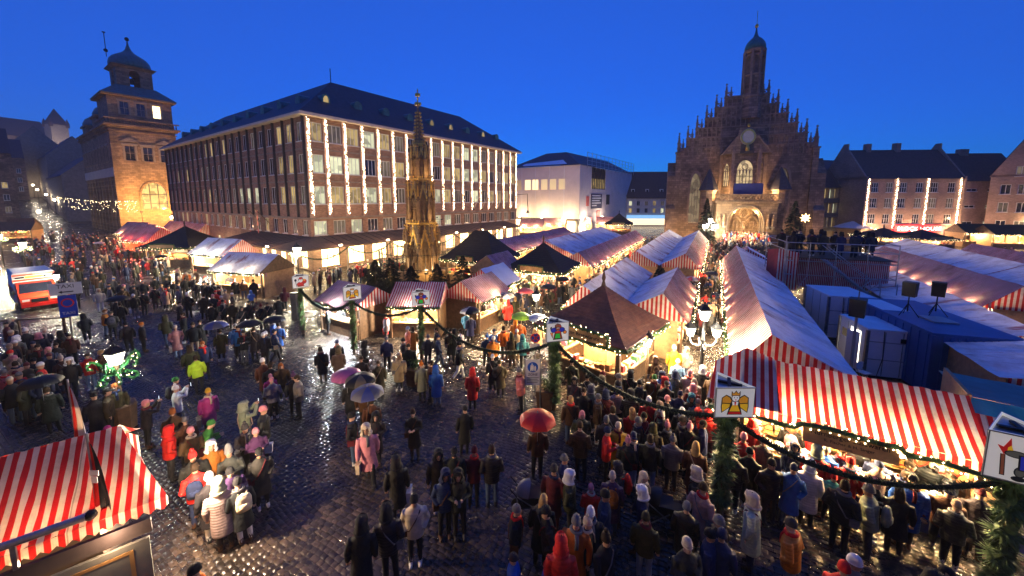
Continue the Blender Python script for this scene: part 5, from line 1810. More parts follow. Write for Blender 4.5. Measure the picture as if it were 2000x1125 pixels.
hut('brown shingled pyramid sausage hut with garland sign at the middle of the market', (-4.5, 17.2), 1.75, R_(-14), 2.5, 4.3, 'shingle', 1500, 1, 18, ('Nürnberger Bratwürste', 3.0))
hut('black pyramid-roofed round hut in the second aisle', (-13.3, 29.9), 2.1, R_(2), 2.5, 4.5, 'tar', 1700, 2, 14, ('', 2.0))
hut('large black-roofed hut with long ridge beside the fountain', (-20.8, 31.2), 2.5, R_(4), 2.6, 5.2, 'tar', 1000, 3, 14, ('', 1.6), ridge=.7)
hut('black pyramid hut with lit sign left of the town hall canopy', (-59.5, 21.0), 2.7, R_(28), 2.6, 4.9, 'tar', 1800, 4, 10, ('', 3.0))
p = G(1208, 458)
hut('far black pyramid hut with yellow sign near the white sheeting', (p.x, p.y), 2.6, R_(10), 2.7, 5.0, 'tar', 1200, 5, 8, ('', 2.6))
for i, (u, v) in enumerate(((1722, 482), (1795, 486))):
    p = G(u, v)
    hut('black tent-roofed hut before the brick restaurant, %s from the church' % ORD[i], (p.x, p.y), 2.6, R_(25), 2.0, 3.3, 'tar', 1400, 6 + i, 8, ('', 3.0), group='tent-roofed huts before the restaurant')
for i, (u, v) in enumerate(((1880, 482), (1935, 486), (1985, 486))):
    p = G(u, v)
    stall('brightly garlanded stall below the gabled brick house, %s from the church' % ORD[i], p, R_(20), 6.0, 3.5, 2.7, 4.0, 1.6, 'needle_d', 'needle_d', 1100, seed=35 + i % 2, group='stalls below the gabled house', detail=0, gm='wood')
for i, (u, v) in enumerate(((1015, 462), (1060, 458), (1110, 456), (1165, 454))):
    p = G(u, v)
    stall('far market stall along the white sheeted building, %s from the town hall' % ORD[i], p, R_(12), 5.2, 3.0, 2.6, 3.9, 1.4, 'stripe_p', 'stripe_p', 3000, seed=37 + i % 2, group='stalls along the sheeted building', detail=0, gm='lightwood')

# ---------------------------------------------------------------- sweets stall at the front right
ss = thing('sweets_stall', 'long red-striped sweets stall with lit counter and garland at front right', 'stall', (1.05, 12.75, 0), R_(-2))
L, D, he, hr = 4.75, 2.5, 2.35, 3.35


def cloth(pa, pb, pc, pd, n=14, rows=8, sag=.06, seed=0):
    """pa..pd corners (eave left, eave right, ridge right, ridge left)"""
    q = MB()
    pa, pb, pc, pd = map(Vector, (pa, pb, pc, pd))
    for j in range(rows + 1):
        t = j / rows
        for i in range(n + 1):
            s = i / n
            p = (pa * (1 - s) + pb * s) * (1 - t) + (pd * (1 - s) + pc * s) * t
            p.z += -sag * math.sin(PI * t) * (1 + .5 * math.sin(i * 1.7 + seed)) + .018 * math.sin(i * 2.9 + seed)
            q.v.append(tuple(p))
    for j in range(rows):
        for i in range(n):
            a = j * (n + 1) + i
            q.f.append((a, a + 1, a + n + 2, a + n + 1)); q.m.append(0)
    return q


put('roof_front', cloth((-.15, -.5, he), (L + .15, -.5, he), (L + .15, .95, hr), (-.15, .95, hr), 24, 8, .05), mt['stripe_big'], ss, smooth=True)
put('roof_back', cloth((-.15, .95, hr), (L + .15, .95, hr), (L + .15, D + .2, he), (-.15, D + .2, he), 24, 6, .05), mt['stripe_big'], ss, smooth=True)
n = 26
q = MB()
for i in range(n):
    x0, x1 = -.15 + (L + .3) * i / n, -.15 + (L + .3) * (i + 1) / n
    q.poly([(x0, -.5, he), (x1, -.5, he), (x1, -.53, he - .2), ((x0 + x1) / 2, -.54, he - .27), (x0, -.53, he - .2)])
put('valance', q, mt['stripe_big'], ss)
# the raised corner canopy at the left end
put('corner_canopy', cloth((-.95, -.45, he - .05), (-.1, -.52, he + .02), (.05, .95, hr + .25), (-.8, .9, hr - .35), 8, 6, .03), mt['stripe'], ss, smooth=True)
put('corner_canopy', cloth((-.12, -.5, he + .03), (.9, -.5, he + .03), (.8, .95, hr + .05), (.05, .95, hr + .25), 8, 6, .02), mt['stripe_big'], ss, smooth=True)
put('gable', MB().poly([(0, -.4, he - .3), (0, D, he - .3), (0, D, he), (0, .95, hr - .04), (0, -.4, he - .05)]), mt['stripe_g'], ss, (-.12, 0, 0))
put('gable', MB().poly([(0, -.4, he - .3), (0, D, he - .3), (0, D, he), (0, .95, hr - .04), (0, -.4, he - .05)]), mt['stripe_g'], ss, (L + .12, 0, 0))
put('counter', MB().box(0, L, -.35, .75, .92, .98), mt['lightwood'], ss)
put('front_panel', MB().box(0, L, -.22, -.17, 0, .92), mt['cloth_blue'], ss)
put('back_wall', MB().box(0, L, D - .06, D, 0, he - .05), mt['lightwood'], ss)
for x in (0, L):
    put('side_wall', MB().box(-.03, .03, 0, D - .06, 0, he - .05), mt['lightwood'], ss, (x, 0, 0))
    put('post', MB().box(-.05, .05, -.05, .05, 0, he), mt['wood'], ss, (x, -.3, 0))
for j in range(3):
    put('shelf', MB().box(.05, L - .05, .45 + j * .35, .8 + j * .35, 1.12 + j * .28, 1.15 + j * .28), mt['lightwood'], ss)
sb = put('sign_board', MB().box(-.95, .95, -.03, .03, -.2, .24), mt['signwood'], ss, (2.35, -.6, he - .32), rot=(R_(-12), 0, 0))
text('lettering', 'Nürnberger Süsswaren', sb, (0, -.036, .06), .17, mt['black'], fit=1.75)
text('lettering', 'R. Fischer & H. Singer', sb, (0, -.036, -.07), .1, mt['black'], fit=1.3)
text('lettering', 'Fürth', sb, (0, -.036, -.165), .07, mt['black'])
pts = [(x, -.58, he - .18 - .07 * abs(math.sin(x * 1.6))) for x in np.linspace(-.9, L + .2, 40)]
pts = [(x, y_ - (.05 if 1.3 < x < 3.4 else 0), z + (.18 if 1.35 < x < 3.35 else 0)) for x, y_, z in pts]
g, b = garland_mesh(pts, .11, 110, 12, 5)
go = put('garland', g, mt['needle'], ss)
put('bulbs', b, mt['bulb'], go, kind='stuff')
g, b = garland_mesh([(L + .2, -.5, z) for z in np.linspace(1.6, he + .5, 6)], .08, 80, 9, 6)
go = put('garland', g, mt['needle'], ss)
put('bulbs', b, mt['bulb'], go, kind='stuff')
for i in range(5):
    x = .5 + i * .95
    put('lamp', MB().ball((0, 0, 0), .07, 8, 5), mt['lampglass'], ss, (x, .1, he - .12))
    lamp(ss, (x, -.15, he - .35), 330, (1, .68, .32), .09)
ssm = W2(ss)
rr = random.Random(11)
heart = MB().ext([(0, -.14), (.09, -.06), (.145, .03), (.13, .1), (.075, .125), (.02, .1), (0, .06), (-.02, .1), (-.075, .125), (-.13, .1), (-.145, .03), (-.09, -.06)], -.012, .012)
hm = heart.mesh('heart_body'); hm.materials.append(M('gingerbread', (.22, .09, .03), .6))
ic = MB().band([(x * .72, z * .72) for x, z in [(0, -.14), (.09, -.06), (.145, .03), (.13, .1), (.075, .125), (0, .06), (-.075, .125), (-.13, .1), (-.145, .03), (-.09, -.06)]], [(x * .88, z * .88) for x, z in [(0, -.14), (.09, -.06), (.145, .03), (.13, .1), (.075, .125), (0, .06), (-.075, .125), (-.13, .1), (-.145, .03), (-.09, -.06)]], -.016, -.0125, closed=True).mesh('icing')
ic.materials.append(mt['red']); ic2 = ic.copy(); ic2.materials.clear(); ic2.materials.append(mt['white'])
for i in range(14):
    x = .25 + i * .325
    o = put('gingerbread_heart', hm, None, None, ssm @ Vector((x, -.12, he - .42 - .1 * (i % 2))), R_(-2 + rr.uniform(-12, 12)), 1.25)
    o['label'] = 'iced gingerbread heart hanging over the sweets counter, %s from the left' % ORD[i]; o['category'] = 'gingerbread'; o['group'] = 'gingerbread hearts of the sweets stall'
    put('icing', ic if i % 2 else ic2, None, o)
bowlm = MB().lathe([(.09, 0), (.14, .08), (.15, .1), (.13, .1), (.02, .085)], 10).mesh('tray'); bowlm.materials.append(mt['paper'])
for i in range(16):
    x = .15 + i * .29
    for j in range(2):
        gmesh = MB()
        for k in range(7):
            gmesh.ball((rr.uniform(-.07, .07), rr.uniform(-.06, .06), .1 + rr.uniform(0, .03)), .032, 5, 3)
        o = put('candy_tray', bowlm, None, None, ssm @ Vector((x, -.15 + j * .33, .982)), 0)
        o['label'] = 'small round tray of sweets, %s row of the sweets counter, %s from the left' % (('front', 'rear')[j], ORD[i]); o['category'] = 'tray'; o['group'] = 'candy trays on the sweets counter'
        put('sweets', gmesh, goodmats[rr.choice([0, 1, 2, 3, 4, 6])], o, kind='stuff')
bxm = [MB().box(-.1, .1, -.07, .07, 0, h_).box(-.102, .102, -.072, .072, h_ * .4, h_ * .6, 1).mesh('box') for h_ in (.16, .22, .28)]
for k_, b_ in enumerate(bxm):
    b_.materials.append(goodmats[(1, 4, 2)[k_]]); b_.materials.append(goodmats[(0, 3, 0)[k_]])
for j in range(3):
    for i in range(17):
        o = put('sweets_box', bxm[rr.randrange(3)], None, None, ssm @ Vector((.22 + i * .27, .62 + j * .35, 1.152 + j * .28)), R_(-2))
        o['label'] = 'packet of sweets on the %s sweets stall shelf, %s from the left' % (('lowest', 'middle', 'top')[j], ORD[i]); o['category'] = 'packet'; o['group'] = 'packets on the sweets shelves'
# neighbour stall with teal roof at the right edge
t = thing('teal_stall', 'stall with teal tarpaulin roof and striped awning at the right edge', 'stall', (6.25, 12.9, 0), R_(-8))
put('roof', cloth((-.3, 1.0, 3.2), (3.2, 1.0, 3.2), (3.2, 3.2, 3.05), (-.3, 3.2, 3.05), 8, 4, .04), mt['teal'], t)
put('roof_edge', MB().poly([(-.3, .98, 3.2), (3.2, .98, 3.2), (3.2, .7, 2.9), (-.3, .7, 2.9)]), M('bright_teal_cloth', (.05, .42, .38), .5), t)
put('gable_board', MB().ext([(-.3, 2.2), (-.22, 2.2), (-.22, 3.3), (-.3, 3.3)], .9, 2.8), mt['lightwood'], t)
put('awning', cloth((-.35, -.5, 2.25), (3.2, -.5, 2.25), (3.2, .72, 2.9), (-.35, .72, 2.9), 10, 5, .04), mt['stripe_big'], t, smooth=True)
put('awning_end', MB().poly([(-.35, -.5, 1.95), (-.35, .72, 2.2), (-.35, .72, 2.9), (-.35, -.5, 2.25)]), mt['stripe_g'], t)
put('counter', MB().box(-.2, 3.0, -.3, .5, .92, .98), mt['lightwood'], t)
put('front_panel', MB().box(-.2, 3.0, -.2, -.15, 0, .92), mt['cloth_blue'], t)
put('back_wall', MB().box(-.2, 3.0, 2.6, 2.7, 0, 2.9), mt['lightwood'], t)
put('post', MB().box(-.28, -.2, -.35, -.27, 0, 2.3), mt['wood'], t)
lamp(t, (1.2, -.1, 2.0), 180, (1, .72, .4), .1)

# ---------------------------------------------------------------- striped stall in the lower left corner
d68 = R_(68)
fs = thing('corner_stall', 'red and white striped stall roof with sign board in the lower left corner', 'stall', (-10.8, -1.2, 0), d68)
L = 4.05
fsz, frz = 2.5, 3.45
put('roof_front', cloth((-.3, 0, fsz), (L, 0, fsz), (L - .8, 1.75, frz), (-.3, 1.75, frz), 30, 10, .06), mt['stripe_c'], fs, smooth=True)
put('roof_back', cloth((-.3, 1.75, frz), (L - .8, 1.75, frz), (L - .6, 2.5, 2.9), (-.3, 2.5, 2.9), 16, 4, .03), mt['stripe_c'], fs, smooth=True)
q = MB()
n = 24
for i in range(n):
    x0, x1 = -.3 + (L + .3) * i / n, -.3 + (L + .3) * (i + 1) / n
    q.poly([(x0, 0, fsz), (x1, 0, fsz), (x1, -.02, fsz - .16), ((x0 + x1) / 2, -.03, fsz - .24), (x0, -.02, fsz - .16)])
put('valance', q, mt['stripe_c'], fs)
put('gable', MB().poly([(L - .12, .15, fsz - .25), (L - .65, 2.4, fsz - .25), (L - .65, 2.4, 2.8), (L - .85, 1.75, frz - .1), (L - .12, .15, fsz - .04)]), mt['stripe_g'], fs)
put('side_wall', MB().box(L - 1.05, L - .97, .15, 2.3, 0, fsz - .1), mt['fin'], fs)
put('back_wall', MB().box(0, L - 1.0, 2.3, 2.38, 0, fsz), mt['fin'], fs)
put('counter', MB().box(0, L - .8, -.1, .5, .95, 1.0), mt['lightwood'], fs)
put('fascia', MB().box(-.3, L - .25, -.2, -.12, 2.02, 2.3), mt['fin'], fs)
sbm = M('grey_green_board', (.15, .16, .13), .6, var=.2)
sb = put('sign_board', MB().box(-.3, L - .28, -.34, -.28, .75, 2.02), sbm, fs)
ochre = M('ochre_paint', (.32, .19, .06), .6)
for a, b, c, d in ((.1, L - .5, 1.84, 1.9), (L - .56, L - .5, .8, 1.84)):
    put('painted_border', MB().box(a, b, -.352, -.342, c, d), ochre, sb)
put('painted_rooster', MB().ext([(x + .15, z + .14) for x, z in ((2.0, 1.2), (2.25, 1.12), (2.42, 1.2), (2.6, 1.28), (2.7, 1.5), (2.78, 1.62), (2.72, 1.68), (2.62, 1.64), (2.52, 1.42), (2.35, 1.36), (2.18, 1.45), (2.02, 1.5), (2.0, 1.36))], -.352, -.342), ochre, sb)
text('lettering', "'s", sb, (3.25, -.356, 1.2), .5, mt['black'])
text('lettering', 'ROBE', fs, (.9, -.206, 2.08), .2, M('yellow_lettering', (.7, .5, .15), .6))
bar = put('lamp_bar', MB().tube([(-.4, -.18, 2.78), (L - 1.0, -.18, 2.78)], .065, 10), mt['metal'], fs)
put('bar_end', MB().ball((L - .98, -.18, 2.78), .09, 10, 6), mt['darkmetal'], bar)
for x in (.7, 2.2):
    put('bracket', MB().box(x - .03, x + .03, -.2, -.14, 2.3, 2.72), mt['metal'], bar)
put('roof_hook', MB().box(1.5, 1.75, .62, .76, 2.98, 3.06), mt['black'], fs)
put('lamp', MB().ball((2.4, .25, 2.25), .08, 8, 5), mt['lampglass'], fs)
for x in (1.2, 2.4, 3.3):
    lamp(fs, (x, .4, 2.0), 75, (1, .55, .25), .1)
lamp(fs, (L + .3, .7, 2.3), 330, (1, .74, .5), .08)
lamp(fs, (3.3, -.45, 2.25), 14, (1, .6, .38), .08)
for nm, loc, z0, z1, lean, mats, lab in (('flag', G(150, 862, 2.5) * Vector((1, 1, 0)) if False else (G(150, 862, 2.5).x, G(150, 862, 2.5).y, 0), 2.5, 4.0, (.05, .12), ('red', 'paper'), 'red and white flag on a pole behind the corner stall roof'),
                                         ('flag', (-9.95, 1.75, 0), 2.55, 4.0, (.03, .05), ('red', 'black'), 'furled red flag with dark emblem standing on the corner stall roof')):
    t = thing(nm, lab, 'flag', loc, R_(30))
    put('pole', MB().lathe([(.025, 0), (.02, z1 + .1)], 6), mt['metal'], t)
    H = z1 - z0
    for k, mm in enumerate(mats):
        q = MB()
        for j in range(9):
            f = j / 8
            w = (.03 + .17 * f ** .7) * (1 if k == 0 else .9)
            z = z1 - H * f * (1 if k == 0 else .97) - k * .12
            o_ = k * (.05 + .09 * f)
            for i in range(5):
                s = i / 4
                q.v.append((o_ + w * s - .02, .05 * math.sin(s * 6 + j * .5 + k) * f, z))
        for j in range(8):
            for i in range(4):
                a = j * 5 + i
                q.f.append((a, a + 1, a + 6, a + 5)); q.m.append(0)
        put('cloth', q, mt[mm], t, smooth=True)
    if mats[1] == 'black':
        put('emblem', MB().box(.03, .2, -.075, -.065, z0 + .75, z0 + .85).box(.05, .16, -.075, -.065, z0 + .6, z0 + .73), mt['paper'], t)
# ---------------------------------------------------------------- garlanded posts with light boxes and swags
def disc(cx_, cz, rx, rz_=None, n=14, a0=0.0, a1=2 * PI):
    rz_ = rz_ or rx
    full = abs(a1 - a0 - 2 * PI) < 1e-6
    k = n if full else n + 1
    return [(cx_ + rx * math.cos(a0 + (a1 - a0) * i / n), cz + rz_ * math.sin(a0 + (a1 - a0) * i / n)) for i in range(k)]


PC = {k: EM('print_' + k, c, .42, False) for k, c in dict(black=(.01, .01, .012), red=(.45, .015, .012), yellow=(.75, .42, .02), gold=(.6, .25, .02), green=(.02, .42, .04), teal=(.08, .5, .35), blue=(.02, .03, .35), skin=(.75, .5, .38), brown=(.2, .06, .03), orange=(.75, .2, .02), white=(.75, .72, .68), grey=(.09, .085, .07)).items()}


def figure(parent, kind, fr):
    """flat printed figure on a light box face: each colour is a flat shape a little proud of the next"""
    sh = []
    if kind == 'angel':
        for s in (-1, 1):
            sh += [('black', [(s * .06, .02), (s * .1, .12), (s * .2, .17), (s * .3, .1), (s * .31, -.12), (s * .29, -.26), (s * .12, -.14)]),
                   ('gold', [(s * .08, .03), (s * .12, .1), (s * .2, .145), (s * .28, .09), (s * .28, -.02), (s * .1, -.03)]),
                   ('yellow', [(s * .11, -.05), (s * .28, -.04), (s * .29, -.1), (s * .275, -.23), (s * .12, -.12)])]
        sh += [('black', [(-.09, .02), (.09, .02), (.17, -.3), (-.17, -.3)]), ('yellow', [(-.06, -.07), (.06, -.07), (.12, -.22), (-.12, -.22)]), ('red', [(-.125, -.23), (.125, -.23), (.145, -.285), (-.145, -.285)]),
               ('white', [(-.07, .01), (.07, .01), (.06, -.07), (-.06, -.07)]), ('red', [(-.025, .02), (.025, .02), (0, -.13)]),
               ('black', disc(0, .1, .095)), ('white', disc(0, .1, .08)), ('black', [(-.1, .15), (.1, .15), (.1, .27), (.05, .21), (0, .28), (-.05, .21), (-.1, .27)]), ('gold', [(-.08, .165), (.08, .165), (.08, .235), (.05, .195), (0, .25), (-.05, .195), (-.08, .235)]),
               ('black', disc(-.03, .11, .012)), ('black', disc(.03, .11, .012)), ('red', disc(0, .06, .02, .012))]
    elif kind == 'santa':
        sh += [('black', disc(-.27, .1, .06, .08)), ('black', [(-.28, .04), (-.255, .04), (-.21, -.3), (-.235, -.3)]),
               ('black', disc(.17, -.02, .155, .15)), ('red', disc(.17, -.02, .135, .13)), ('gold', disc(.2, .07, .07, .06)),
               ('black', disc(-.02, -.17, .2, .15)), ('red', disc(-.02, -.17, .18, .13)), ('black', [(-.15, -.22), (.15, -.22), (.2, -.31), (-.19, -.31)]), ('red', [(-.13, -.235), (.13, -.235), (.17, -.295), (-.16, -.295)]),
               ('black', disc(0, .1, .13)), ('white', disc(0, .06, .11, .12)), ('skin', disc(0, .12, .07, .045)), ('black', [(-.13, .14), (.13, .14), (.1, .25), (-.05, .27)]), ('red', [(-.11, .155), (.11, .155), (.085, .235), (-.04, .25)]),
               ('black', disc(-.03, .12, .013)), ('black', disc(.03, .12, .013))]
    elif kind == 'king':
        sh += [('black', [(-.3, .17), (-.22, .2), (-.24, .12), (-.16, -.02), (-.2, -.04), (-.29, .1)]), ('black', [(-.3, -.02), (-.18, -.04), (-.2, -.26)]), ('orange', [(-.28, -.035), (-.2, -.05), (-.21, -.2)]),
               ('black', disc(-.15, .06, .13, .1)), ('blue', disc(-.15, .06, .11, .08)), ('black', disc(.15, .06, .13, .1)), ('blue', disc(.15, .06, .11, .08)),
               ('black', [(-.11, .02), (.11, .02), (.19, -.3), (-.19, -.3)]), ('red', [(-.09, .02), (.09, .02), (.15, -.26), (-.15, -.26)]), ('black', [(-.1, -.06), (.08, -.06), (.12, -.27), (-.14, -.27)]), ('green', [(-.08, -.08), (.065, -.08), (.1, -.25), (-.115, -.25)]),
               ('black', disc(0, .13, .1)), ('brown', disc(0, .13, .085)), ('black', [(-.13, .16), (.16, .13), (.1, .27), (-.02, .31), (-.12, .26)]), ('brown', [(-.1, .18), (.13, .155), (.08, .25), (-.02, .285), (-.1, .25)]), ('red', [(.06, .17), (.13, .155), (.08, .25)]),
               ('black', disc(.27, -.04, .075, .07)), ('orange', disc(.27, -.045, .055, .05)), ('red', disc(0, .09, .03, .012)), ('white', disc(-.03, .14, .015)), ('white', disc(.03, .14, .015))]
    else:   # prune man with torch
        sh += [('black', [(-.3, .02), (-.25, .02), (-.23, -.3), (-.28, -.3)]), ('brown', [(-.29, .02), (-.26, .02), (-.24, -.29), (-.27, -.29)]), ('red', [(-.34, .15), (-.28, .13), (-.22, .28), (-.2, .12), (-.16, .06), (-.27, .02)]), ('yellow', [(-.24, .13), (-.21, .17), (-.18, .08), (-.24, .06)]),
               ('black', disc(-.15, .05, .12, .055)), ('grey', disc(-.15, .05, .105, .042)), ('black', disc(.19, -.06, .1, .1)), ('grey', disc(.19, -.06, .085, .085)), ('black', disc(.26, -.16, .06, .07)), ('grey', disc(.26, -.16, .048, .055)),
               ('black', disc(-.1, -.2, .06, .08)), ('grey', disc(-.1, -.2, .045, .065)), ('black', disc(.07, -.22, .06, .08)), ('grey', disc(.07, -.22, .045, .065)), ('black', disc(-.11, -.3, .07, .04)), ('black', disc(.08, -.31, .07, .04)),
               ('black', [(-.14, .06), (.13, .05), (.12, -.17), (-.13, -.17)]), ('blue', [(-.12, .045), (.11, .035), (.1, -.155), (-.11, -.155)]),
               ('black', disc(.03, .13, .105)), ('brown', disc(.03, .13, .085)), ('black', [(-.08, .16), (.2, .13), (.17, .2), (.1, .245), (-.03, .245)]), ('white', disc(0, .14, .02)), ('white', disc(.06, .14, .02)), ('red', disc(.03, .09, .03, .01)),
               ('black', [(.2, -.2), (.34, -.2), (.32, -.34), (.22, -.34)]), ('teal', [(.22, -.215), (.28, -.215), (.275, -.325), (.235, -.325)]), ('yellow', [(.285, -.215), (.325, -.215), (.31, -.325), (.28, -.325)])]
    for i, (c, pts_) in enumerate(sh):
        v = [(fr @ Vector((x, -.004 - .0014 * i, z))) for x, z in pts_]
        put('print_shape', MB().poly(v), PC[c], parent)


def light_box(parent, w, h, z, rot, kinds):
    """triangular prism light box; faces with printed figures; open dark top with cross bars"""
    R = w / math.sqrt(3)
    cor = [(R * math.cos(rot + 2 * PI * k / 3), R * math.sin(rot + 2 * PI * k / 3)) for k in range(3)]
    for k in range(3):
        a, b = cor[k], cor[(k + 1) % 3]
        L = math.hypot(b[0] - a[0], b[1] - a[1])
        an = math.atan2(b[1] - a[1], b[0] - a[0])
        fc = put('box_face', MB().box(-L / 2, L / 2, 0, .02, -h / 2, h / 2), mt['lightface'], parent, ((a[0] + b[0]) / 2, (a[1] + b[1]) / 2, z), an)
        for bx_ in ((-L / 2, L / 2, h / 2 - .025, h / 2), (-L / 2, L / 2, -h / 2, -h / 2 + .025), (-L / 2, -L / 2 + .02, -h / 2 + .025, h / 2 - .025), (L / 2 - .02, L / 2, -h / 2 + .025, h / 2 - .025)):
            put('box_frame', MB().box(bx_[0], bx_[1], -.012, -.002, bx_[2], bx_[3]), mt['metal'], fc)
        s = min(L, h) / .72
        if kinds[k]:
            figure(fc, kinds[k], Matrix.Scale(s, 4) @ Matrix.Translation((0, 0, .02)))
    put('box_lid', MB().extz([(x * .96, y * .96) for x, y in cor], z + h / 2 - .09, z + h / 2 - .06), mt['metal'], parent)
    put('cross_bar', MB().box(-R * .5, R * .5, -.04, .04, z + h / 2 - .05, z + h / 2 - .005).box(-.04, .04, -R * .5, R * .5, z + h / 2 - .05, z + h / 2 - .006), mt['darkmetal'], parent)


mt['lightface'] = EM('acrylic_light_face', (.75, .72, .66), .38)
posts = [  # ground point in the survey, top height, box size, figure facing us, label
    ((592, 652), 3.0, .9, 'santa', 'garlanded post with gift-bearer light box, farthest left by the town hall'),
    ((692, 690), 3.05, .9, 'angel', 'garlanded post with golden angel light box left of the fountain'),
    ((824, 700), 2.95, .9, 'king', 'garlanded post with blue-armed figure light box before the white name board'),
    ((1082, 800), 2.95, .92, 'king', 'garlanded post with blue-armed figure light box before the sausage hut'),
    ((1405, 1005), 2.95, .98, 'angel', 'thick garlanded post with golden angel light box left of the sweets stall'),
    ((1940, 1175), 2.9, 1.2, 'prune', 'thick garlanded post with torch-bearer light box at the right edge')]
PP = []
for i, (uv, h, w, kd, lab) in enumerate(posts):
    p = G(*uv)
    t = thing('garland_post', lab, 'post', p, 0)
    thick = .2 if i < 3 else .26
    put('post', MB().lathe([(.09, 0), (.07, h)], 8), mt['wood'], t)
    pts = [(math.cos(k * 1.25) * thick * .25, math.sin(k * 1.25) * thick * .25, .25 + (h - .3) * k / 24) for k in range(25)]
    g, b = garland_mesh(pts, thick, 330 if i < 3 else 650, .5 if i > 2 else 1, 60 + i)
    put('garland', g, mt['needle'], t)
    dirv = math.atan2(-p.y, -p.x)
    # one face towards the viewer's side of the square
    rot = dirv + PI / 3 + [R_(14), R_(12), R_(10), R_(22), R_(32), R_(26)][i]
    ks = [None, None, None]
    light_box(t, w, w * .82, h + w * .41, rot, [['santa', 'angel', 'king', 'king', 'angel', 'prune'][i] if k == 2 else ['king', 'prune', 'santa', 'angel', 'king', 'santa'][i] for k in range(3)])
    PP.append((Vector((p.x, p.y, h)), w))
for i in range(5):
    a, b = PP[i][0], PP[i + 1][0]
    a = a + Vector((0, 0, -.12)); b = b + Vector((0, 0, -.12))
    L = (b - a).length
    sag = .16 * L if i != 3 else .12 * L
    sag = min(sag, 1.25)
    pts = [a + (b - a) * (k / 28) + Vector((0, 0, -4 * sag * (k / 28) * (1 - k / 28))) for k in range(29)]
    c = pts[14]
    q, bb = garland_mesh([p - a for p in pts], .1 if i < 3 else .105, 230, 0, 80 + i)
    t = thing('garland_swag', 'dark fir garland slung between the %s and %s garlanded posts, counted from the town hall' % (ORD[i], ORD[i + 1]), 'garland', a, 0, 'garland swags between the posts')
    put('garland', q, mt['needle_d'], t)
# swags along the arcade canopy
for i in range(7):
    a, b = TH(-3.8 + i * 5.8, -4.05, 2.95), TH(-3.8 + (i + 1) * 5.8, -4.05, 2.95)
    if i == 6:
        continue
    pts = [(b - a) * (k / 16) + Vector((0, 0, -4 * 1.0 * (k / 16) * (1 - k / 16))) for k in range(17)]
    q, bb = garland_mesh(pts, .11, 70, 0, 90 + i)
    t = thing('garland_swag', 'fir garland hung along the town hall canopy, %s from the corner' % ORD[i], 'garland', a, 0, 'garlands along the canopy')
    put('garland', q, mt['needle_d'], t)


# ---------------------------------------------------------------- street lamps
def lantern(parent, c, s=1.0, power=300, col=(1, .86, .62), real=True):
    """four-sided tapering lantern with dark hipped cap"""
    o = put('lantern', MB().frus(0, 0, 0, .5 * s, .13 * s, .13 * s, .23 * s, .23 * s), mt['lampglass'], parent, c)
    put('lantern_cap', MB().frus(0, 0, .5 * s, .56 * s, .27 * s, .27 * s, .27 * s, .27 * s).frus(0, 0, .56 * s, .8 * s, .25 * s, .25 * s, .06 * s, .06 * s).lathe([(.05 * s, .8 * s), (.07 * s, .86 * s), (.01, .95 * s)], 6), mt['darkmetal'], o)
    q = MB()
    for sx in (-1, 1):
        for sy in (-1, 1):
            q.tube([(sx * .135 * s, sy * .135 * s, 0), (sx * .235 * s, sy * .235 * s, .5 * s)], .014 * s, 4)
    put('lantern_frame', q, mt['darkmetal'], o)
    if power:
        lamp(o, (0, 0, -.22 * s), power * .55, col, .1)
        lamp(o, (0.42 * s, -.42 * s, .22 * s), power * .45, col, .1)
    return o


p = G(1365, 783)
t = thing('candelabra_lamp', 'three-armed candelabra street lamp with white lanterns beside the church aisle', 'street lamp', p, R_(20))
put('pole', MB().lathe([(.16, 0), (.16, .5), (.09, .7), (.065, 2.6), (.09, 2.65), (.06, 2.75), (.05, 3.5)], 10), mt['darkmetal'], t)
lantern(t, (0, 0, 3.5), .82, 250)
for k in range(2):
    a = k * PI
    x, y_ = math.cos(a), math.sin(a)
    put('arm', MB().tube([(0, 0, 2.55), (.18 * x, .18 * y_, 2.42), (.38 * x, .38 * y_, 2.45), (.5 * x, .5 * y_, 2.62), (.5 * x, .5 * y_, 2.82)], .03, 6), mt['palestone'], t)
    lantern(t, (.5 * x, .5 * y_, 2.82), .68, 140)
    put('arm', MB().tube([(0, 0, 2.5), (-.2 * y_, .2 * x, 2.35), (-.36 * y_, .36 * x, 2.4), (-.42 * y_, .42 * x, 2.6)], .025, 6), mt['palestone'], t)
p = G(1384, 487)
t = thing('candelabra_lamp', 'far candelabra lamp with a cluster of white lanterns before the church', 'street lamp', p, 0)
put('pole', MB().lathe([(.14, 0), (.08, .8), (.06, 4.4)], 8), mt['darkmetal'], t)
lantern(t, (0, 0, 4.4), 1.5, 900)
for k in range(4):
    a = k * PI / 2 + .5
    put('arm', MB().tube([(0, 0, 3.3), (.9 * math.cos(a), .9 * math.sin(a), 3.1), (.95 * math.cos(a), .95 * math.sin(a), 3.5)], .05, 6), mt['darkmetal'], t)
    lantern(t, (.95 * math.cos(a), .95 * math.sin(a), 3.5), 1.3, 350)
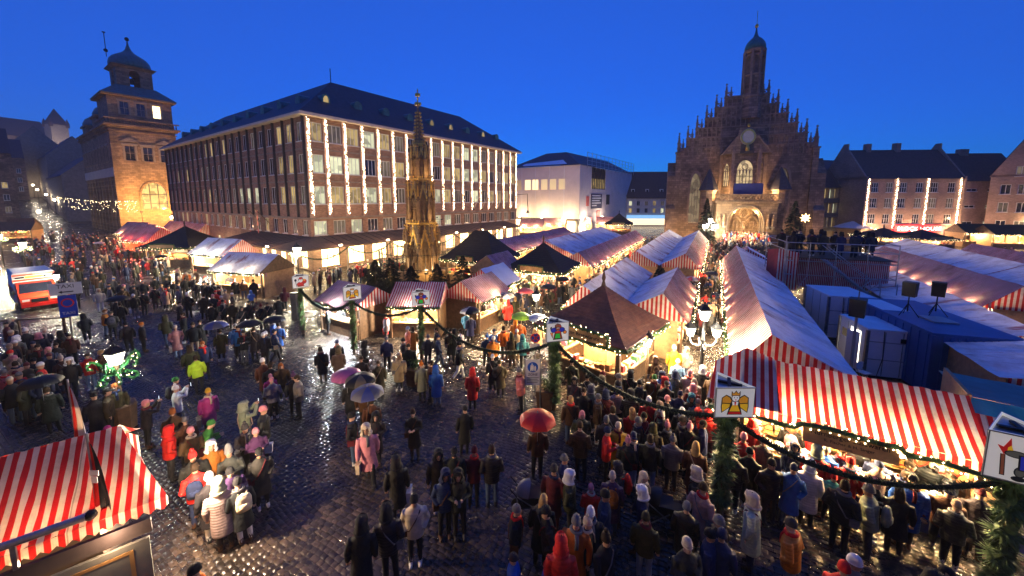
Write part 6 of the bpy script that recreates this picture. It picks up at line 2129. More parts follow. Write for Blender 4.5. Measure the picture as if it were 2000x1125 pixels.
# lamp with green garlanded arms
p = G(243, 835)
t = thing('garlanded_lamp', 'street lamp with white lantern and curling green garland arms', 'street lamp', p, R_(15))
put('pole', MB().lathe([(.16, 0), (.16, .35), (.08, .5), (.055, 2.2), (.08, 2.3), (.05, 2.45)], 8), mt['wood'], t)
put('planter', MB().lathe([(.36, 0), (.42, .9), (.38, .95)], 8), mt['wood'], t, (0, 0, 0))
lantern(t, (0, 0, 2.45), .85, 170, (.95, 1, .86))
for k in range(5):
    a = k * 2 * PI / 5 + .35
    cs = [(math.cos(a) * r_ * .8, math.sin(a) * r_ * .8, z_) for r_, z_ in ((.06, 2.05), (.22, 2.3), (.42, 2.46), (.62, 2.66), (.78, 2.7), (.88, 2.58), (.84, 2.44), (.72, 2.42))]
    g, b = garland_mesh(cs, .055, 320, 4, 100 + k)
    o = put('garland_arm', g, mt['garl_green'], t)
    put('bulbs', b, mt['bulb'], o, kind='stuff')
    cs = [(math.cos(a + .6) * r_ * .8, math.sin(a + .6) * r_, z_) for r_, z_ in ((.08, 2.1), (.3, 2.12), (.5, 2.02), (.55, 1.88), (.42, 1.8), (.3, 1.88))]
    g, b = garland_mesh(cs, .05, 300, 3, 110 + k)
    o = put('garland_arm', g, mt['garl_green'], t)
    put('bulbs', b, mt['bulb'], o, kind='stuff')
# other bright lamps seen in the crowd
for i, (u, v, h, pw, lab) in enumerate(((1047, 660, 2.35, 480, 'bright lamp on a short post in the crowd below the green umbrella'), (1262, 760, 2.0, 300, 'lamp on an orange post beside the sausage hut'),
                                        (585, 560, 3.2, 1500, 'lamp with garland behind the stalls at the canopy end'), (55, 545, 3.3, 700, 'garlanded lamp behind the ambulance'), (118, 600, 2.2, 380, 'white lamp beside the ambulance'),
                                        (8, 470, 4.2, 1400, 'bright lamp at the left edge near the far ambulance'), (118, 405, 6.0, 1200, 'bright lamp in the haze at the street mouth'), (160, 418, 4.5, 1300, 'round street lamp left of the old town hall'),
                                        (340, 462, 4.0, 2200, 'lamp cluster by the red striped stalls'), (8, 520, 3.4, 900, 'garlanded lamp at the left edge before the ambulance'))):
    p = G(u, v)
    t = thing('street_lamp', lab, 'street lamp', p, 0)
    put('pole', MB().lathe([(.07, 0), (.05, h)], 8), mt['wood'] if i == 1 else mt['darkmetal'], t)
    sc = .75 if h < 3 else 1.15
    lantern(t, (0, 0, h), sc, pw)
    if i in (2, 3, 9):
        g, b = garland_mesh([(.6 * math.cos(k * .7), .6 * math.sin(k * .7), h - .1 + .2 * math.sin(k * 1.4)) for k in range(10)], .09, 60, 12, 120 + i)
        o = put('garland', g, mt['needle'], t)
        put('bulbs', b, mt['bulb'], o, kind='stuff')
# street lights up the hill
for i, (x, y_, pw) in enumerate(((-190, 34, 250), (-205, 35, 250), (-222, 36, 250), (-240, 38, 250), (-150, 24, 400), (-262, 39, 250))):
    z = hill(x, y_)
    t = thing('hill_lamp', 'lamp along the misty hill street, %s up from the square' % ORD[i], 'street lamp', (x, y_, z), 0, 'lamps along the hill street')
    put('pole', MB().lathe([(.08, 0), (.05, 5)], 6), mt['darkmetal'], t)
    put('globe', MB().ball((0, 0, 5.2), .4, 10, 6), mt['lampglass'], t)
    lamp(t, (0, 0, 4.5), pw, (1, .85, .62), .2)
# festoon of letters of light across the street
a, b = G(118, 450) + Vector((0, 0, 9.0)), G(275, 462) + Vector((0, 0, 8.0))
t = thing('light_festoon', 'string of curling gold lights hung across the street by the old town hall', 'light string', a, 0)
pts = [(b - a) * (k / 40) + Vector((0, 0, -.5 * math.sin(PI * k / 40))) for k in range(41)]
put('cable', MB().tube(pts, .03, 4), mt['darkmetal'], t)
q = MB()
rr = random.Random(4)
for k in range(170):
    f = rr.random()
    p = (b - a) * f + Vector((0, 0, -.5 * math.sin(PI * f) - rr.random() ** 2 * 2.6 - .1))
    s = .045
    q.add([p + Vector(v_) * s for v_ in ((1, 0, 0), (-1, 0, 0), (0, 1, 0), (0, -1, 0), (0, 0, 1), (0, 0, -1))], [(0, 2, 4), (2, 1, 4), (1, 3, 4), (3, 0, 4), (2, 0, 5), (1, 2, 5), (3, 1, 5), (0, 3, 5)])
put('bulbs', q, mt['bulb'], t, kind='stuff')

# ---------------------------------------------------------------- traffic signs
p = G(1040, 803)
t = thing('zone_sign', 'white pedestrian zone sign between two steel posts before the sausage hut', 'sign', p, R_(29))
put('post', MB().lathe([(.03, 0), (.03, 2.2)], 8), mt['metal'], t, (-.3, 0, 0))
put('post', MB().lathe([(.03, 0), (.03, 2.2)], 8), mt['metal'], t, (.3, 0, 0))
sgn = put('panel', MB().box(-.3, .3, -.02, .0, 1.1, 2.15), mt['paper'], t)
put('blue_disc', MB().ext(disc(0, 1.85, .21, .21, 24), -.026, -.021), M('sign_blue', (.01, .08, .4), .4), sgn)
put('pictogram', MB().ext(disc(-.03, 1.97, .03), -.031, -.027).ext([(-.09, 1.93), (.03, 1.93), (.04, 1.8), (.02, 1.69), (-.02, 1.69), (-.03, 1.78), (-.06, 1.69), (-.1, 1.69)], -.031, -.027).ext(disc(.09, 1.88, .024), -.031, -.027).ext([(.05, 1.85), (.13, 1.85), (.12, 1.7), (.06, 1.7)], -.031, -.027), mt['paper'], sgn)
text('lettering', 'ZONE', sgn, (0, -.023, 1.5), .14, mt['black'])
for k in range(4):
    put('small_print', MB().box(-.24, .24 - .05 * (k % 2), -.024, -.021, 1.4 - k * .065, 1.43 - k * .065), PC['grey'], sgn)
q = G(1045, 770)
t = thing('no_stopping_sign', 'round red and blue no stopping sign with plate above the zone sign', 'sign', q, R_(29))
put('post', MB().lathe([(.03, 0), (.03, 2.75)], 8), mt['metal'], t)
d = put('disc', MB().ext(disc(0, 2.55, .21, .21, 24), -.05, -.035), mt['red'], t)
put('blue_field', MB().ext(disc(0, 2.55, .17, .17, 24), -.055, -.051), M('sign_blue2', (.01, .05, .35), .4), d)
for s in (-1, 1):
    put('cross_bar', MB().box(-.19, .19, -.06, -.056, -.025, .025), mt['red'], d, (0, 0, 2.55), rot=(0, s * PI / 4, 0))
put('plate', MB().box(-.2, .2, -.05, -.036, 2.12, 2.28), mt['paper'], t)
p = G(143, 662)
t = thing('taxi_sign', 'taxi sign post with white arrow plate and blue plate left of the square', 'sign', p, R_(66))
put('post', MB().lathe([(.05, 0), (.05, 3.2)], 8), mt['metal'], t)
w_ = put('white_plate', MB().box(-.65, .65, -.06, -.03, 2.75, 3.45), mt['paper'], t)
text('lettering', 'TAXI', w_, (0, -.064, 3.15), .32, mt['black'])
put('arrow', MB().ext([(-.3, 2.92), (-.15, 2.83), (-.15, 2.89), (.3, 2.89), (.3, 2.95), (-.15, 2.95), (-.15, 3.01)], -.066, -.061), mt['black'], w_)
w_ = put('blue_plate', MB().box(-.36, .36, -.06, -.03, 1.4, 2.7), M('sign_blue3', (.01, .05, .42), .4), t)
put('red_ring', MB().band(disc(0, 2.25, .2, .2, 20), disc(0, 2.25, .27, .27, 20), -.066, -.061, closed=True), mt['red'], w_)
text('lettering', 'TAXI', w_, (0, -.064, 1.55), .24, mt['paper'])
text('lettering', 'BLOCK HOUSE', sg, (11.9, -.51, 2.25), 1.0, EM('white_neon', (1, .9, .85), 3, False), fit=8)

# ---------------------------------------------------------------- scaffold platform with stairs
sc = thing('scaffold_platform', 'steel scaffold viewing platform with stairs and striped cloth skirt', 'scaffold', (4.6, 32.5, 0), R_(8))
sc.scale = (.72, 1, 1)
SX, SY, SZ = 8.6, 5.0, 4.2
tub = lambda a, b, r=.035: MB().tube([a, b], r, 6)
for x in (0, 1.9, 4.0, 6.4, SX):
    for y_ in (0, SY):
        put('standard', tub((x, y_, 0), (x, y_, SZ + (1.15 if y_ == 0 or x in (0, SX) else 1.1)), .04), mt['metal'], sc)
for z in (1.6, 3.0, SZ - .2, SZ + .55, SZ + 1.1):
    put('ledger', tub((0, 0, z), (SX, 0, z)), mt['metal'], sc)
    put('ledger', tub((0, SY, z), (SX, SY, z)), mt['metal'], sc)
    put('ledger', tub((0, 0, z), (0, SY, z)), mt['metal'], sc)
    put('ledger', tub((SX, 0, z), (SX, SY, z)), mt['metal'], sc)
for a, b in (((0, 0, .3), (1.9, 0, 3.0)), ((6.4, 0, .3), (4.0, 0, 3.0)), ((SX, 0, .2), (6.4, 0, 3.0))):
    put('brace', tub(a, b, .03), mt['metal'], sc)
for i in range(9):
    put('deck_board', MB().box(0, SX, i * SY / 9 + .01, (i + 1) * SY / 9 - .01, SZ, SZ + .05), mt['wood'], sc)
put('cloth_skirt', MB().quad((.9, 1.3, 1.9), (SX + .3, 1.3, 1.9), (SX + .3, 1.3, SZ - .05), (.9, 1.3, SZ - .05)), mt['stripe_p'], sc)
put('cloth_skirt', MB().quad((-.55, .3, 1.9), (1.0, -.15, 1.9), (1.0, -.15, SZ + .4), (-.55, .3, SZ + .6)), mt['stripe'], sc)
put('cloth_skirt', MB().quad((-.55, 3.0, 1.9), (-.56, .31, 1.9), (-.56, .31, SZ + .6), (-.55, 3.0, SZ + .2)), mt['stripe_p'], sc)
st = put('stair', MB().box(-.04, .04, -.02, .02, 0, .01), mt['metal'], sc)
for k in range(11):
    f = k / 10
    put('stair_tread', MB().box(-.15, .15, -1.0, -.1, -.02, .02), mt['metal'], st, (2.9 + 3.3 * f, 0, SZ - 2.1 * f))
    put('stair_tread', MB().box(-.15, .15, -1.95, -1.05, -.02, .02), mt['metal'], st, (6.2 - 2.6 * f, 0, 2.1 - 2.0 * f))
for y_ in (-.1, -1.0):
    put('stair_rail', tub((2.8, y_, SZ + 1.0), (6.2, y_, 3.1), .03), mt['metal'], st)
    put('stair_string', tub((2.8, y_, SZ), (6.2, y_, 2.1), .05), mt['metal'], st)
for y_ in (-1.05, -1.95):
    put('stair_rail', tub((6.2, y_, 3.1), (3.6, y_, 1.1), .03), mt['metal'], st)
    put('stair_string', tub((6.2, y_, 2.1), (3.6, y_, .1), .05), mt['metal'], st)
put('landing', MB().box(6.2, 7.4, -2.0, -.1, 2.08, 2.13), mt['metal'], sc)
for x, y_ in ((6.3, -2.0), (7.4, -2.0), (7.4, -.1)):
    put('standard', tub((x, y_, 0), (x, y_, 3.1)), mt['metal'], sc)
put('lower_steps', MB().box(.3, 1.7, -1.6, -.2, .0, .3).box(.3, 1.7, -1.2, -.2, .302, .6).box(.3, 1.7, -.8, -.2, .602, .9), mt['darkmetal'], sc)
scm = W2(sc)
stall('small striped kiosk with snowy top between aisle and scaffold', (1.9, 46.2, 0), -PI / 2, 2.6, 2.6, 2.6, 3.4, 1.2, 'stripe', 'snow', 260, seed=41)

# ---------------------------------------------------------------- site containers
def container(label, loc, rz, L, D, H, m, roofm, ribs=0, win=None, door=None, name='site_container'):
    t = thing(name, label, 'container', loc, rz)
    put('body', MB().box(0, L, 0, D, .12, H), mt[m], t)
    put('roof', MB().box(-.03, L + .03, -.03, D + .03, H + .002, H + .08), mt[roofm], t)
    put('base_rail', MB().box(0, L, 0, D, 0, .118), mt['darkmetal'], t)
    rb = MB().box(-.04, .04, -.03, .0, .15, H - .05).mesh('rib'); rb.materials.append(mt[m])
    for i in range(ribs):
        put('rib', rb, None, t, ((i + .5) * L / ribs, 0, 0))
        put('rib', rb, None, t, (L, (i + .5) * D / ribs, 0), PI / 2)
        put('rib', rb, None, t, (0, (i + .5) * D / ribs, 0), -PI / 2)
    for x, y_ in ((0, 0), (L, 0), (0, D), (L, D)):
        put('corner_post', MB().box(x - .06, x + .06, y_ - .06, y_ + .06, .1, H - .01), mt['metal' if m == 'white' else m], t)
    if m == 'white':
        for z in (.9, 1.75):
            put('panel_seam', MB().box(.06, L - .06, -.012, .0, z, z + .03), mt['metal'], t)
        for k in range(1, 3):
            put('panel_seam', MB().box(-.012, .0, k * D / 3 - .015, k * D / 3 + .015, .15, H - .05), mt['metal'], t)
            put('panel_seam', MB().box(k * L / 3 - .015, k * L / 3 + .015, -.014, .0, .15, H - .05), mt['metal'], t)
        put('vent', MB().box(L * .62, L * .62 + .3, -.03, 0, H - .5, H - .3), mt['darkmetal'], t)
        put('cable', MB().tube([(L * .3, -.03, H), (L * .32, -.04, 1.0), (L * .2, -.15, .05), (-.6, -.5, .02)], .015, 5), mt['black'], t)
    return t


container('large white site cabin with snow on its roof beside the scaffold', (6.2, 27.9, 0), R_(12), 2.3, 2.9, 2.6, 'white', 'snow')
c2 = container('small white site cabin with open lit door beside the blue container', (6.55, 22.6, 0), R_(12), 2.0, 2.3, 2.3, 'white', 'snow')
dr = put('door', MB().box(-.5, 0, -.03, .03, .15, 2.0), mt['white'], c2, (-.03, .5, 0), R_(-50))
put('doorway', MB().quad((-.004, 1.3, .15), (-.004, .5, .15), (-.004, .5, 2.05), (-.004, 1.3, 2.05)), EM('lit_doorway', (1, .9, .7), 7), c2)
put('small_window', MB().box(-.02, -.003, 1.6, 2.0, 1.4, 1.8), mt['pane_d'], c2)
bc = container('long blue steel container with loudspeakers on its roof', (8.25, 21.5, 0), R_(12), 2.9, 6.0, 2.75, 'blue', 'blue', 12)
put('window', MB().box(1.4, 1.75, -.05, -.035, 1.35, 1.7), mt['paper'], bc)
put('roof_hatch', MB().box(1.0, 1.9, 1.6, 2.6, 2.84, 2.9), mt['metal'], bc)
put('roof_snow', MB().box(.1, 1.2, 3.4, 5.6, 2.832, 2.85), mt['snow'], bc)
t = container('stack of blue steel barriers lying behind the sweets stall', (6.3, 16.9, 0), R_(-30), 3.0, 1.6, .5, 'darkmetal', 'darkmetal', name='barrier_stack')
t['category'] = 'barriers'
for i in range(12):
    put('barrier', MB().box(0, 3.0, -.015, .015, .6, .63).box(0, 3.0, -.015, .015, .66, .69), mt['blue'], t, (0, .05 + i * .13, .03 * (i % 3)))


def speaker(label, loc, rz, stand, s=1.0):
    t = thing('loudspeaker', label, 'loudspeaker', loc, rz)
    put('cabinet', MB().frus(0, 0, stand, stand + .62 * s, .2 * s, .19 * s, .22 * s, .21 * s), mt['black'], t)
    put('grille', MB().box(-.17 * s, .17 * s, -.225 * s, -.215 * s, stand + .04, stand + .56 * s), mt['darkmetal'], t)
    put('pole', MB().lathe([(.03, .2), (.025, stand)], 8), mt['darkmetal'], t)
    for k in range(3):
        a = k * 2 * PI / 3
        put('leg', MB().tube([(0, 0, .6), (.4 * math.cos(a), .4 * math.sin(a), 0)], .018, 5), mt['darkmetal'], t)
    return t


bcm = W2(bc)
speaker('black loudspeaker on a tripod on the blue container, nearer the scaffold', bcm @ Vector((.6, 2.6, 2.84)), R_(-30), .95, 1.1)
speaker('black loudspeaker on a tripod on the blue container, farther from the scaffold', bcm @ Vector((1.9, 3.0, 2.84)), R_(-20), .95, 1.1)
p = G(1660, 732)
t = thing('speaker_mast', 'black loudspeaker on a tall pale pole before the white cabins', 'loudspeaker', p, R_(-20))
put('mast', MB().lathe([(.07, 0), (.055, 2.9)], 8), mt['palestone'], t)
put('cabinet', MB().frus(0, 0, 2.9, 3.75, .27, .25, .3, .28), mt['black'], t)
put('antenna', MB().box(-.02, .02, -.02, .02, 3.75, 4.1), mt['black'], t)
t = thing('folding_chair', 'white folding chair standing behind the sweets stall', 'chair', G(1685, 745), R_(40))
put('seat', MB().box(-.2, .2, -.2, .2, .43, .46), mt['white'], t)
put('backrest', MB().box(-.2, .2, .19, .22, .5, .85), mt['white'], t)
for sx in (-1, 1):
    put('leg', tub((sx * .18, -.2, 0), (sx * .18, .2, .6), .014), mt['metal'], t)
    put('leg', tub((sx * .18, .2, 0), (sx * .18, -.18, .45), .014), mt['metal'], t)

# ---------------------------------------------------------------- trees
def conifer(label, loc, h, r, seed, dense=1.0, name='fir_tree', m='needle_d', star=False, lights=0):
    rr = random.Random(seed)
    t = thing(name, label, 'tree', loc, rr.uniform(0, 6))
    put('trunk', MB().lathe([(.035 * h * .5, 0), (.02 * h * .3, h * .6), (.02, h)], 7), mt['wood'], t)
    q = MB()
    nb = int(170 * dense)
    fs_ = max(1.0, h / 4)
    for i in range(nb):
        f = rr.random() ** .8
        z = h * (.08 + .9 * f)
        rad = r * (1 - f) ** .85 * rr.uniform(.65, 1.08) + .08
        a = rr.uniform(0, 2 * PI)
        d = Vector((math.cos(a), math.sin(a), 0))
        s = Vector((-d.y, d.x, 0))
        base_ = Vector((0, 0, z))
        tip = d * rad + Vector((0, 0, z - rad * .35))
        for k in range(int(18 * max(.5, rad))):
            g = rr.uniform(.15, 1.0)
            p = base_.lerp(tip, g)
            w = (.16 * rad * (1.15 - g) + .05) * (.6 + .4 * fs_)
            for sgn_ in (-1, 1):
                e = p + s * sgn_ * w * rr.uniform(.6, 1.2) + d * w * .5 + Vector((0, 0, rr.uniform(-.08, .06)))
                q.add([p - d * .06 * fs_, p + d * .07 * fs_ + Vector((0, 0, .02)), e], [(0, 1, 2)])
    put('crown', q, mt[m], t)
    if lights:
        b = MB()
        for i in range(lights):
            f = rr.random(); z = h * (.1 + .85 * f); rad = r * (1 - f) ** .85; a = rr.uniform(0, 2 * PI)
            b.ball((rad * math.cos(a), rad * math.sin(a), z - rad * .3), .05, 5, 3)
        put('bulbs', b, mt['bulb'], t, kind='stuff')
    return t


conifer('dark Christmas tree left of the church porch', chm @ Vector((-5.9, -6.2, 0)), 8.6, 2.1, 1, 2.2)
conifer('dark Christmas tree right of the church porch', chm @ Vector((6.6, -6.0, 0)), 8.2, 2.3, 2, 2.2)
for i, (u, v, h, r, lab) in enumerate(((765, 585, 3.6, 1.8, 'dark bushy fir left of the fountain foot'), (905, 590, 3.9, 1.7, 'dark fir tree right of the fountain before the striped stalls'), (735, 570, 3.0, 1.6, 'low dark fir at the fountain railing, nearest the canopy'), (805, 585, 2.9, 1.7, 'low dark fir behind the white name board stall'), (855, 585, 3.1, 1.7, 'low dark fir at the fountain foot on its right'))):
    conifer(lab, G(u, v), h, r, 10 + i, 1.6)
for i, (x, y_, h) in enumerate(((-4.0, 32.5, 2.6), (-8.6, 33.5, 2.2), (-3.9, 34.9, 2.3))):
    conifer('small fir tree at the cross aisle between stall blocks, %s one' % ORD[i], (x, y_, 0), h, .8, 20 + i, .5)
p = chm @ Vector((7.2, -8.6, 0))
t = thing('star_lamp', 'glowing paper star on a pole right of the church porch', 'star lamp', p, cha)
put('pole', MB().lathe([(.05, 0), (.04, 5.0)], 6), mt['darkmetal'], t)
q = MB()
for k in range(12):
    a = k * PI / 6
    r0_ = .75 if k % 2 == 0 else .3
q.ext([((.7 if k % 2 == 0 else .27) * math.cos(k * PI / 8), 5.5 + (.7 if k % 2 == 0 else .27) * math.sin(k * PI / 8)) for k in range(16)], -.1, .1)
put('star', q, EM('star_glow', (1, .7, .3), 5), t)
lamp(t, (0, -.5, 5.4), 120)

# ---------------------------------------------------------------- ambulances and cars
def ambulance(label, loc, rz, s=1.0):
    t = thing('ambulance', label, 'ambulance', loc, rz)      # front towards -y
    t.scale = (s, s, s)
    prof = [(-2.75, .45), (-2.8, .75), (-2.72, 1.05), (-1.9, 1.22), (-1.25, 2.0), (-.9, 2.08), (-.9, .45)]
    q = MB().ext(prof, -.95, .95)
    body = put('cab', MB().add([(y_, x, z) for x, y_, z in q.v], q.f), mt['orange'], t)
    put('windscreen', MB().quad((-.86, -1.86, 1.3), (.86, -1.86, 1.3), (.8, -1.29, 1.96), (-.8, -1.29, 1.96)), mt['glassdark'], t, (0, -.02, .02))
    for sx in (-1, 1):
        put('side_window', MB().box(-.008, .008, -1.5, -.98, 1.25, 1.85), mt['glassdark'], t, (sx * .957, 0, 0))
        put('headlight', MB().box(-.18, .18, -.03, .03, -.1, .12), mt['paper'], t, (sx * .68, -2.76, .82))
        put('mirror', MB().box(-.08, .08, -.06, .06, -.14, .14), mt['black'], t, (sx * 1.12, -1.5, 1.4))
    put('grille', MB().box(-.42, .42, -2.815, -2.76, .68, .95), mt['black'], t)
    put('bumper', MB().box(-.94, .94, -2.88, -2.6, .34, .6), mt['red'], t)
    box = put('box_body', MB().frus(0, 1.1, .5, 2.72, 1.08, 1.98, 1.06, 1.95), mt['white'], t)
    put('box_roof', MB().frus(0, 1.1, 2.72, 2.82, 1.05, 1.94, .95, 1.85), mt['paper'], box)
    put('front_band', MB().box(-1.07, 1.07, -.9, -.862, 2.15, 2.3), mt['orange'], box)
    put('front_band', MB().box(-1.06, 1.06, -.89, -.855, 2.56, 2.7), mt['orange'], box)
    for sx in (-1, 1):
        put('side_band', MB().box(-.012, .012, -.85, 3.05, 1.15, 1.6), mt['orange'], box, (sx * 1.075, 0, 0))
        for k in range(6):
            put('check', MB().box(-.013, .013, -.3, .3, .62, .88) if k % 2 else MB().box(-.013, .013, -.3, .3, .88, 1.14), mt['yellow'], box, (sx * 1.081, -.5 + k * .62, 0))
        put('beacon', MB().box(-.22, .22, -.08, .08, 0, .12), mt['glassdark'], box, (sx * .7, -.92, 2.38))
    put('lettering_plate', MB().box(-.45, .45, -.895, -.875, 2.34, 2.52), mt['yellow'], box)
    for sx in (-1, 1):
        for y_ in (-1.95, 1.7):
            w = put('wheel', MB().lathe([(.2, -.11), (.36, -.11), (.37, 0), (.36, .11), (.2, .11)], 14), mt['black'], t, (sx * .88, y_, .37), rot=(0, PI / 2, 0))
            put('rim', MB().lathe([(.2, -.05), (.2, .115)], 10), mt['metal'], w)
    return t


am = ambulance('red and white ambulance parked at the left edge with its front towards us', G(72, 594), R_(86), .97)
am2 = ambulance('distant white and red ambulance in the crowd at far left', G(44, 455), R_(96), 1.0)
for i, (u, v, c, lab) in enumerate(((118, 418, 'fin', 'dark parked car at the street mouth'), (140, 412, 'white', 'light parked van-like car near the old town hall'), (96, 420, 'blue', 'dark blue car at the street mouth beside the crowd'))):
    p = G(u, v)
    t = thing('car', lab, 'car', p, R_(70))
    q = MB().ext([(-2.2, .35), (2.2, .35), (2.2, .85), (1.4, .95), (.8, 1.45), (-1.0, 1.45), (-1.6, .95), (-2.25, .8)], -.88, .88)
    put('body', q, mt[c], t)
    put('side_glass', MB().ext([(-1.4, .98), (1.2, .98), (.75, 1.38), (-.95, 1.38)], -.89, .89), mt['glassdark'], t)
    for x in (-1.35, 1.35):
        for y_ in (-.8, .8):
            put('wheel', MB().lathe([(.32, -.1), (.32, .1)], 10), mt['black'], t, (x, y_, .32), rot=(PI / 2, 0, 0))
    put('headlight', MB().box(-2.27, -2.2, -.75, -.45, .6, .75).box(-2.27, -2.2, .45, .75, .6, .75), EM('headlamp', (1, .97, .9), 20), t)

# ---------------------------------------------------------------- small things on the square
t = thing('information_stand', 'dark upright steel stand beside the leftmost garlanded post', 'stand', G(578, 625), R_(20))
put('body', MB().box(-.22, .22, -.14, .14, 0, 1.9), mt['fin'], t)
put('cap', MB().box(-.24, .24, -.16, .16, 1.902, 1.96), mt['darkmetal'], t)
for i, (u, v) in enumerate(((812, 750), (1065, 795))):
    t = thing('planter', ['planter with green plant in the crowd below the name board', 'dark square planter by the zone sign'][i], 'planter', G(u, v), R_(15))
    put('tub', MB().frus(0, 0, 0, .8, .28, .28, .34, .34), mt['wood'], t)
    q = MB()
    rr = random.Random(i)
    for k in range(160):
        a, z, r_ = rr.uniform(0, 6.28), rr.uniform(.75, 1.15), rr.uniform(0, .32)
        p = Vector((r_ * math.cos(a), r_ * math.sin(a), z))
        q.add([p, p + Vector((rr.uniform(-.08, .08), rr.uniform(-.08, .08), .1)), p + Vector((rr.uniform(-.08, .08), rr.uniform(-.08, .08), .02))], [(0, 1, 2)])
    put('plant', q, mt['needle'], t)
for i, (u, v, lab) in enumerate(((790, 610, 'white name board on the lit stall before the fountain'),)):
    p = G(785, 640)
    t = thing('name_board', lab, 'sign', p + Vector((.0, -.4, 0)), R_(27))
    put('post', MB().lathe([(.025, 0), (.025, 1.9)], 6), mt['metal'], t)
    b_ = put('board', MB().box(-.28, .5, -.02, .02, 1.75, 2.15), mt['paper'], t)
    text('lettering', 'Du', b_, (.1, -.024, 1.85), .25, mt['black'])
p = G(812, 655)
t = thing('barrier_rail', 'wooden handrail across the lower left crowd', 'railing', G(40, 655), R_(40))
put('rail', MB().box(-2.6, 2.6, -.05, .05, .95, 1.03), mt['wood'], t)
for x in (-2.3, 0, 2.3):
    put('post', MB().box(-.05, .05, -.05, .05, 0, .95), mt['wood'], t, (x, 0, 0))


def stroller(label, uv, rz, col):
    t = thing('stroller', label, 'stroller', G(*uv), rz)
    hood = MB()
    for j in range(7):
        a = R_(-85 + j * 100 / 6)
        for i in range(9):
            b = PI * i / 8
            hood.v.append((.25 * math.cos(b), .16 - .3 * math.sin(b) * math.sin(a), .74 + .34 * math.sin(b) * math.cos(a)))
    for j in range(6):
        for i in range(8):
            a = j * 9 + i
            hood.f.append((a, a + 1, a + 10, a + 9)); hood.m.append(0)
    put('hood', hood, col, t, smooth=True)
    put('seat', MB().box(-.22, .22, -.2, .42, .5, .74).box(-.2, .2, -.55, -.2, .5, .62).frus(0, .1, .36, .5, .12, .25, .22, .36), mt['black'], t)
    put('handle', MB().tube([(-.24, .3, .6), (-.24, .62, 1.02), (.24, .62, 1.02), (.24, .3, .6)], .016, 6), mt['darkmetal'], t)
    for sx in (-1, 1):
        put('frame', MB().tube([(sx * .24, .45, .8), (sx * .26, -.45, .18)], .015, 6), mt['metal'], t)
        put('frame', MB().tube([(sx * .24, -.1, .6), (sx * .27, .42, .18)], .015, 6), mt['metal'], t)
        for y_, r_ in ((-.48, .13), (.42, .17)):
            w = put('wheel', MB().lathe([(r_ - .04, -.025), (r_, -.02), (r_, .02), (r_ - .04, .025)], 14), mt['black'], t, (sx * .28, y_, r_), rot=(0, PI / 2, 0))
            put('spokes', MB().box(-r_ + .04, r_ - .04, -.012, .012, -.01, .01).box(-.012, .012, -r_ + .04, r_ - .04, -.01, .01), mt['metal'], w)
    return t


stroller('black stroller with pale blue hood before the sweets stall', (1503, 985), R_(160), M('pale_blue_hood', (.13, .19, .3), .6))
stroller('grey-hooded stroller near the bottom crowd by the red umbrella', (1042, 1010), R_(120), M('grey_hood', (.16, .165, .18), .6))
stroller('black stroller with small lights in the bottom crowd', (1296, 1030), R_(100), M('black_hood', (.03, .03, .03), .5))
# ---------------------------------------------------------------- people
def prop_color_material(name, prop, rough=.75, bump=0.0, quilt=False, var=.18, spec=.25):
    m, n, l, b = nt(name)
    at = n.new('ShaderNodeAttribute')
    at.attribute_type = 'OBJECT'
    at.attribute_name = prop
    tc = n.new('ShaderNodeTexCoord')
    f = noise(n, l, 5.0, 4, .6, tc.outputs['Object'])
    l.new(mixc(n, l, 1.0, at.outputs['Color'], ramp(n, l, f, [(.3, (1 - var,) * 3), (.7, (1 + var,) * 3)]), 'MULTIPLY'), b.inputs['Base Color'])
    b.inputs['Roughness'].default_value = rough
    b.inputs['Specular IOR Level'].default_value = spec
    bp = n.new('ShaderNodeBump')
    bp.inputs['Strength'].default_value = .3 if quilt else .8
    bp.inputs['Distance'].default_value = .02 if quilt else .045
    if quilt:
        sp = n.new('ShaderNodeSeparateXYZ'); l.new(tc.outputs['Object'], sp.inputs[0])
        h = mth(n, l, 'ABSOLUTE', mth(n, l, 'SINE', mth(n, l, 'MULTIPLY', sp.outputs[2], 46.0)))
        l.new(h, bp.inputs['Height'])
    else:
        l.new(noise(n, l, 7.0, 3, .6, tc.outputs['Object']), bp.inputs['Height'])
    l.new(bp.outputs[0], b.inputs['Normal'])
    return m


PM = [prop_color_material('coat_cloth', 'coat'), prop_color_material('trouser_cloth', 'legs'), prop_color_material('shoe_leather', 'shoes', .5), prop_color_material('skin', 'skin', .5, var=.06), M('eye_dark', (.015, .012, .01), .4), M('lip', (.35, .1, .08), .5)]
PMQ = [prop_color_material('quilted_coat', 'coat', .5, quilt=True)] + PM[1:]
HATM = prop_color_material('hat_wool', 'tone', .9)


def ell(z, rx, ry, cx_=0.0, cy_=0.0):
    return (z, rx, ry, cx_, cy_)


def loft(q, secs, n=14, m=0):
    v, f = [], []
    for (z, rx, ry, cx_, cy_) in secs:
        for k in range(n):
            a = 2 * PI * k / n
            v.append((cx_ + rx * math.cos(a), cy_ + ry * math.sin(a), z))
    for i in range(len(secs) - 1):
        for k in range(n):
            k2 = (k + 1) % n
            f.append((i * n + k, i * n + k2, (i + 1) * n + k2, (i + 1) * n + k))
    f.append(tuple(range(n - 1, -1, -1))); f.append(tuple((len(secs) - 1) * n + k for k in range(n)))
    q.add(v, f, m)


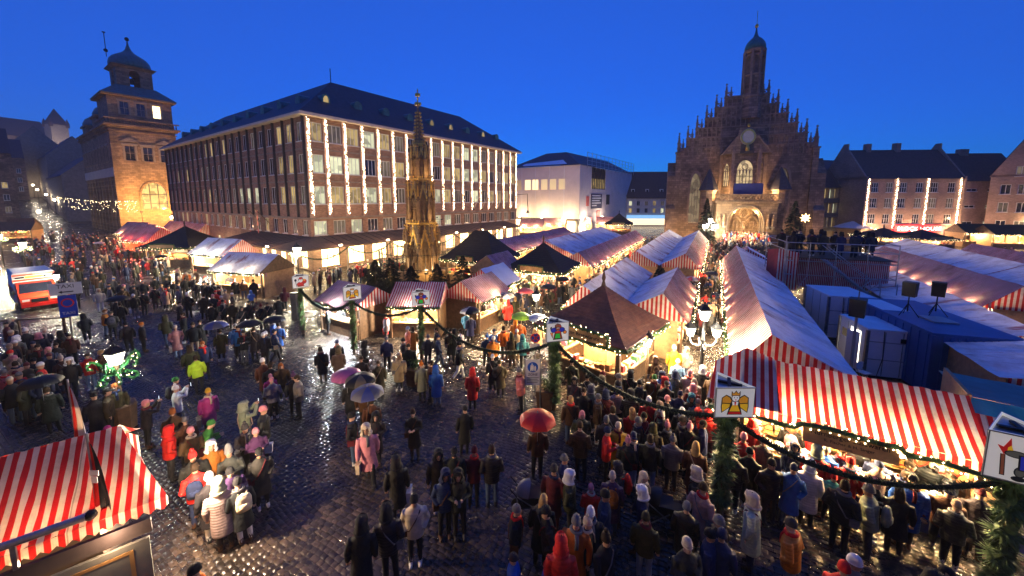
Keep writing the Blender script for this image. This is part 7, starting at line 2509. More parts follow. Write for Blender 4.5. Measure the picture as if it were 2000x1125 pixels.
def fingers(q, w, d, up, side, grip):
    """four fingers and a thumb leaving a palm at w, pointing along d"""
    for i, (o, ln) in enumerate(((-.028, .052), (-.01, .062), (.009, .058), (.026, .046))):
        a = w + side * o + d * .035
        b = a + d * ln * .55 + up * (-.012 * grip)
        c = b + d * ln * (.55 - .4 * grip) + up * (-.035 * grip)
        q.tube([a, b, c], [.0095, .009, .007], 5, 3)
    a = w + side * -.034 + d * .005
    q.tube([a, a + side * -.018 + d * .028, a + side * -.012 + d * .055], [.011, .01, .008], 5, 3)


def make_person(walk, arms, coat, puffy=False, lean=0.0, seed=0):
    """one continuous body: volumes fused by a voxel remesh, then facial features and fingers"""
    g = [MB(), MB(), MB(), MB()]         # coat, legs, shoes, skin
    st = .17 if walk else .0
    hips = 0.90
    for s in (-1, 1):
        fy = -s * st * 1.25
        knee = Vector((s * .10, fy * .35 - (.05 if walk else .01), .49))
        ank = Vector((s * .105, fy + (.05 if walk and fy > 0 else 0), .09 + (.05 if walk and fy > 0 else 0)))
        g[1].tube([(s * .085, 0, hips), knee, ank], [.1, .072, .056], 10)
        g[2].tube([ank + Vector((0, .05, -.04)), ank + Vector((0, -.06, -.045)), ank + Vector((0, -.17, -.055))], [.048, .05, .035], 8)
        g[2].tube([ank, ank + Vector((0, 0, .07))], [.055, .06], 8)
    pf = 1.12 if puffy else 1.0
    hem = {'jacket': .76, 'long': .46}[coat]
    hy = .02
    secs = [ell(hem, .195 * pf if coat == 'jacket' else .235, .15 * pf if coat == 'jacket' else .19, 0, 0)]
    if coat == 'long':
        secs.append(ell(.75, .205 * pf, .16 * pf, 0, 0))
    ly = lambda z: -lean * max(0, z - .9)
    secs += [ell(.93, .19 * pf, .148 * pf, 0, ly(.93)), ell(1.1, .185 * pf, .145 * pf, 0, ly(1.1)), ell(1.28, .205 * pf, .152 * pf, 0, ly(1.28)), ell(1.39, .195 * pf, .13 * pf, 0, ly(1.39)), ell(1.46, .13, .1, 0, ly(1.46)), ell(1.51, .078, .078, 0, ly(1.51))]
    loft(g[0], secs, 16)
    hands = []
    o = Vector((0, ly(1.4), 0))
    for s in (-1, 1):
        sh_ = Vector((s * .195, 0, 1.385)) + o
        if arms == 'down':
            el, wr = Vector((s * .265, .03, 1.12)) + o * .6, Vector((s * .27, -.05, .88)) + o * .3
        elif arms == 'swing':
            el, wr = Vector((s * .25, .08 * s, 1.12)), Vector((s * .24, .16 * s - .06, .9))
        elif arms == 'pocket':
            el, wr = Vector((s * .28, .07, 1.1)), Vector((s * .19, -.09, .96))
        elif arms == 'phone':
            el, wr = Vector((s * .26, .0, 1.12)) + o * .5, Vector((s * .08, -.27, 1.2)) + o
        elif arms == 'raise':
            el, wr = Vector((s * .22, -.24, 1.36)) + o, Vector((s * .07, -.33, 1.58)) + o
        else:  # one arm bent
            el, wr = (Vector((s * .26, .0, 1.12)), Vector((s * .1, -.25, 1.14))) if s > 0 else (Vector((s * .265, .03, 1.12)), Vector((s * .27, -.05, .88)))
        g[0].tube([sh_, el, wr], [.082 * pf, .068 * pf, .052 * pf], 10)
        d = (wr - el).normalized()
        if arms != 'pocket':
            g[3].tube([wr - d * .01, wr + d * .05], [(.036, .03), (.04, .026)], 8)
            hands.append((wr + d * .05, d, s))
    hc = Vector((0, ly(1.66) - .012, 1.655))
    g[3].tube([(0, ly(1.45), 1.44), (0, ly(1.58) - .005, 1.58)], [.062, .058], 10)
    loft(g[3], [ell(hc.z + z, r * .8, r, 0, hc.y + dy) for z, r, dy in ((-.125, .03, -.045), (-.105, .062, -.03), (-.06, .083, -.012), (0, .096, 0), (.05, .097, .005), (.09, .078, .008), (.115, .04, .008))], 14)
    g[3].tube([hc + Vector((0, -.088, .02)), hc + Vector((0, -.118, -.022)), hc + Vector((0, -.09, -.03))], [.012, .017, .012], 6)
    for s in (-1, 1):
        g[3].tube([hc + Vector((s * .078, .0, -.03)), hc + Vector((s * .084, .008, .03))], .016, 6)
    allq = MB()
    for i, q in enumerate(g):
        allq.add(q.v, q.f, i)
    src = allq.mesh('person_source')
    ob = bpy.data.objects.new('person_source', src)
    COL.objects.link(ob)
    r = ob.modifiers.new('r', 'REMESH'); r.mode = 'VOXEL'; r.voxel_size = .0165
    sm = ob.modifiers.new('s', 'SMOOTH'); sm.factor = .5; sm.iterations = 2
    dc = ob.modifiers.new('d', 'DECIMATE'); dc.ratio = .16
    dg = bpy.context.evaluated_depsgraph_get()
    me = bpy.data.meshes.new_from_object(ob.evaluated_get(dg))
    bpy.data.objects.remove(ob)
    trees = [BVHTree.FromPolygons([Vector(p) for p in q.v], q.f) for q in g]
    idx = []
    for p in me.polygons:
        c = p.center
        best = min(range(4), key=lambda i: (trees[i].find_nearest(c)[3] or 9) - (.012 if i == 0 else 0))
        idx.append(best)
    V = [tuple(v.co) for v in me.vertices]
    F = [tuple(p.vertices) for p in me.polygons]
    q = MB(); q.v, q.f, q.m = V, F, idx
    for (w, d, s) in hands:
        side = d.cross(Vector((0, 0, 1)) if abs(d.z) < .9 else Vector((0, 1, 0))).normalized() * s
        up = side.cross(d)
        if up.z < 0:
            up = -up
        fingers(q, w - d * .02, d, up, side, .9 if arms in ('phone', 'raise') else .45)
    for s in (-1, 1):
        q.ball(hc + Vector((s * .032, -.084, .012)), .0115, 6, 4, 4)
        q.box(hc.x + s * .032 - .018, hc.x + s * .032 + .018, hc.y - .096, hc.y - .088, hc.z + .032, hc.z + .039, 4)
    q.box(-.022, .022, hc.y - .094, hc.y - .084, hc.z - .066, hc.z - .058, 5)
    out = q.mesh('person_body', True)
    for mm in (PMQ if puffy else PM):
        out.materials.append(mm)
    bpy.data.meshes.remove(me)
    return out, hc


BODY = {}
for key, a in dict(a=(False, 'down', 'jacket'), p=(False, 'pocket', 'jacket'), h=(False, 'phone', 'jacket'), r=(False, 'raise', 'jacket'), w=(True, 'swing', 'jacket'), o=(False, 'one', 'jacket'),
                   l=(False, 'down', 'long'), m=(False, 'phone', 'long'), k=(True, 'swing', 'long'), q=(False, 'pocket', 'long'),
                   f=(False, 'pocket', 'jacket', True), g=(False, 'phone', 'jacket', True), u=(False, 'down', 'long', True), b=(False, 'phone', 'jacket', False, .28), v=(True, 'pocket', 'jacket', True)).items():
    BODY[key] = make_person(*a)


def shell(q, z0, z1, rx, ry, n=14, rows=6, back=None, cy_=0.0, m=0, taper=0.0):
    """dome from z0 up to z1; with back=(a0,a1) only that angular range (open at the face)"""
    a0, a1 = back if back else (0, 2 * PI)
    v, f = [], []
    for j in range(rows + 1):
        t = j / rows
        s = math.cos(t * PI / 2 * .97) ** (.75 - taper)
        for k in range(n + 1):
            a = a0 + (a1 - a0) * k / n
            v.append((rx * s * math.cos(a), cy_ + ry * s * math.sin(a), z0 + (z1 - z0) * math.sin(t * PI / 2)))
    for j in range(rows):
        for k in range(n):
            a = j * (n + 1) + k
            f.append((a, a + 1, a + n + 2, a + n + 1))
    q.add(v, f, m)


def head_meshes():
    H = {}
    q = MB(); shell(q, .012, .15, .093, .112, cy_=.004); shell(q, .0, .05, .098, .116, rows=2, cy_=.004); H['b'] = q
    q = MB(); shell(q, .012, .155, .093, .112, cy_=.004); shell(q, .0, .05, .098, .116, rows=2, cy_=.004); q.ball((0, .01, .185), .045, 8, 6); H['m'] = q
    # hood: open towards the face
    q = MB(); shell(q, -.13, .165, .132, .15, 16, 8, (-PI * .5 + .62, PI * 1.5 - .62), .012); q.tube([(.132 * math.cos(a), .012 + .15 * math.sin(a) + 0, -.13 + (.27 * (1 if False else 0))) for a in np.linspace(-PI * .5 + .62, PI * 1.5 - .62, 12)], .03, 6)
    rim = [(.1 * math.cos(t) * 1.02, -.085 - .02 * math.sin(t), .02 + .135 * math.sin(t)) for t in np.linspace(-.9, PI + .9, 14)]
    q.tube(rim, .018, 6); shell(q, .08, .165, .125, .145, 14, 4, None, .0); H['h'] = q
    q2 = MB(); q2.add(q.v, q.f); H['f'] = q2
    fr = MB()
    rr = random.Random(2)
    for t in np.linspace(-1.0, PI + 1.0, 60):
        for _ in range(2):
            c = Vector((.105 * math.cos(t), -.09 - .02 * math.sin(t), .02 + .14 * math.sin(t)))
            d = Vector((math.cos(t) + rr.uniform(-.5, .5), rr.uniform(-1.2, .3), math.sin(t) + rr.uniform(-.5, .5))).normalized() * .06
            s = Vector((rr.uniform(-1, 1), rr.uniform(-1, 1), rr.uniform(-1, 1))).normalized() * .014
            fr.add([c - s, c + s, c + d], [(0, 1, 2)])
    H['fur'] = fr
    q = MB(); shell(q, .0, .135, .09, .11, cy_=.01); shell(q, -.06, .12, .092, .105, 12, 5, (-.1, PI + .1), .012); H['s'] = q
    q = MB(); shell(q, .0, .135, .092, .112, cy_=.01)
    loft(q, [ell(-.28, .09, .04, 0, .09), ell(-.15, .105, .06, 0, .075), ell(-.03, .1, .075, 0, .05), ell(.05, .09, .07, 0, .04)], 10); H['l'] = q
    q = MB(); shell(q, .02, .14, .092, .112, cy_=.004); q.frus(0, -.13, .018, .032, .07, .05, .075, .06); shell(q, -.05, .1, .09, .104, 12, 4, (-.05, PI + .05), .012); H['c'] = q
    q = MB(); shell(q, .01, .26, .095, .113, cy_=.01, taper=-.35); shell(q, .0, .05, .099, .117, rows=2); H['t'] = q
    return {k: v.mesh('head_cover', True) for k, v in H.items()}


HEAD = head_meshes()
for mm in HEAD.values():
    mm.materials.append(HATM)
scf = MB()
scf.tube([(.1 * math.cos(a), .095 * math.sin(a), .0 + .012 * math.sin(2 * a)) for a in np.linspace(0, 2 * PI, 13)], .036, 7)
scf.tube([(.03, -.1, 0), (.05, -.155, -.12), (.045, -.17, -.28)], [(.04, .018)] * 3, 6)
scf = scf.mesh('scarf', True); scf.materials.append(HATM)

STRAP = MB().tube([(.12, -.1, 1.43), (.02, -.17, 1.25), (-.12, -.17, 1.02), (-.2, -.05, .92), (-.12, .16, 1.02), (.02, .17, 1.25), (.12, .1, 1.43), (.12, -.1, 1.43)], (.014), 5).box(-.3, -.16, -.1, .1, .82, 1.0).mesh('shoulder_strap', False)
STRAP.materials.append(HATM)
C = dict(black=(.014, .014, .016), charcoal=(.036, .034, .036), navy=(.016, .024, .065), brown=(.075, .033, .014), olive=(.045, .042, .018), khaki=(.11, .085, .045), beige=(.36, .25, .16), cream=(.55, .45, .32), white=(.68, .66, .63),
         grey=(.13, .13, .135), red=(.55, .02, .018), maroon=(.11, .012, .018), orange=(.62, .17, .02), mustard=(.6, .33, .02), yellow=(.7, .55, .04), green=(.03, .14, .03), teal=(.03, .16, .2), blue=(.02, .09, .34), pink=(.6, .22, .24), magenta=(.33, .02, .14),
         purple=(.07, .03, .08), coral=(.6, .15, .12), skyblue=(.25, .36, .48), sage=(.2, .22, .16), jeans=(.055, .085, .15), lightjeans=(.17, .23, .33), ginger=(.26, .08, .02), blond=(.42, .26, .1), hair=(.03, .018, .01), neon=(.62, .75, .03), rust=(.3, .09, .015))
SKIN = [(.5, .3, .21), (.46, .26, .17), (.4, .22, .14), (.52, .33, .24)]
HATN = dict(b='beanie', m='bobble hat', h='hood up', f='fur-trimmed hood', s='hair', l='long hair', c='cap', t='pointed hat')
POSE = dict(a='standing', p='standing', h='looking at a phone', r='holding up a phone', w='walking', o='standing', l='standing', m='standing', k='walking', q='standing', f='standing', g='standing', u='standing', b='bending forward', v='walking')
COATN = dict(a='jacket', p='jacket', h='jacket', r='jacket', w='jacket', o='jacket', l='long coat', m='long coat', k='long coat', q='long coat', f='padded jacket', g='padded jacket', u='long padded coat', b='jacket', v='padded jacket')
PEOPLE = []          # (object, label parts, u, v)
FACE = dict(F=0, B=180, L=-90, R=90)
prr = random.Random(99)


def person(u, v, face, var, coat, legs, head, hcol, sc=1.0, z0=0.0, pos=None, extras=()):
    p = pos if pos is not None else G(u, v, 1.79 * sc + z0)
    me, hc = BODY[var]
    ang = math.atan2(-p.y, -p.x) + PI / 2 + (R_(FACE[face]) if isinstance(face, str) else R_(face)) + R_(prr.uniform(-14, 14))
    o = put('person', me, None, None, (p.x, p.y, z0), ang, (sc * prr.uniform(.97, 1.06), sc * prr.uniform(.97, 1.06), sc))
    o.rotation_euler[0], o.rotation_euler[1] = R_(prr.uniform(-2.5, 4)), R_(prr.uniform(-2.5, 2.5))
    o['coat'] = tuple(min(.8, x * prr.uniform(.85, 1.3)) for x in C[coat]); o['legs'] = C[legs]; o['skin'] = prr.choice(SKIN)
    o['shoes'] = C[prr.choice(['black', 'black', 'brown', 'charcoal', 'white'])]
    fc = HEAD['h'] if head == 'f' else HEAD[head]
    nm = {'s': 'hair', 'l': 'hair', 'h': 'hood', 'f': 'hood', 'c': 'cap'}.get(head, 'hat')
    h = put(nm, fc, None, o, hc, 0)
    h['tone'] = C[coat if head in 'hf' and hcol == '-' else hcol]
    if head == 'f':
        k = put('fur_trim', HEAD['fur'], None, h)
        k['tone'] = C['beige']
    if prr.random() < .25:
        k = put('shoulder_strap', STRAP, None, o); k['tone'] = C[prr.choice(['black', 'brown', 'beige', 'grey', 'maroon'])]
    if 'sc' in extras or (head in 'bsmlc' and prr.random() < .3):
        k = put('scarf', scf, None, o, (0, hc.y + .01, 1.49)); k['tone'] = C[prr.choice(['grey', 'maroon', 'cream', 'red', 'navy'])]
    PEOPLE.append((o, var, coat, legs, head, hcol if hcol != '-' else coat, u, v, ang, sc))
    return o


LIST = """
332 799 B a brown black s ginger|322 833 R f red charcoal h -|357 818 B a brown black b grey|366 835 B p brown black b pink|389 826 R b green black b green|401 760 F u magenta black b mustard sc bag:beige
343 753 R r white navy m white|341 737 R a maroon jeans b green bp:charcoal|383 693 B a neon charcoal s hair|371 672 B l olive black l hair|395 664 F a navy black s ginger|342 635 F q pink lightjeans b cream bag:cream
375 629 F a black beige s hair|324 616 B f olive jeans f -|355 611 L l black black s hair sc|392 624 F l black black s hair|463 636 F a blue black s hair|473 645 F h black grey b charcoal
200 604 R a orange jeans s ginger|215 609 B f charcoal black b khaki bp:grey|165 613 B f black black f -|248 628 B a black black c black|275 629 R a black black b orange
51 640 B a charcoal black b white|83 641 F p charcoal grey m cream|120 646 B a black charcoal f -|136 651 F a brown black s hair|104 669 F h black jeans s hair|30 704 B f beige black s hair|4 722 B f coral black b grey
60 700 B a black black b black|72 672 F l black black s hair|171 690 F a red lightjeans s hair|191 684 R a brown jeans s blond|184 764 F l black black b black|205 757 R a olive black c black|226 748 F a olive black s ginger
277 781 R r black black c pink sc|475 784 R r sage black h -|480 826 F m black black m charcoal|497 838 F h purple black b pink bp:black|511 795 R f black black b pink bag:white|504 872 F q charcoal black c black bag:white
451 874 F h charcoal black t grey|406 865 F p rust black h white|378 876 F a black black m red|376 907 B f red navy s hair bp:navy|405 922 B l black white b white|429 935 B u sage black h -|454 909 F h purple black b black|469 929 B l black white b black bp:cream
390 1091 L a orange charcoal b black|209 833 F a black black b magenta|515 700 B l brown black b white|527 709 B l black black s hair|550 706 F l brown black l ginger|525 730 F a magenta black b pink .8|530 737 B f grey black b pink
570 728 F a charcoal black m purple|581 730 L f grey charcoal s hair|628 676 B l black brown s hair|656 662 F a black black b navy|659 678 B u khaki black f -|712 667 R p black black h -|754 657 B a navy black b grey|777 688 F u beige black h -
703 694 F l black black s hair|741 702 F l olive black s hair bag:white|687 805 R p black jeans b black|729 804 F m black black h -|719 829 F k pink black h cream sc bag:cream|515 647 B l black black b white|534 642 R w navy black c navy
808 798 F m black charcoal s hair|905 793 B l black black b black|853 877 F l black black h -|883 869 F a black black c black|865 919 F f navy black h -|896 920 F h black black h -|923 877 B p maroon black b maroon|960 869 B f black jeans s hair
774 893 B l black black h - bag:white|807 962 F f cream black b black|759 993 B f black black f -|698 1021 B l black black h -|1005 988 R p black black b grey|1003 1080 L f blue black b charcoal .8|922 721 B u red black h -
1207 822 F u mustard mustard b cream sc|1227 852 B f black lightjeans m pink|1234 842 F a navy lightjeans c navy|1249 817 R a black black b grey|1259 804 F a maroon black s hair|1271 846 B a black lightjeans s hair|1279 830 B p olive black h -
1307 827 B a black black m pink|1315 849 B f grey charcoal m grey|1327 813 R l black black b khaki|1351 827 F a black black m pink|1359 859 B l brown maroon l blond|1375 822 L a navy jeans s hair|1353 811 F a brown black l hair|1361 800 B f red black h -|1386 803 B f red maroon h -
1115 772 B a brown jeans s blond|1143 759 F l black black s hair|1167 768 R a brown beige b grey sc|1104 889 R w navy jeans b grey|1081 905 B l maroon maroon b charcoal|1197 923 B u purple jeans b cream bp:rust|1158 950 B f red charcoal b pink .78
1211 905 L p charcoal black h - bp:red|1159 990 F a black black b white|1149 1015 R a black black m cream|1125 1012 F l rust jeans b grey|1078 989 L p black black c black|1055 967 B l black black l blond|1097 1057 B u red black h -|1070 1100 L f blue black m red .72
1263 1002 B a olive lightjeans b olive|1341 979 B u olive jeans b grey|1390 1031 R a navy black b black|1020 718 L f coral black m grey bag:cream|1119 703 B l olive black b black|1124 737 F a charcoal black h -|1150 731 B l black black b black
1175 724 R a black black b maroon|1176 738 B f khaki black h -|1209 729 R q charcoal black b grey|1229 724 B l black black f -|1248 742 B a black black b black|1276 729 F f olive black b green|1300 745 F h black black c khaki|1285 716 F f brown black f - .8
1279 697 F a brown black h -|1320 673 B u mustard black b cream|1339 677 F f cream lightjeans h -|1324 702 B f skyblue grey b white|1346 721 B l cream cream b pink|1266 777 B a red black b white|1289 783 R a beige black b beige|1230 762 B f black black h -
1238 798 B a red black l blond|1326 764 B p navy black b navy|1353 767 F a black black h teal|1361 779 B a grey black b grey|1200 794 B a charcoal black s hair|1471 876 B q black black b black|1492 857 B l charcoal black b beige|1475 818 B l red black h -
1522 806 B f brown black b grey|1549 819 B a black black b black bp:pink|1598 838 B f red charcoal b maroon|1603 873 B f red black h sage|1557 862 F l navy jeans f -|1584 902 B u white black h -|1617 870 B f blue black b grey|1641 870 B a navy black b brown
1657 896 B a red black b red|1625 921 F f teal black b red .78|1651 936 B f black black s hair|1674 861 B l black black s hair|1695 857 L a black black s hair sc|1785 900 R f black black s hair|1811 891 F f black white h -|1773 922 R a charcoal black s hair .85
1856 915 L p black black s hair|1712 950 L f sage charcoal b grey bp:sage|1760 954 B l black black l hair|1872 976 B f charcoal black b beige|1918 957 B l black black b maroon|1477 967 L u cream navy h -|1558 1023 L f orange lightjeans b charcoal
1408 1032 B a navy black b navy|1418 1012 L p black black b grey|1660 1099 B a red black b red|1675 1083 R a grey black b white|1806 1108 R f black black f -|1848 1105 R a black black b black|1435 880 B f black black b black|1449 848 B a red black b pink
992 584 B u red black h -|1006 579 B l olive black l blond|913 606 F f teal black s hair|934 586 B l olive black h -|947 585 F l black black s hair|959 584 B q charcoal black s hair|972 579 B l olive black b magenta|1008 623 B f orange brown h -
986 637 B f orange charcoal s hair|967 643 B f blue jeans b navy|962 656 F f orange black b white bp:red|949 653 B a navy black m blue|1023 655 B f teal black h -|1000 653 B l olive black h -|1008 643 F f beige beige b white
637 600 R a black black s hair|665 597 B q black black s hair|752 612 L f grey charcoal s blond bag:red|795 637 L f coral black b skyblue|804 638 B u rust black l hair|789 661 L a black jeans b black|799 670 F l black black s hair
834 654 B p charcoal black b grey|853 639 L l black black s hair|856 653 R w navy jeans b navy|880 642 F l black black s hair|889 643 B l black black h -|903 642 L f white lightjeans l hair|895 668 R w black white b black|962 694 B l black black b white
978 701 F q khaki black b olive|823 707 B l sage black m orange|841 704 L a brown black s hair|852 717 B u blue lightjeans h -|192 564 F a cream white h -|226 584 F l black lightjeans s blond|196 545 R a black black s hair|211 552 B a black jeans b black
232 550 B a charcoal jeans s hair|260 551 F a black black s hair|279 548 B a black jeans b grey|303 541 B p black black s hair|323 532 F a olive black s hair|359 541 B a black black s hair|364 529 F a orange black b khaki|383 548 B a charcoal black s hair
365 571 B p black black b white|348 589 R l black black s hair sc|261 574 F a black grey b white bag:white|278 569 B a black black s hair|418 552 B l black black s hair|404 552 F a black black b black|446 536 B a charcoal black s hair|460 543 F l black cream s blond
474 545 B f brown jeans s hair|494 545 B l black black s hair|487 587 F p black black c black|450 589 B a olive black s hair|489 568 B f blue black h - .75|510 593 F a black black m maroon|522 590 F p black black s hair|543 579 B l black black s hair
553 562 B f maroon black h -|460 633 B f blue black b grey|532 624 L f blue black s hair|492 632 B a charcoal grey s hair|514 649 F a black black b white|555 526 R w white jeans s hair|567 515 R l brown black s hair|338 548 F p black black s hair
428 560 L a black black s hair|436 585 F a charcoal black b charcoal|395 575 B l olive black s hair|470 600 F a black jeans h -|412 592 B p black black s hair|240 560 F a brown black s hair|300 560 B l black black s hair|314 555 F a sage black s blond
"""
BP, BAGS = [], []
for line in LIST.strip().replace('\n', '|').split('|'):
    tk = line.split()
    if len(tk) < 8:
        continue
    u, v, fcx, var, coat, legs, hd, hcol = tk[:8]
    sc_ = 1.0
    ex = []
    for e_ in tk[8:]:
        if e_[0] == '.':
            sc_ = float(e_)
        else:
            ex.append(e_)
    o = person(float(u), float(v), fcx, var, coat, legs, hd, hcol, sc_ * (prr.uniform(.93, 1.04) if sc_ == 1 else 1), extras=ex)
    for e_ in ex:
        if e_.startswith('bp:'):
            BP.append((len(PEOPLE) - 1, e_[3:]))
        if e_.startswith('bag:'):
            BAGS.append((len(PEOPLE) - 1, e_[4:]))
n_named = len(PEOPLE)
DARK = ['black', 'black', 'charcoal', 'navy', 'black', 'brown', 'olive', 'charcoal', 'maroon', 'grey', 'black', 'red', 'blue', 'beige']
# spectators on the scaffold platform
for i in range(15):
    q = scm @ Vector(((.35 + i * .56 + prr.uniform(-.1, .1)) * .72, .75 + prr.uniform(0, 2.6), 0))
    uv = proj((q.x, q.y, SZ + 1.8))
    person(uv[0], uv[1], prr.choice(['B', 'B', 160, 200]), prr.choice('lapqf'), prr.choice(['black', 'black', 'charcoal', 'navy']), 'black', prr.choice('bshsf'), 'black', prr.uniform(.94, 1.04), SZ + .05, q)
n_plat = len(PEOPLE)
# the nearest of the dense crowd between the stalls, placed where the photograph shows people
def crowd_spot(poly):
    """random ground point inside a picture-space survey polygon (u,v of heads)"""
    us = [a for a, b in poly]; vs2 = [b for a, b in poly]
    while True:
        u, v = prr.uniform(min(us), max(us)), prr.uniform(min(vs2), max(vs2))
        c = False
        for i in range(len(poly)):
            (x1, y1), (x2, y2) = poly[i], poly[i - 1]
            if (y1 > v) != (y2 > v) and u < (x2 - x1) * (v - y1) / (y2 - y1) + x1:
                c = not c
        if c:
            return u, v


taken = [(o[0].location.x, o[0].location.y) for o in PEOPLE]


def free(p, d=.42):
    for (x, y_) in taken:
        if abs(x - p.x) < d and abs(y_ - p.y) < d:
            return False
    return True


AREAS = [([(1110, 745), (1400, 705), (1400, 830), (1130, 835)], 20, ''), ([(1450, 835), (1700, 870), (1890, 940), (1880, 1000), (1500, 900)], 7, ''), ([(1000, 910), (1380, 900), (1380, 1060), (1010, 1060)], 8, ''),
         ([(10, 600), (140, 640), (130, 720), (10, 740)], 8, ''), ([(180, 550), (430, 555), (430, 620), (180, 600)], 14, ''), ([(940, 540), (1090, 535), (1150, 520), (1140, 560), (1060, 610), (960, 600)], 26, 'crowd before the black round hut'),
         ([(1335, 500), (1410, 495), (1420, 600), (1330, 610)], 14, 'crowd in the church aisle'),
         ([(1120, 555), (1240, 470), (1255, 475), (1160, 570), (1095, 600)], 10, 'crowd in the second aisle'),
         ([(1340, 625), (1400, 620), (1400, 700), (1345, 690)], 6, 'crowd in the church aisle')]
for poly, n_, nm in AREAS:
    k = tries = 0
    while k < n_ and tries < 2000 and len(PEOPLE) < 318:
        tries += 1
        u, v = crowd_spot(poly)
        p = G(u, v, 1.75)
        if not free(p, .4):
            continue
        taken.append((p.x, p.y))
        person(u, v, prr.choice(['B', 'F', 'L', 'R', 'B', 150, 30]), prr.choice('laphfqufw'), prr.choice(DARK), prr.choice(['black', 'jeans', 'charcoal', 'black']), prr.choice('bbshhlmf'), prr.choice(['black', 'grey', 'white', 'red', 'pink', 'navy', 'hair', 'cream']), prr.uniform(.93, 1.03))
        k += 1

# ---------------------------------------------------------------- labels for the people
LM = [('the sweets stall counter', (3.4, 12.0)), ('the thick angel post', (.5, 10.2)), ('the sausage hut', (-4.5, 15.0)), ('the three-armed lamp', (-.3, 16.6)), ('the zone sign', (-6.0, 12.0)),
      ('the corner stall', (-9.0, 3.6)), ('the green-armed lamp', (-18.8, 4.6)), ('the ambulance', (-44, 7.5)), ('the taxi sign', (-34, 6.2)), ('the grey-roofed stall', (-35, 14.0)), ('the red-gabled stall', (-48, 16.5)),
      ('the leftmost garland post', (-22.2, 13.1)), ('the fountain angel post', (-16.9, 12.7)), ('the name board stall', (-14.5, 14.5)), ('the gabled fountain stall', (-11.8, 19.5)),
      ('the black round hut', (-13.3, 27.0)), ('the church aisle stalls', (.2, 24)), ('the far church aisle', (.2, 36)), ('the second aisle stalls', (-8.7, 27)), ('the far second aisle', (-8.7, 40)), ('the open front paving', (-6.0, 6.0)), ('the open mid-square paving', (-12.5, 8.5)),
      ('the bottom middle', (-1.8, 7.0)), ('the red umbrella', (-5.2, 11.0)), ('the striped umbrellas', (-14.0, 10.2)), ('the pale-hooded stroller', (1.2, 9.4)), ('the bottom right corner', (3.6, 8.0))]
CN = {'hair': 'dark', 'neon': 'neon yellow', 'jeans': 'blue jeans', 'lightjeans': 'pale jeans', 'skyblue': 'pale blue', 'blond': 'blond', 'rust': 'rust brown'}
labs = {}
for i, (o, var, coat, legs, head, hcol, u, v, ang, sc_) in enumerate(PEOPLE):
    c_ = CN.get(coat, coat)
    who = 'child' if sc_ < .9 else 'person'
    hh = CN.get(hcol, hcol)
    hd_ = {'s': hh + ' hair', 'l': 'long ' + hh + ' hair', 'h': 'hood up', 'f': 'fur-trimmed hood'}.get(head, hh + ' ' + HATN[head])
    if n_named <= i < n_plat:
        place = 'on the scaffold platform'
    else:
        x, y_ = o.location.x, o.location.y
        place = 'by ' + min(LM, key=lambda L_: (L_[1][0] - x) ** 2 + (L_[1][1] - y_) ** 2)[0]
    labs.setdefault((who + ' in ' + c_ + ' ' + COATN[var], hd_, place), []).append((u, i))
for (w_, h_, pl_2), mem in labs.items():
    mem.sort()
    for k, (u, i) in enumerate(mem):
        lb = '%s, %s, %s' % (w_, h_, pl_2)
        if len(mem) > 1:
            lb = '%s, %s, %s from left %s' % (w_, h_, ORD[k], pl_2)
            if len(lb.split()) > 16:
                lb = lb.replace('person in ', '')
        o = PEOPLE[i][0]
        o['label'] = lb
        o['category'] = 'person'
        o['group'] = 'spectators on the scaffold' if n_named <= i < n_plat else 'visitors of the market'

# ---------------------------------------------------------------- things the people carry
def short(lb, most):
    for k in (9, 2, 1):
        r = ','.join(lb.split(',')[:k])
        if len(r.split()) <= most:
            return r
    return ' '.join(lb.split()[:most])


bpm = MB()
loft(bpm, [ell(0, .15, .07), ell(.1, .165, .09), ell(.3, .16, .085), ell(.4, .12, .06), ell(.43, .05, .03)], 12)
bpm = bpm.mesh('backpack_body', True); bpm.materials.append(HATM)
stm = MB().tube([(0, -.06, .4), (0, -.2, .38), (0, -.26, .2), (0, -.1, .02)], (.02), 5).mesh('strap', True); stm.materials.append(HATM)
pkt = MB(); loft(pkt, [ell(.06, .1, .03), ell(.12, .11, .045), ell(.2, .1, .04), ell(.22, .06, .02)], 10)
pkt = pkt.mesh('pocket', True); pkt.materials.append(HATM)
for i, col in BP:
    o = PEOPLE[i][0]
    mtx = Matrix.Translation(o.location) @ Matrix.Rotation(PEOPLE[i][8], 4, 'Z')
    t = put('backpack', bpm, None, None, mtx @ Vector((0, .215, 1.0 * PEOPLE[i][9])), PEOPLE[i][8])
    t['tone'] = C[col]
    t['label'] = '%s backpack of the %s' % (CN.get(col, col), short(o['label'], 11))
    t['category'] = 'backpack'
    for s in (-1, 1):
        k = put('strap', stm, None, t, (s * .09, -.02, 0)); k['tone'] = C[col]
    k = put('pocket', pkt, None, t, (0, .07, 0)); k['tone'] = C[col]
bgm = MB().frus(0, 0, 0, .3, .15, .05, .17, .06).mesh('bag_body'); bgm.materials.append(HATM)
hnd = MB().tube([(-.08, 0, .29), (-.06, 0, .42), (.06, 0, .42), (.08, 0, .29)], .01, 5).mesh('handle'); hnd.materials.append(HATM)
for i, col in BAGS:
    o = PEOPLE[i][0]
    mtx = Matrix.Translation(o.location) @ Matrix.Rotation(PEOPLE[i][8], 4, 'Z')
    t = put('shopping_bag', bgm, None, None, mtx @ Vector((-.29, -.08, .46)), PEOPLE[i][8] + R_(80))
    t['tone'] = C[col]
    t['label'] = '%s bag carried by the %s' % (CN.get(col, col), short(o['label'], 11))
    t['category'] = 'bag'
    k = put('handle', hnd, None, t); k['tone'] = C[col]
phm = MB().box(-.038, .038, -.005, .005, -.075, .075).mesh('phone_body'); phm.materials.append(mt['black'])
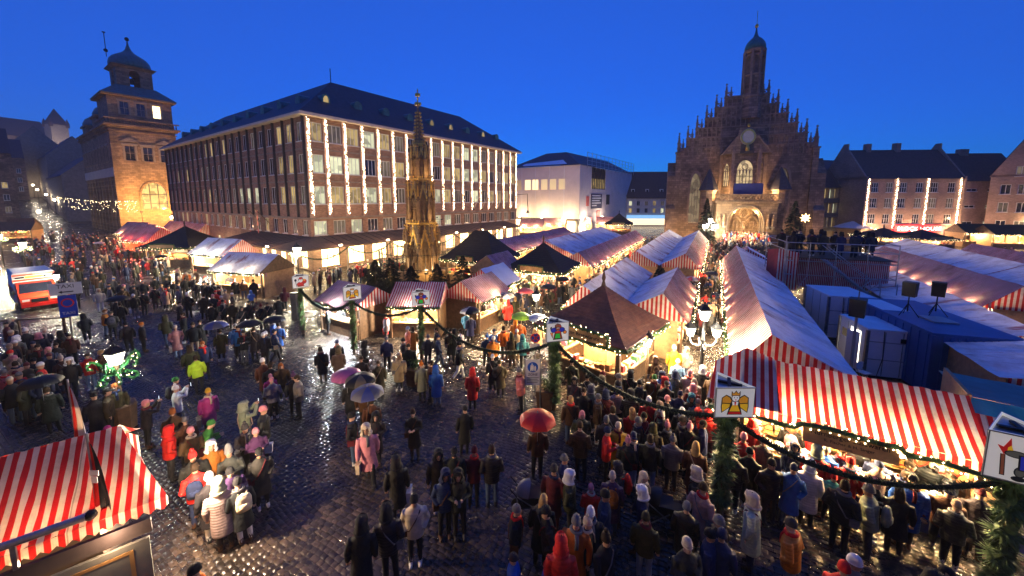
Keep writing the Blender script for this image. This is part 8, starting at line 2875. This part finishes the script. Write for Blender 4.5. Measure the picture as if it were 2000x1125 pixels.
scr = MB().quad((-.034, 0, -.07), (.034, 0, -.07), (.034, 0, .07), (-.034, 0, .07)).mesh('screen'); scr.materials.append(EM('phone_screen', (.8, .9, 1.0), 1.5, False))
for i, P_ in enumerate(PEOPLE[:n_named]):
    if P_[1] in 'hr':
        o = P_[0]
        mtx = Matrix.Translation(o.location) @ Matrix.Rotation(P_[8], 4, 'Z')
        up = P_[1] == 'r'
        c_ = mtx @ Vector((0, -.36 if not up else -.42, (1.22 if not up else 1.66) * P_[9]))
        t = put('phone', phm, None, None, c_, rot=(R_(-55) if not up else 0, 0, P_[8]))
        t['label'] = 'phone held by the %s' % short(o['label'], 12)
        t['category'] = 'phone'
        put('screen', scr, None, t, (0, .006, 0))


def umbrella(label, uv, cols, r=.52, ztop=2.2, tilt=(0, 0), plaid=False):
    p = G(uv[0], uv[1], ztop)
    t = thing('umbrella', label, 'umbrella', (p.x, p.y, 0), prr.uniform(0, 1))
    t.rotation_euler = (R_(tilt[0]) * .0, R_(tilt[1]) * .0, prr.uniform(0, 1))
    hgt2 = .26
    for k in range(8):
        q = MB()
        for j in range(5):
            f = j / 4
            rr_ = r * math.sin(f * PI / 2 * .98)
            z = ztop - hgt2 * (1 - math.cos(f * PI / 2)) - .0
            for i in range(4):
                a = (k + i / 3) * PI / 4
                sg_ = 1 - .06 * math.sin(PI * i / 3) * f
                q.v.append((rr_ * sg_ * math.cos(a), rr_ * sg_ * math.sin(a), z))
        for j in range(4):
            for i in range(3):
                a = j * 4 + i
                q.f.append((a, a + 1, a + 5, a + 4)); q.m.append(0)
        put('canopy_panel', q, cols[k % len(cols)], t, smooth=True)
    put('shaft', MB().tube([(0, 0, 1.25), (0, 0, ztop + .06)], .008, 5), mt['metal'], t)
    put('handle', MB().tube([(0, 0, 1.3), (0, 0, 1.2), (.03, 0, 1.17), (.055, 0, 1.2)], .013, 5), mt['black'], t)
    return p


def uc(name, c):
    m = M('umbrella_' + name, c, .45, var=.1)
    b = m.node_tree.nodes['Principled BSDF']
    tr = m.node_tree.nodes.new('ShaderNodeBsdfTranslucent'); tr.inputs[0].default_value = (*c, 1)
    mx = m.node_tree.nodes.new('ShaderNodeMixShader'); mx.inputs[0].default_value = .35
    m.node_tree.links.new(b.outputs[0], mx.inputs[1]); m.node_tree.links.new(tr.outputs[0], mx.inputs[2])
    m.node_tree.links.new(mx.outputs[0], m.node_tree.nodes['Material Output'].inputs[0])
    return m


UC = {k: uc(k, c) for k, c in dict(red=(.7, .03, .02), pink=(.45, .12, .28), brown=(.14, .12, .08), blue=(.08, .1, .28), green=(.35, .7, .08), sky=(.45, .58, .75), black=(.015, .015, .018), rose=(.75, .12, .14), white=(.6, .58, .55), grey=(.14, .14, .17)).items()}
for lab, uv, cols, coat in (('bright red umbrella before the zone sign', (1050, 806), ('red',), 'brown'), ('pink umbrella among the striped umbrellas mid-square', (676, 722), ('pink',), 'black'), ('brown checked umbrella between pink and blue ones', (703, 731), ('brown', 'black'), 'brown'),
                            ('blue checked umbrella nearest of the three mid-square', (717, 755), ('blue', 'grey'), 'brown'), ('light green umbrella before the bright lamp', (1018, 611), ('green',), 'rust'), ('pale blue umbrella beside the bright lamp', (1051, 614), ('sky',), 'beige'),
                            ('rosy red umbrella in the crowd by the black hut', (1026, 563), ('rose',), 'navy'), ('black and white umbrella before the gabled stall', (917, 600), ('black', 'black', 'white'), 'navy'), ('spotted grey umbrella beside the gabled stall front', (988, 572), ('grey', 'white'), 'black'),
                            ('black umbrella over the left crowd above the corner stall', (78, 735), ('black',), 'black'), ('patterned grey umbrella left of the reflections', (420, 628), ('grey', 'blue'), 'olive'), ('black umbrella with blue-jacketed holder', (535, 617), ('black',), 'blue'),
                            ('black umbrella behind the blue-jacketed pair', (487, 625), ('black',), 'charcoal'), ('black umbrella in the crowd before the taxi sign', (228, 578), ('black',), 'black'), ('dark umbrella before the red-gabled stall', (315, 498), ('black',), 'black'),
                            ('white umbrella in the far left crowd', (193, 472), ('white',), 'brown'), ('black umbrella by the second aisle', (1070, 555), ('black',), 'black'), ('dark umbrella in the second aisle crowd', (1098, 540), ('black',), 'black'), ('rosy umbrella in the church aisle', (1352, 540), ('rose', 'white'), 'cream'),
                            ('brown umbrella in the church aisle crowd', (1390, 530), ('brown',), 'beige')):
    p = umbrella(lab, uv, [UC[c] for c in cols], .55 if uv[1] > 600 else .6)
    if coat:
        q = p + _Fh * .18
        pv = proj((q.x, q.y, 1.7))
        o = person(pv[0], pv[1], 'B', prr.choice('la'), coat, 'black', 's', 'hair', .97, 0, Vector((q.x, q.y, 0)))
        o['label'] = 'person in %s coat under the %s' % (CN.get(coat, coat), ' '.join(lab.split()[:10]))
        o['category'] = 'person'; o['group'] = 'visitors of the market'

# ---------------------------------------------------------------- the far crowd as one mass
def crowd_material():
    m, n, l, b = nt('crowd_cloth')
    at = n.new('ShaderNodeAttribute'); at.attribute_name = 'tone'
    l.new(at.outputs['Color'], b.inputs['Base Color'])
    b.inputs['Roughness'].default_value = .8
    return m


def simple_figure():
    q = MB()
    for s in (-1, 1):
        q.tube([(s * .09, 0, .0), (s * .09, 0, .5), (s * .085, 0, .9)], [.06, .07, .1], 6, 1)
        q.tube([(s * .2, 0, 1.38), (s * .27, .02, 1.12), (s * .22, -.1, .95)], [.075, .065, .05], 6, 0)
    loft(q, [ell(.62, .21, .16), ell(.95, .19, .15), ell(1.25, .205, .155), ell(1.42, .17, .12), ell(1.5, .07, .07)], 8, 0)
    loft(q, [ell(1.5, .055, .06), ell(1.57, .08, .09), ell(1.66, .085, .1), ell(1.7, .085, .1)], 8, 2)
    loft(q, [ell(1.66, .095, .11), ell(1.73, .09, .105), ell(1.79, .05, .06)], 8, 3)
    return q


fq = simple_figure()
fv = np.array(fq.v)
spots = []
FAR = [([(120, 440), (330, 470), (330, 520), (60, 520), (30, 470)], 170), ([(60, 520), (330, 515), (420, 530), (330, 560), (20, 560)], 30), ([(1330, 468), (1520, 462), (1500, 490), (1420, 500), (1345, 500)], 150), ([(1335, 500), (1415, 498), (1418, 600), (1338, 610)], 80),
       ([(1180, 500), (1252, 462), (1310, 450), (1300, 462), (1120, 570)], 100), ([(1000, 520), (1120, 520), (1140, 555), (950, 590)], 60), ([(600, 522), (780, 500), (790, 512), (610, 535)], 34), ([(1020, 462), (1180, 452), (1180, 458), (1030, 468)], 30), ([(10, 600), (120, 690), (60, 760), (0, 740)], 14),
       ([(1890, 480), (2000, 482), (2000, 492), (1880, 490)], 16), ([(345, 520), (480, 560), (440, 580), (330, 560)], 18)]
for poly, n_ in FAR:
    k = tries = 0
    while k < n_ and tries < 3000:
        tries += 1
        u, v = crowd_spot(poly)
        p = G(u, v, 1.72)
        if free(p, .38):
            taken.append((p.x, p.y))
            spots.append((p.x, p.y, 0.0, prr.uniform(.9, 1.05)))
            k += 1
# choir on steps before the church porch
for r_ in range(5):
    for k in range(13):
        q = chm @ Vector((-3.0 + k * .5 + prr.uniform(-.1, .1), PY - .6 - r_ * .55, 0))
        spots.append((q.x, q.y, 1.45 - r_ * .29, prr.uniform(.85, .95)))
nv = len(fv)
VV, FF, TT = [], [], []
tonesC = [C[k] for k in ('black', 'black', 'charcoal', 'navy', 'brown', 'olive', 'grey', 'maroon', 'red', 'beige', 'cream', 'blue', 'pink', 'white')]
fm_arr = [None] * nv
for f, m_ in zip(fq.f, fq.m):
    for i in f:
        fm_arr[i] = m_
for (x, y_, z, s) in spots:
    a = prr.uniform(0, 2 * PI)
    ca, sa = math.cos(a), math.sin(a)
    o_ = len(VV) * nv
    w = fv * s
    VV.append(np.stack([x + w[:, 0] * ca - w[:, 1] * sa, y_ + w[:, 0] * sa + w[:, 1] * ca, z + w[:, 2]], 1))
    FF += [tuple(i + o_ for i in f) for f in fq.f]
    t4 = [prr.choice(tonesC[:7] * 2 + tonesC[7:10] if z == 0 else tonesC[7:]), C[prr.choice(['black', 'jeans', 'charcoal'])], prr.choice(SKIN), prr.choice(tonesC)]
    TT += [(*t4[m_], 1.0) for m_ in fm_arr]
me = bpy.data.meshes.new('crowd')
me.from_pydata(np.concatenate(VV).tolist(), [], FF)
at = me.attributes.new('tone', 'FLOAT_COLOR', 'POINT')
at.data.foreach_set('color', np.array(TT, np.float32).reshape(-1))
me.polygons.foreach_set('use_smooth', [True] * len(FF))
cr = put('crowd', me, crowd_material(), kind='stuff')
cr['label'] = 'dense far crowd of visitors filling the aisles and the street'
cr['category'] = 'crowd'
st_ = thing('choir_steps', 'stepped platform before the church porch under the choir', 'steps', chm @ Vector((0, PY - .3, 0)), cha)
for r_ in range(5):
    put('step', MB().box(-3.4, 3.4, -.6 - r_ * .55, -.05 - r_ * .55, 0, 1.44 - r_ * .29), mt['wood'], st_)

print('PEOPLE', n_named, n_plat, len(PEOPLE), len(spots))
# ---------------------------------------------------------------- mist over the square and the hill
hz = MB().box(-700, 160, -60, 330, -2.5, 92)
hm_ = bpy.data.materials.new('mist')
hm_.use_nodes = True
hn = hm_.node_tree.nodes
hn.clear()
ho = hn.new('ShaderNodeOutputMaterial')
hv = hn.new('ShaderNodeVolumePrincipled')
hv.inputs['Color'].default_value = (.9, .92, .95, 1)
hv.inputs['Density'].default_value = .0005
hm_.node_tree.links.new(hv.outputs[0], ho.inputs['Volume'])
put('haze', hz, hm_, kind='stuff')
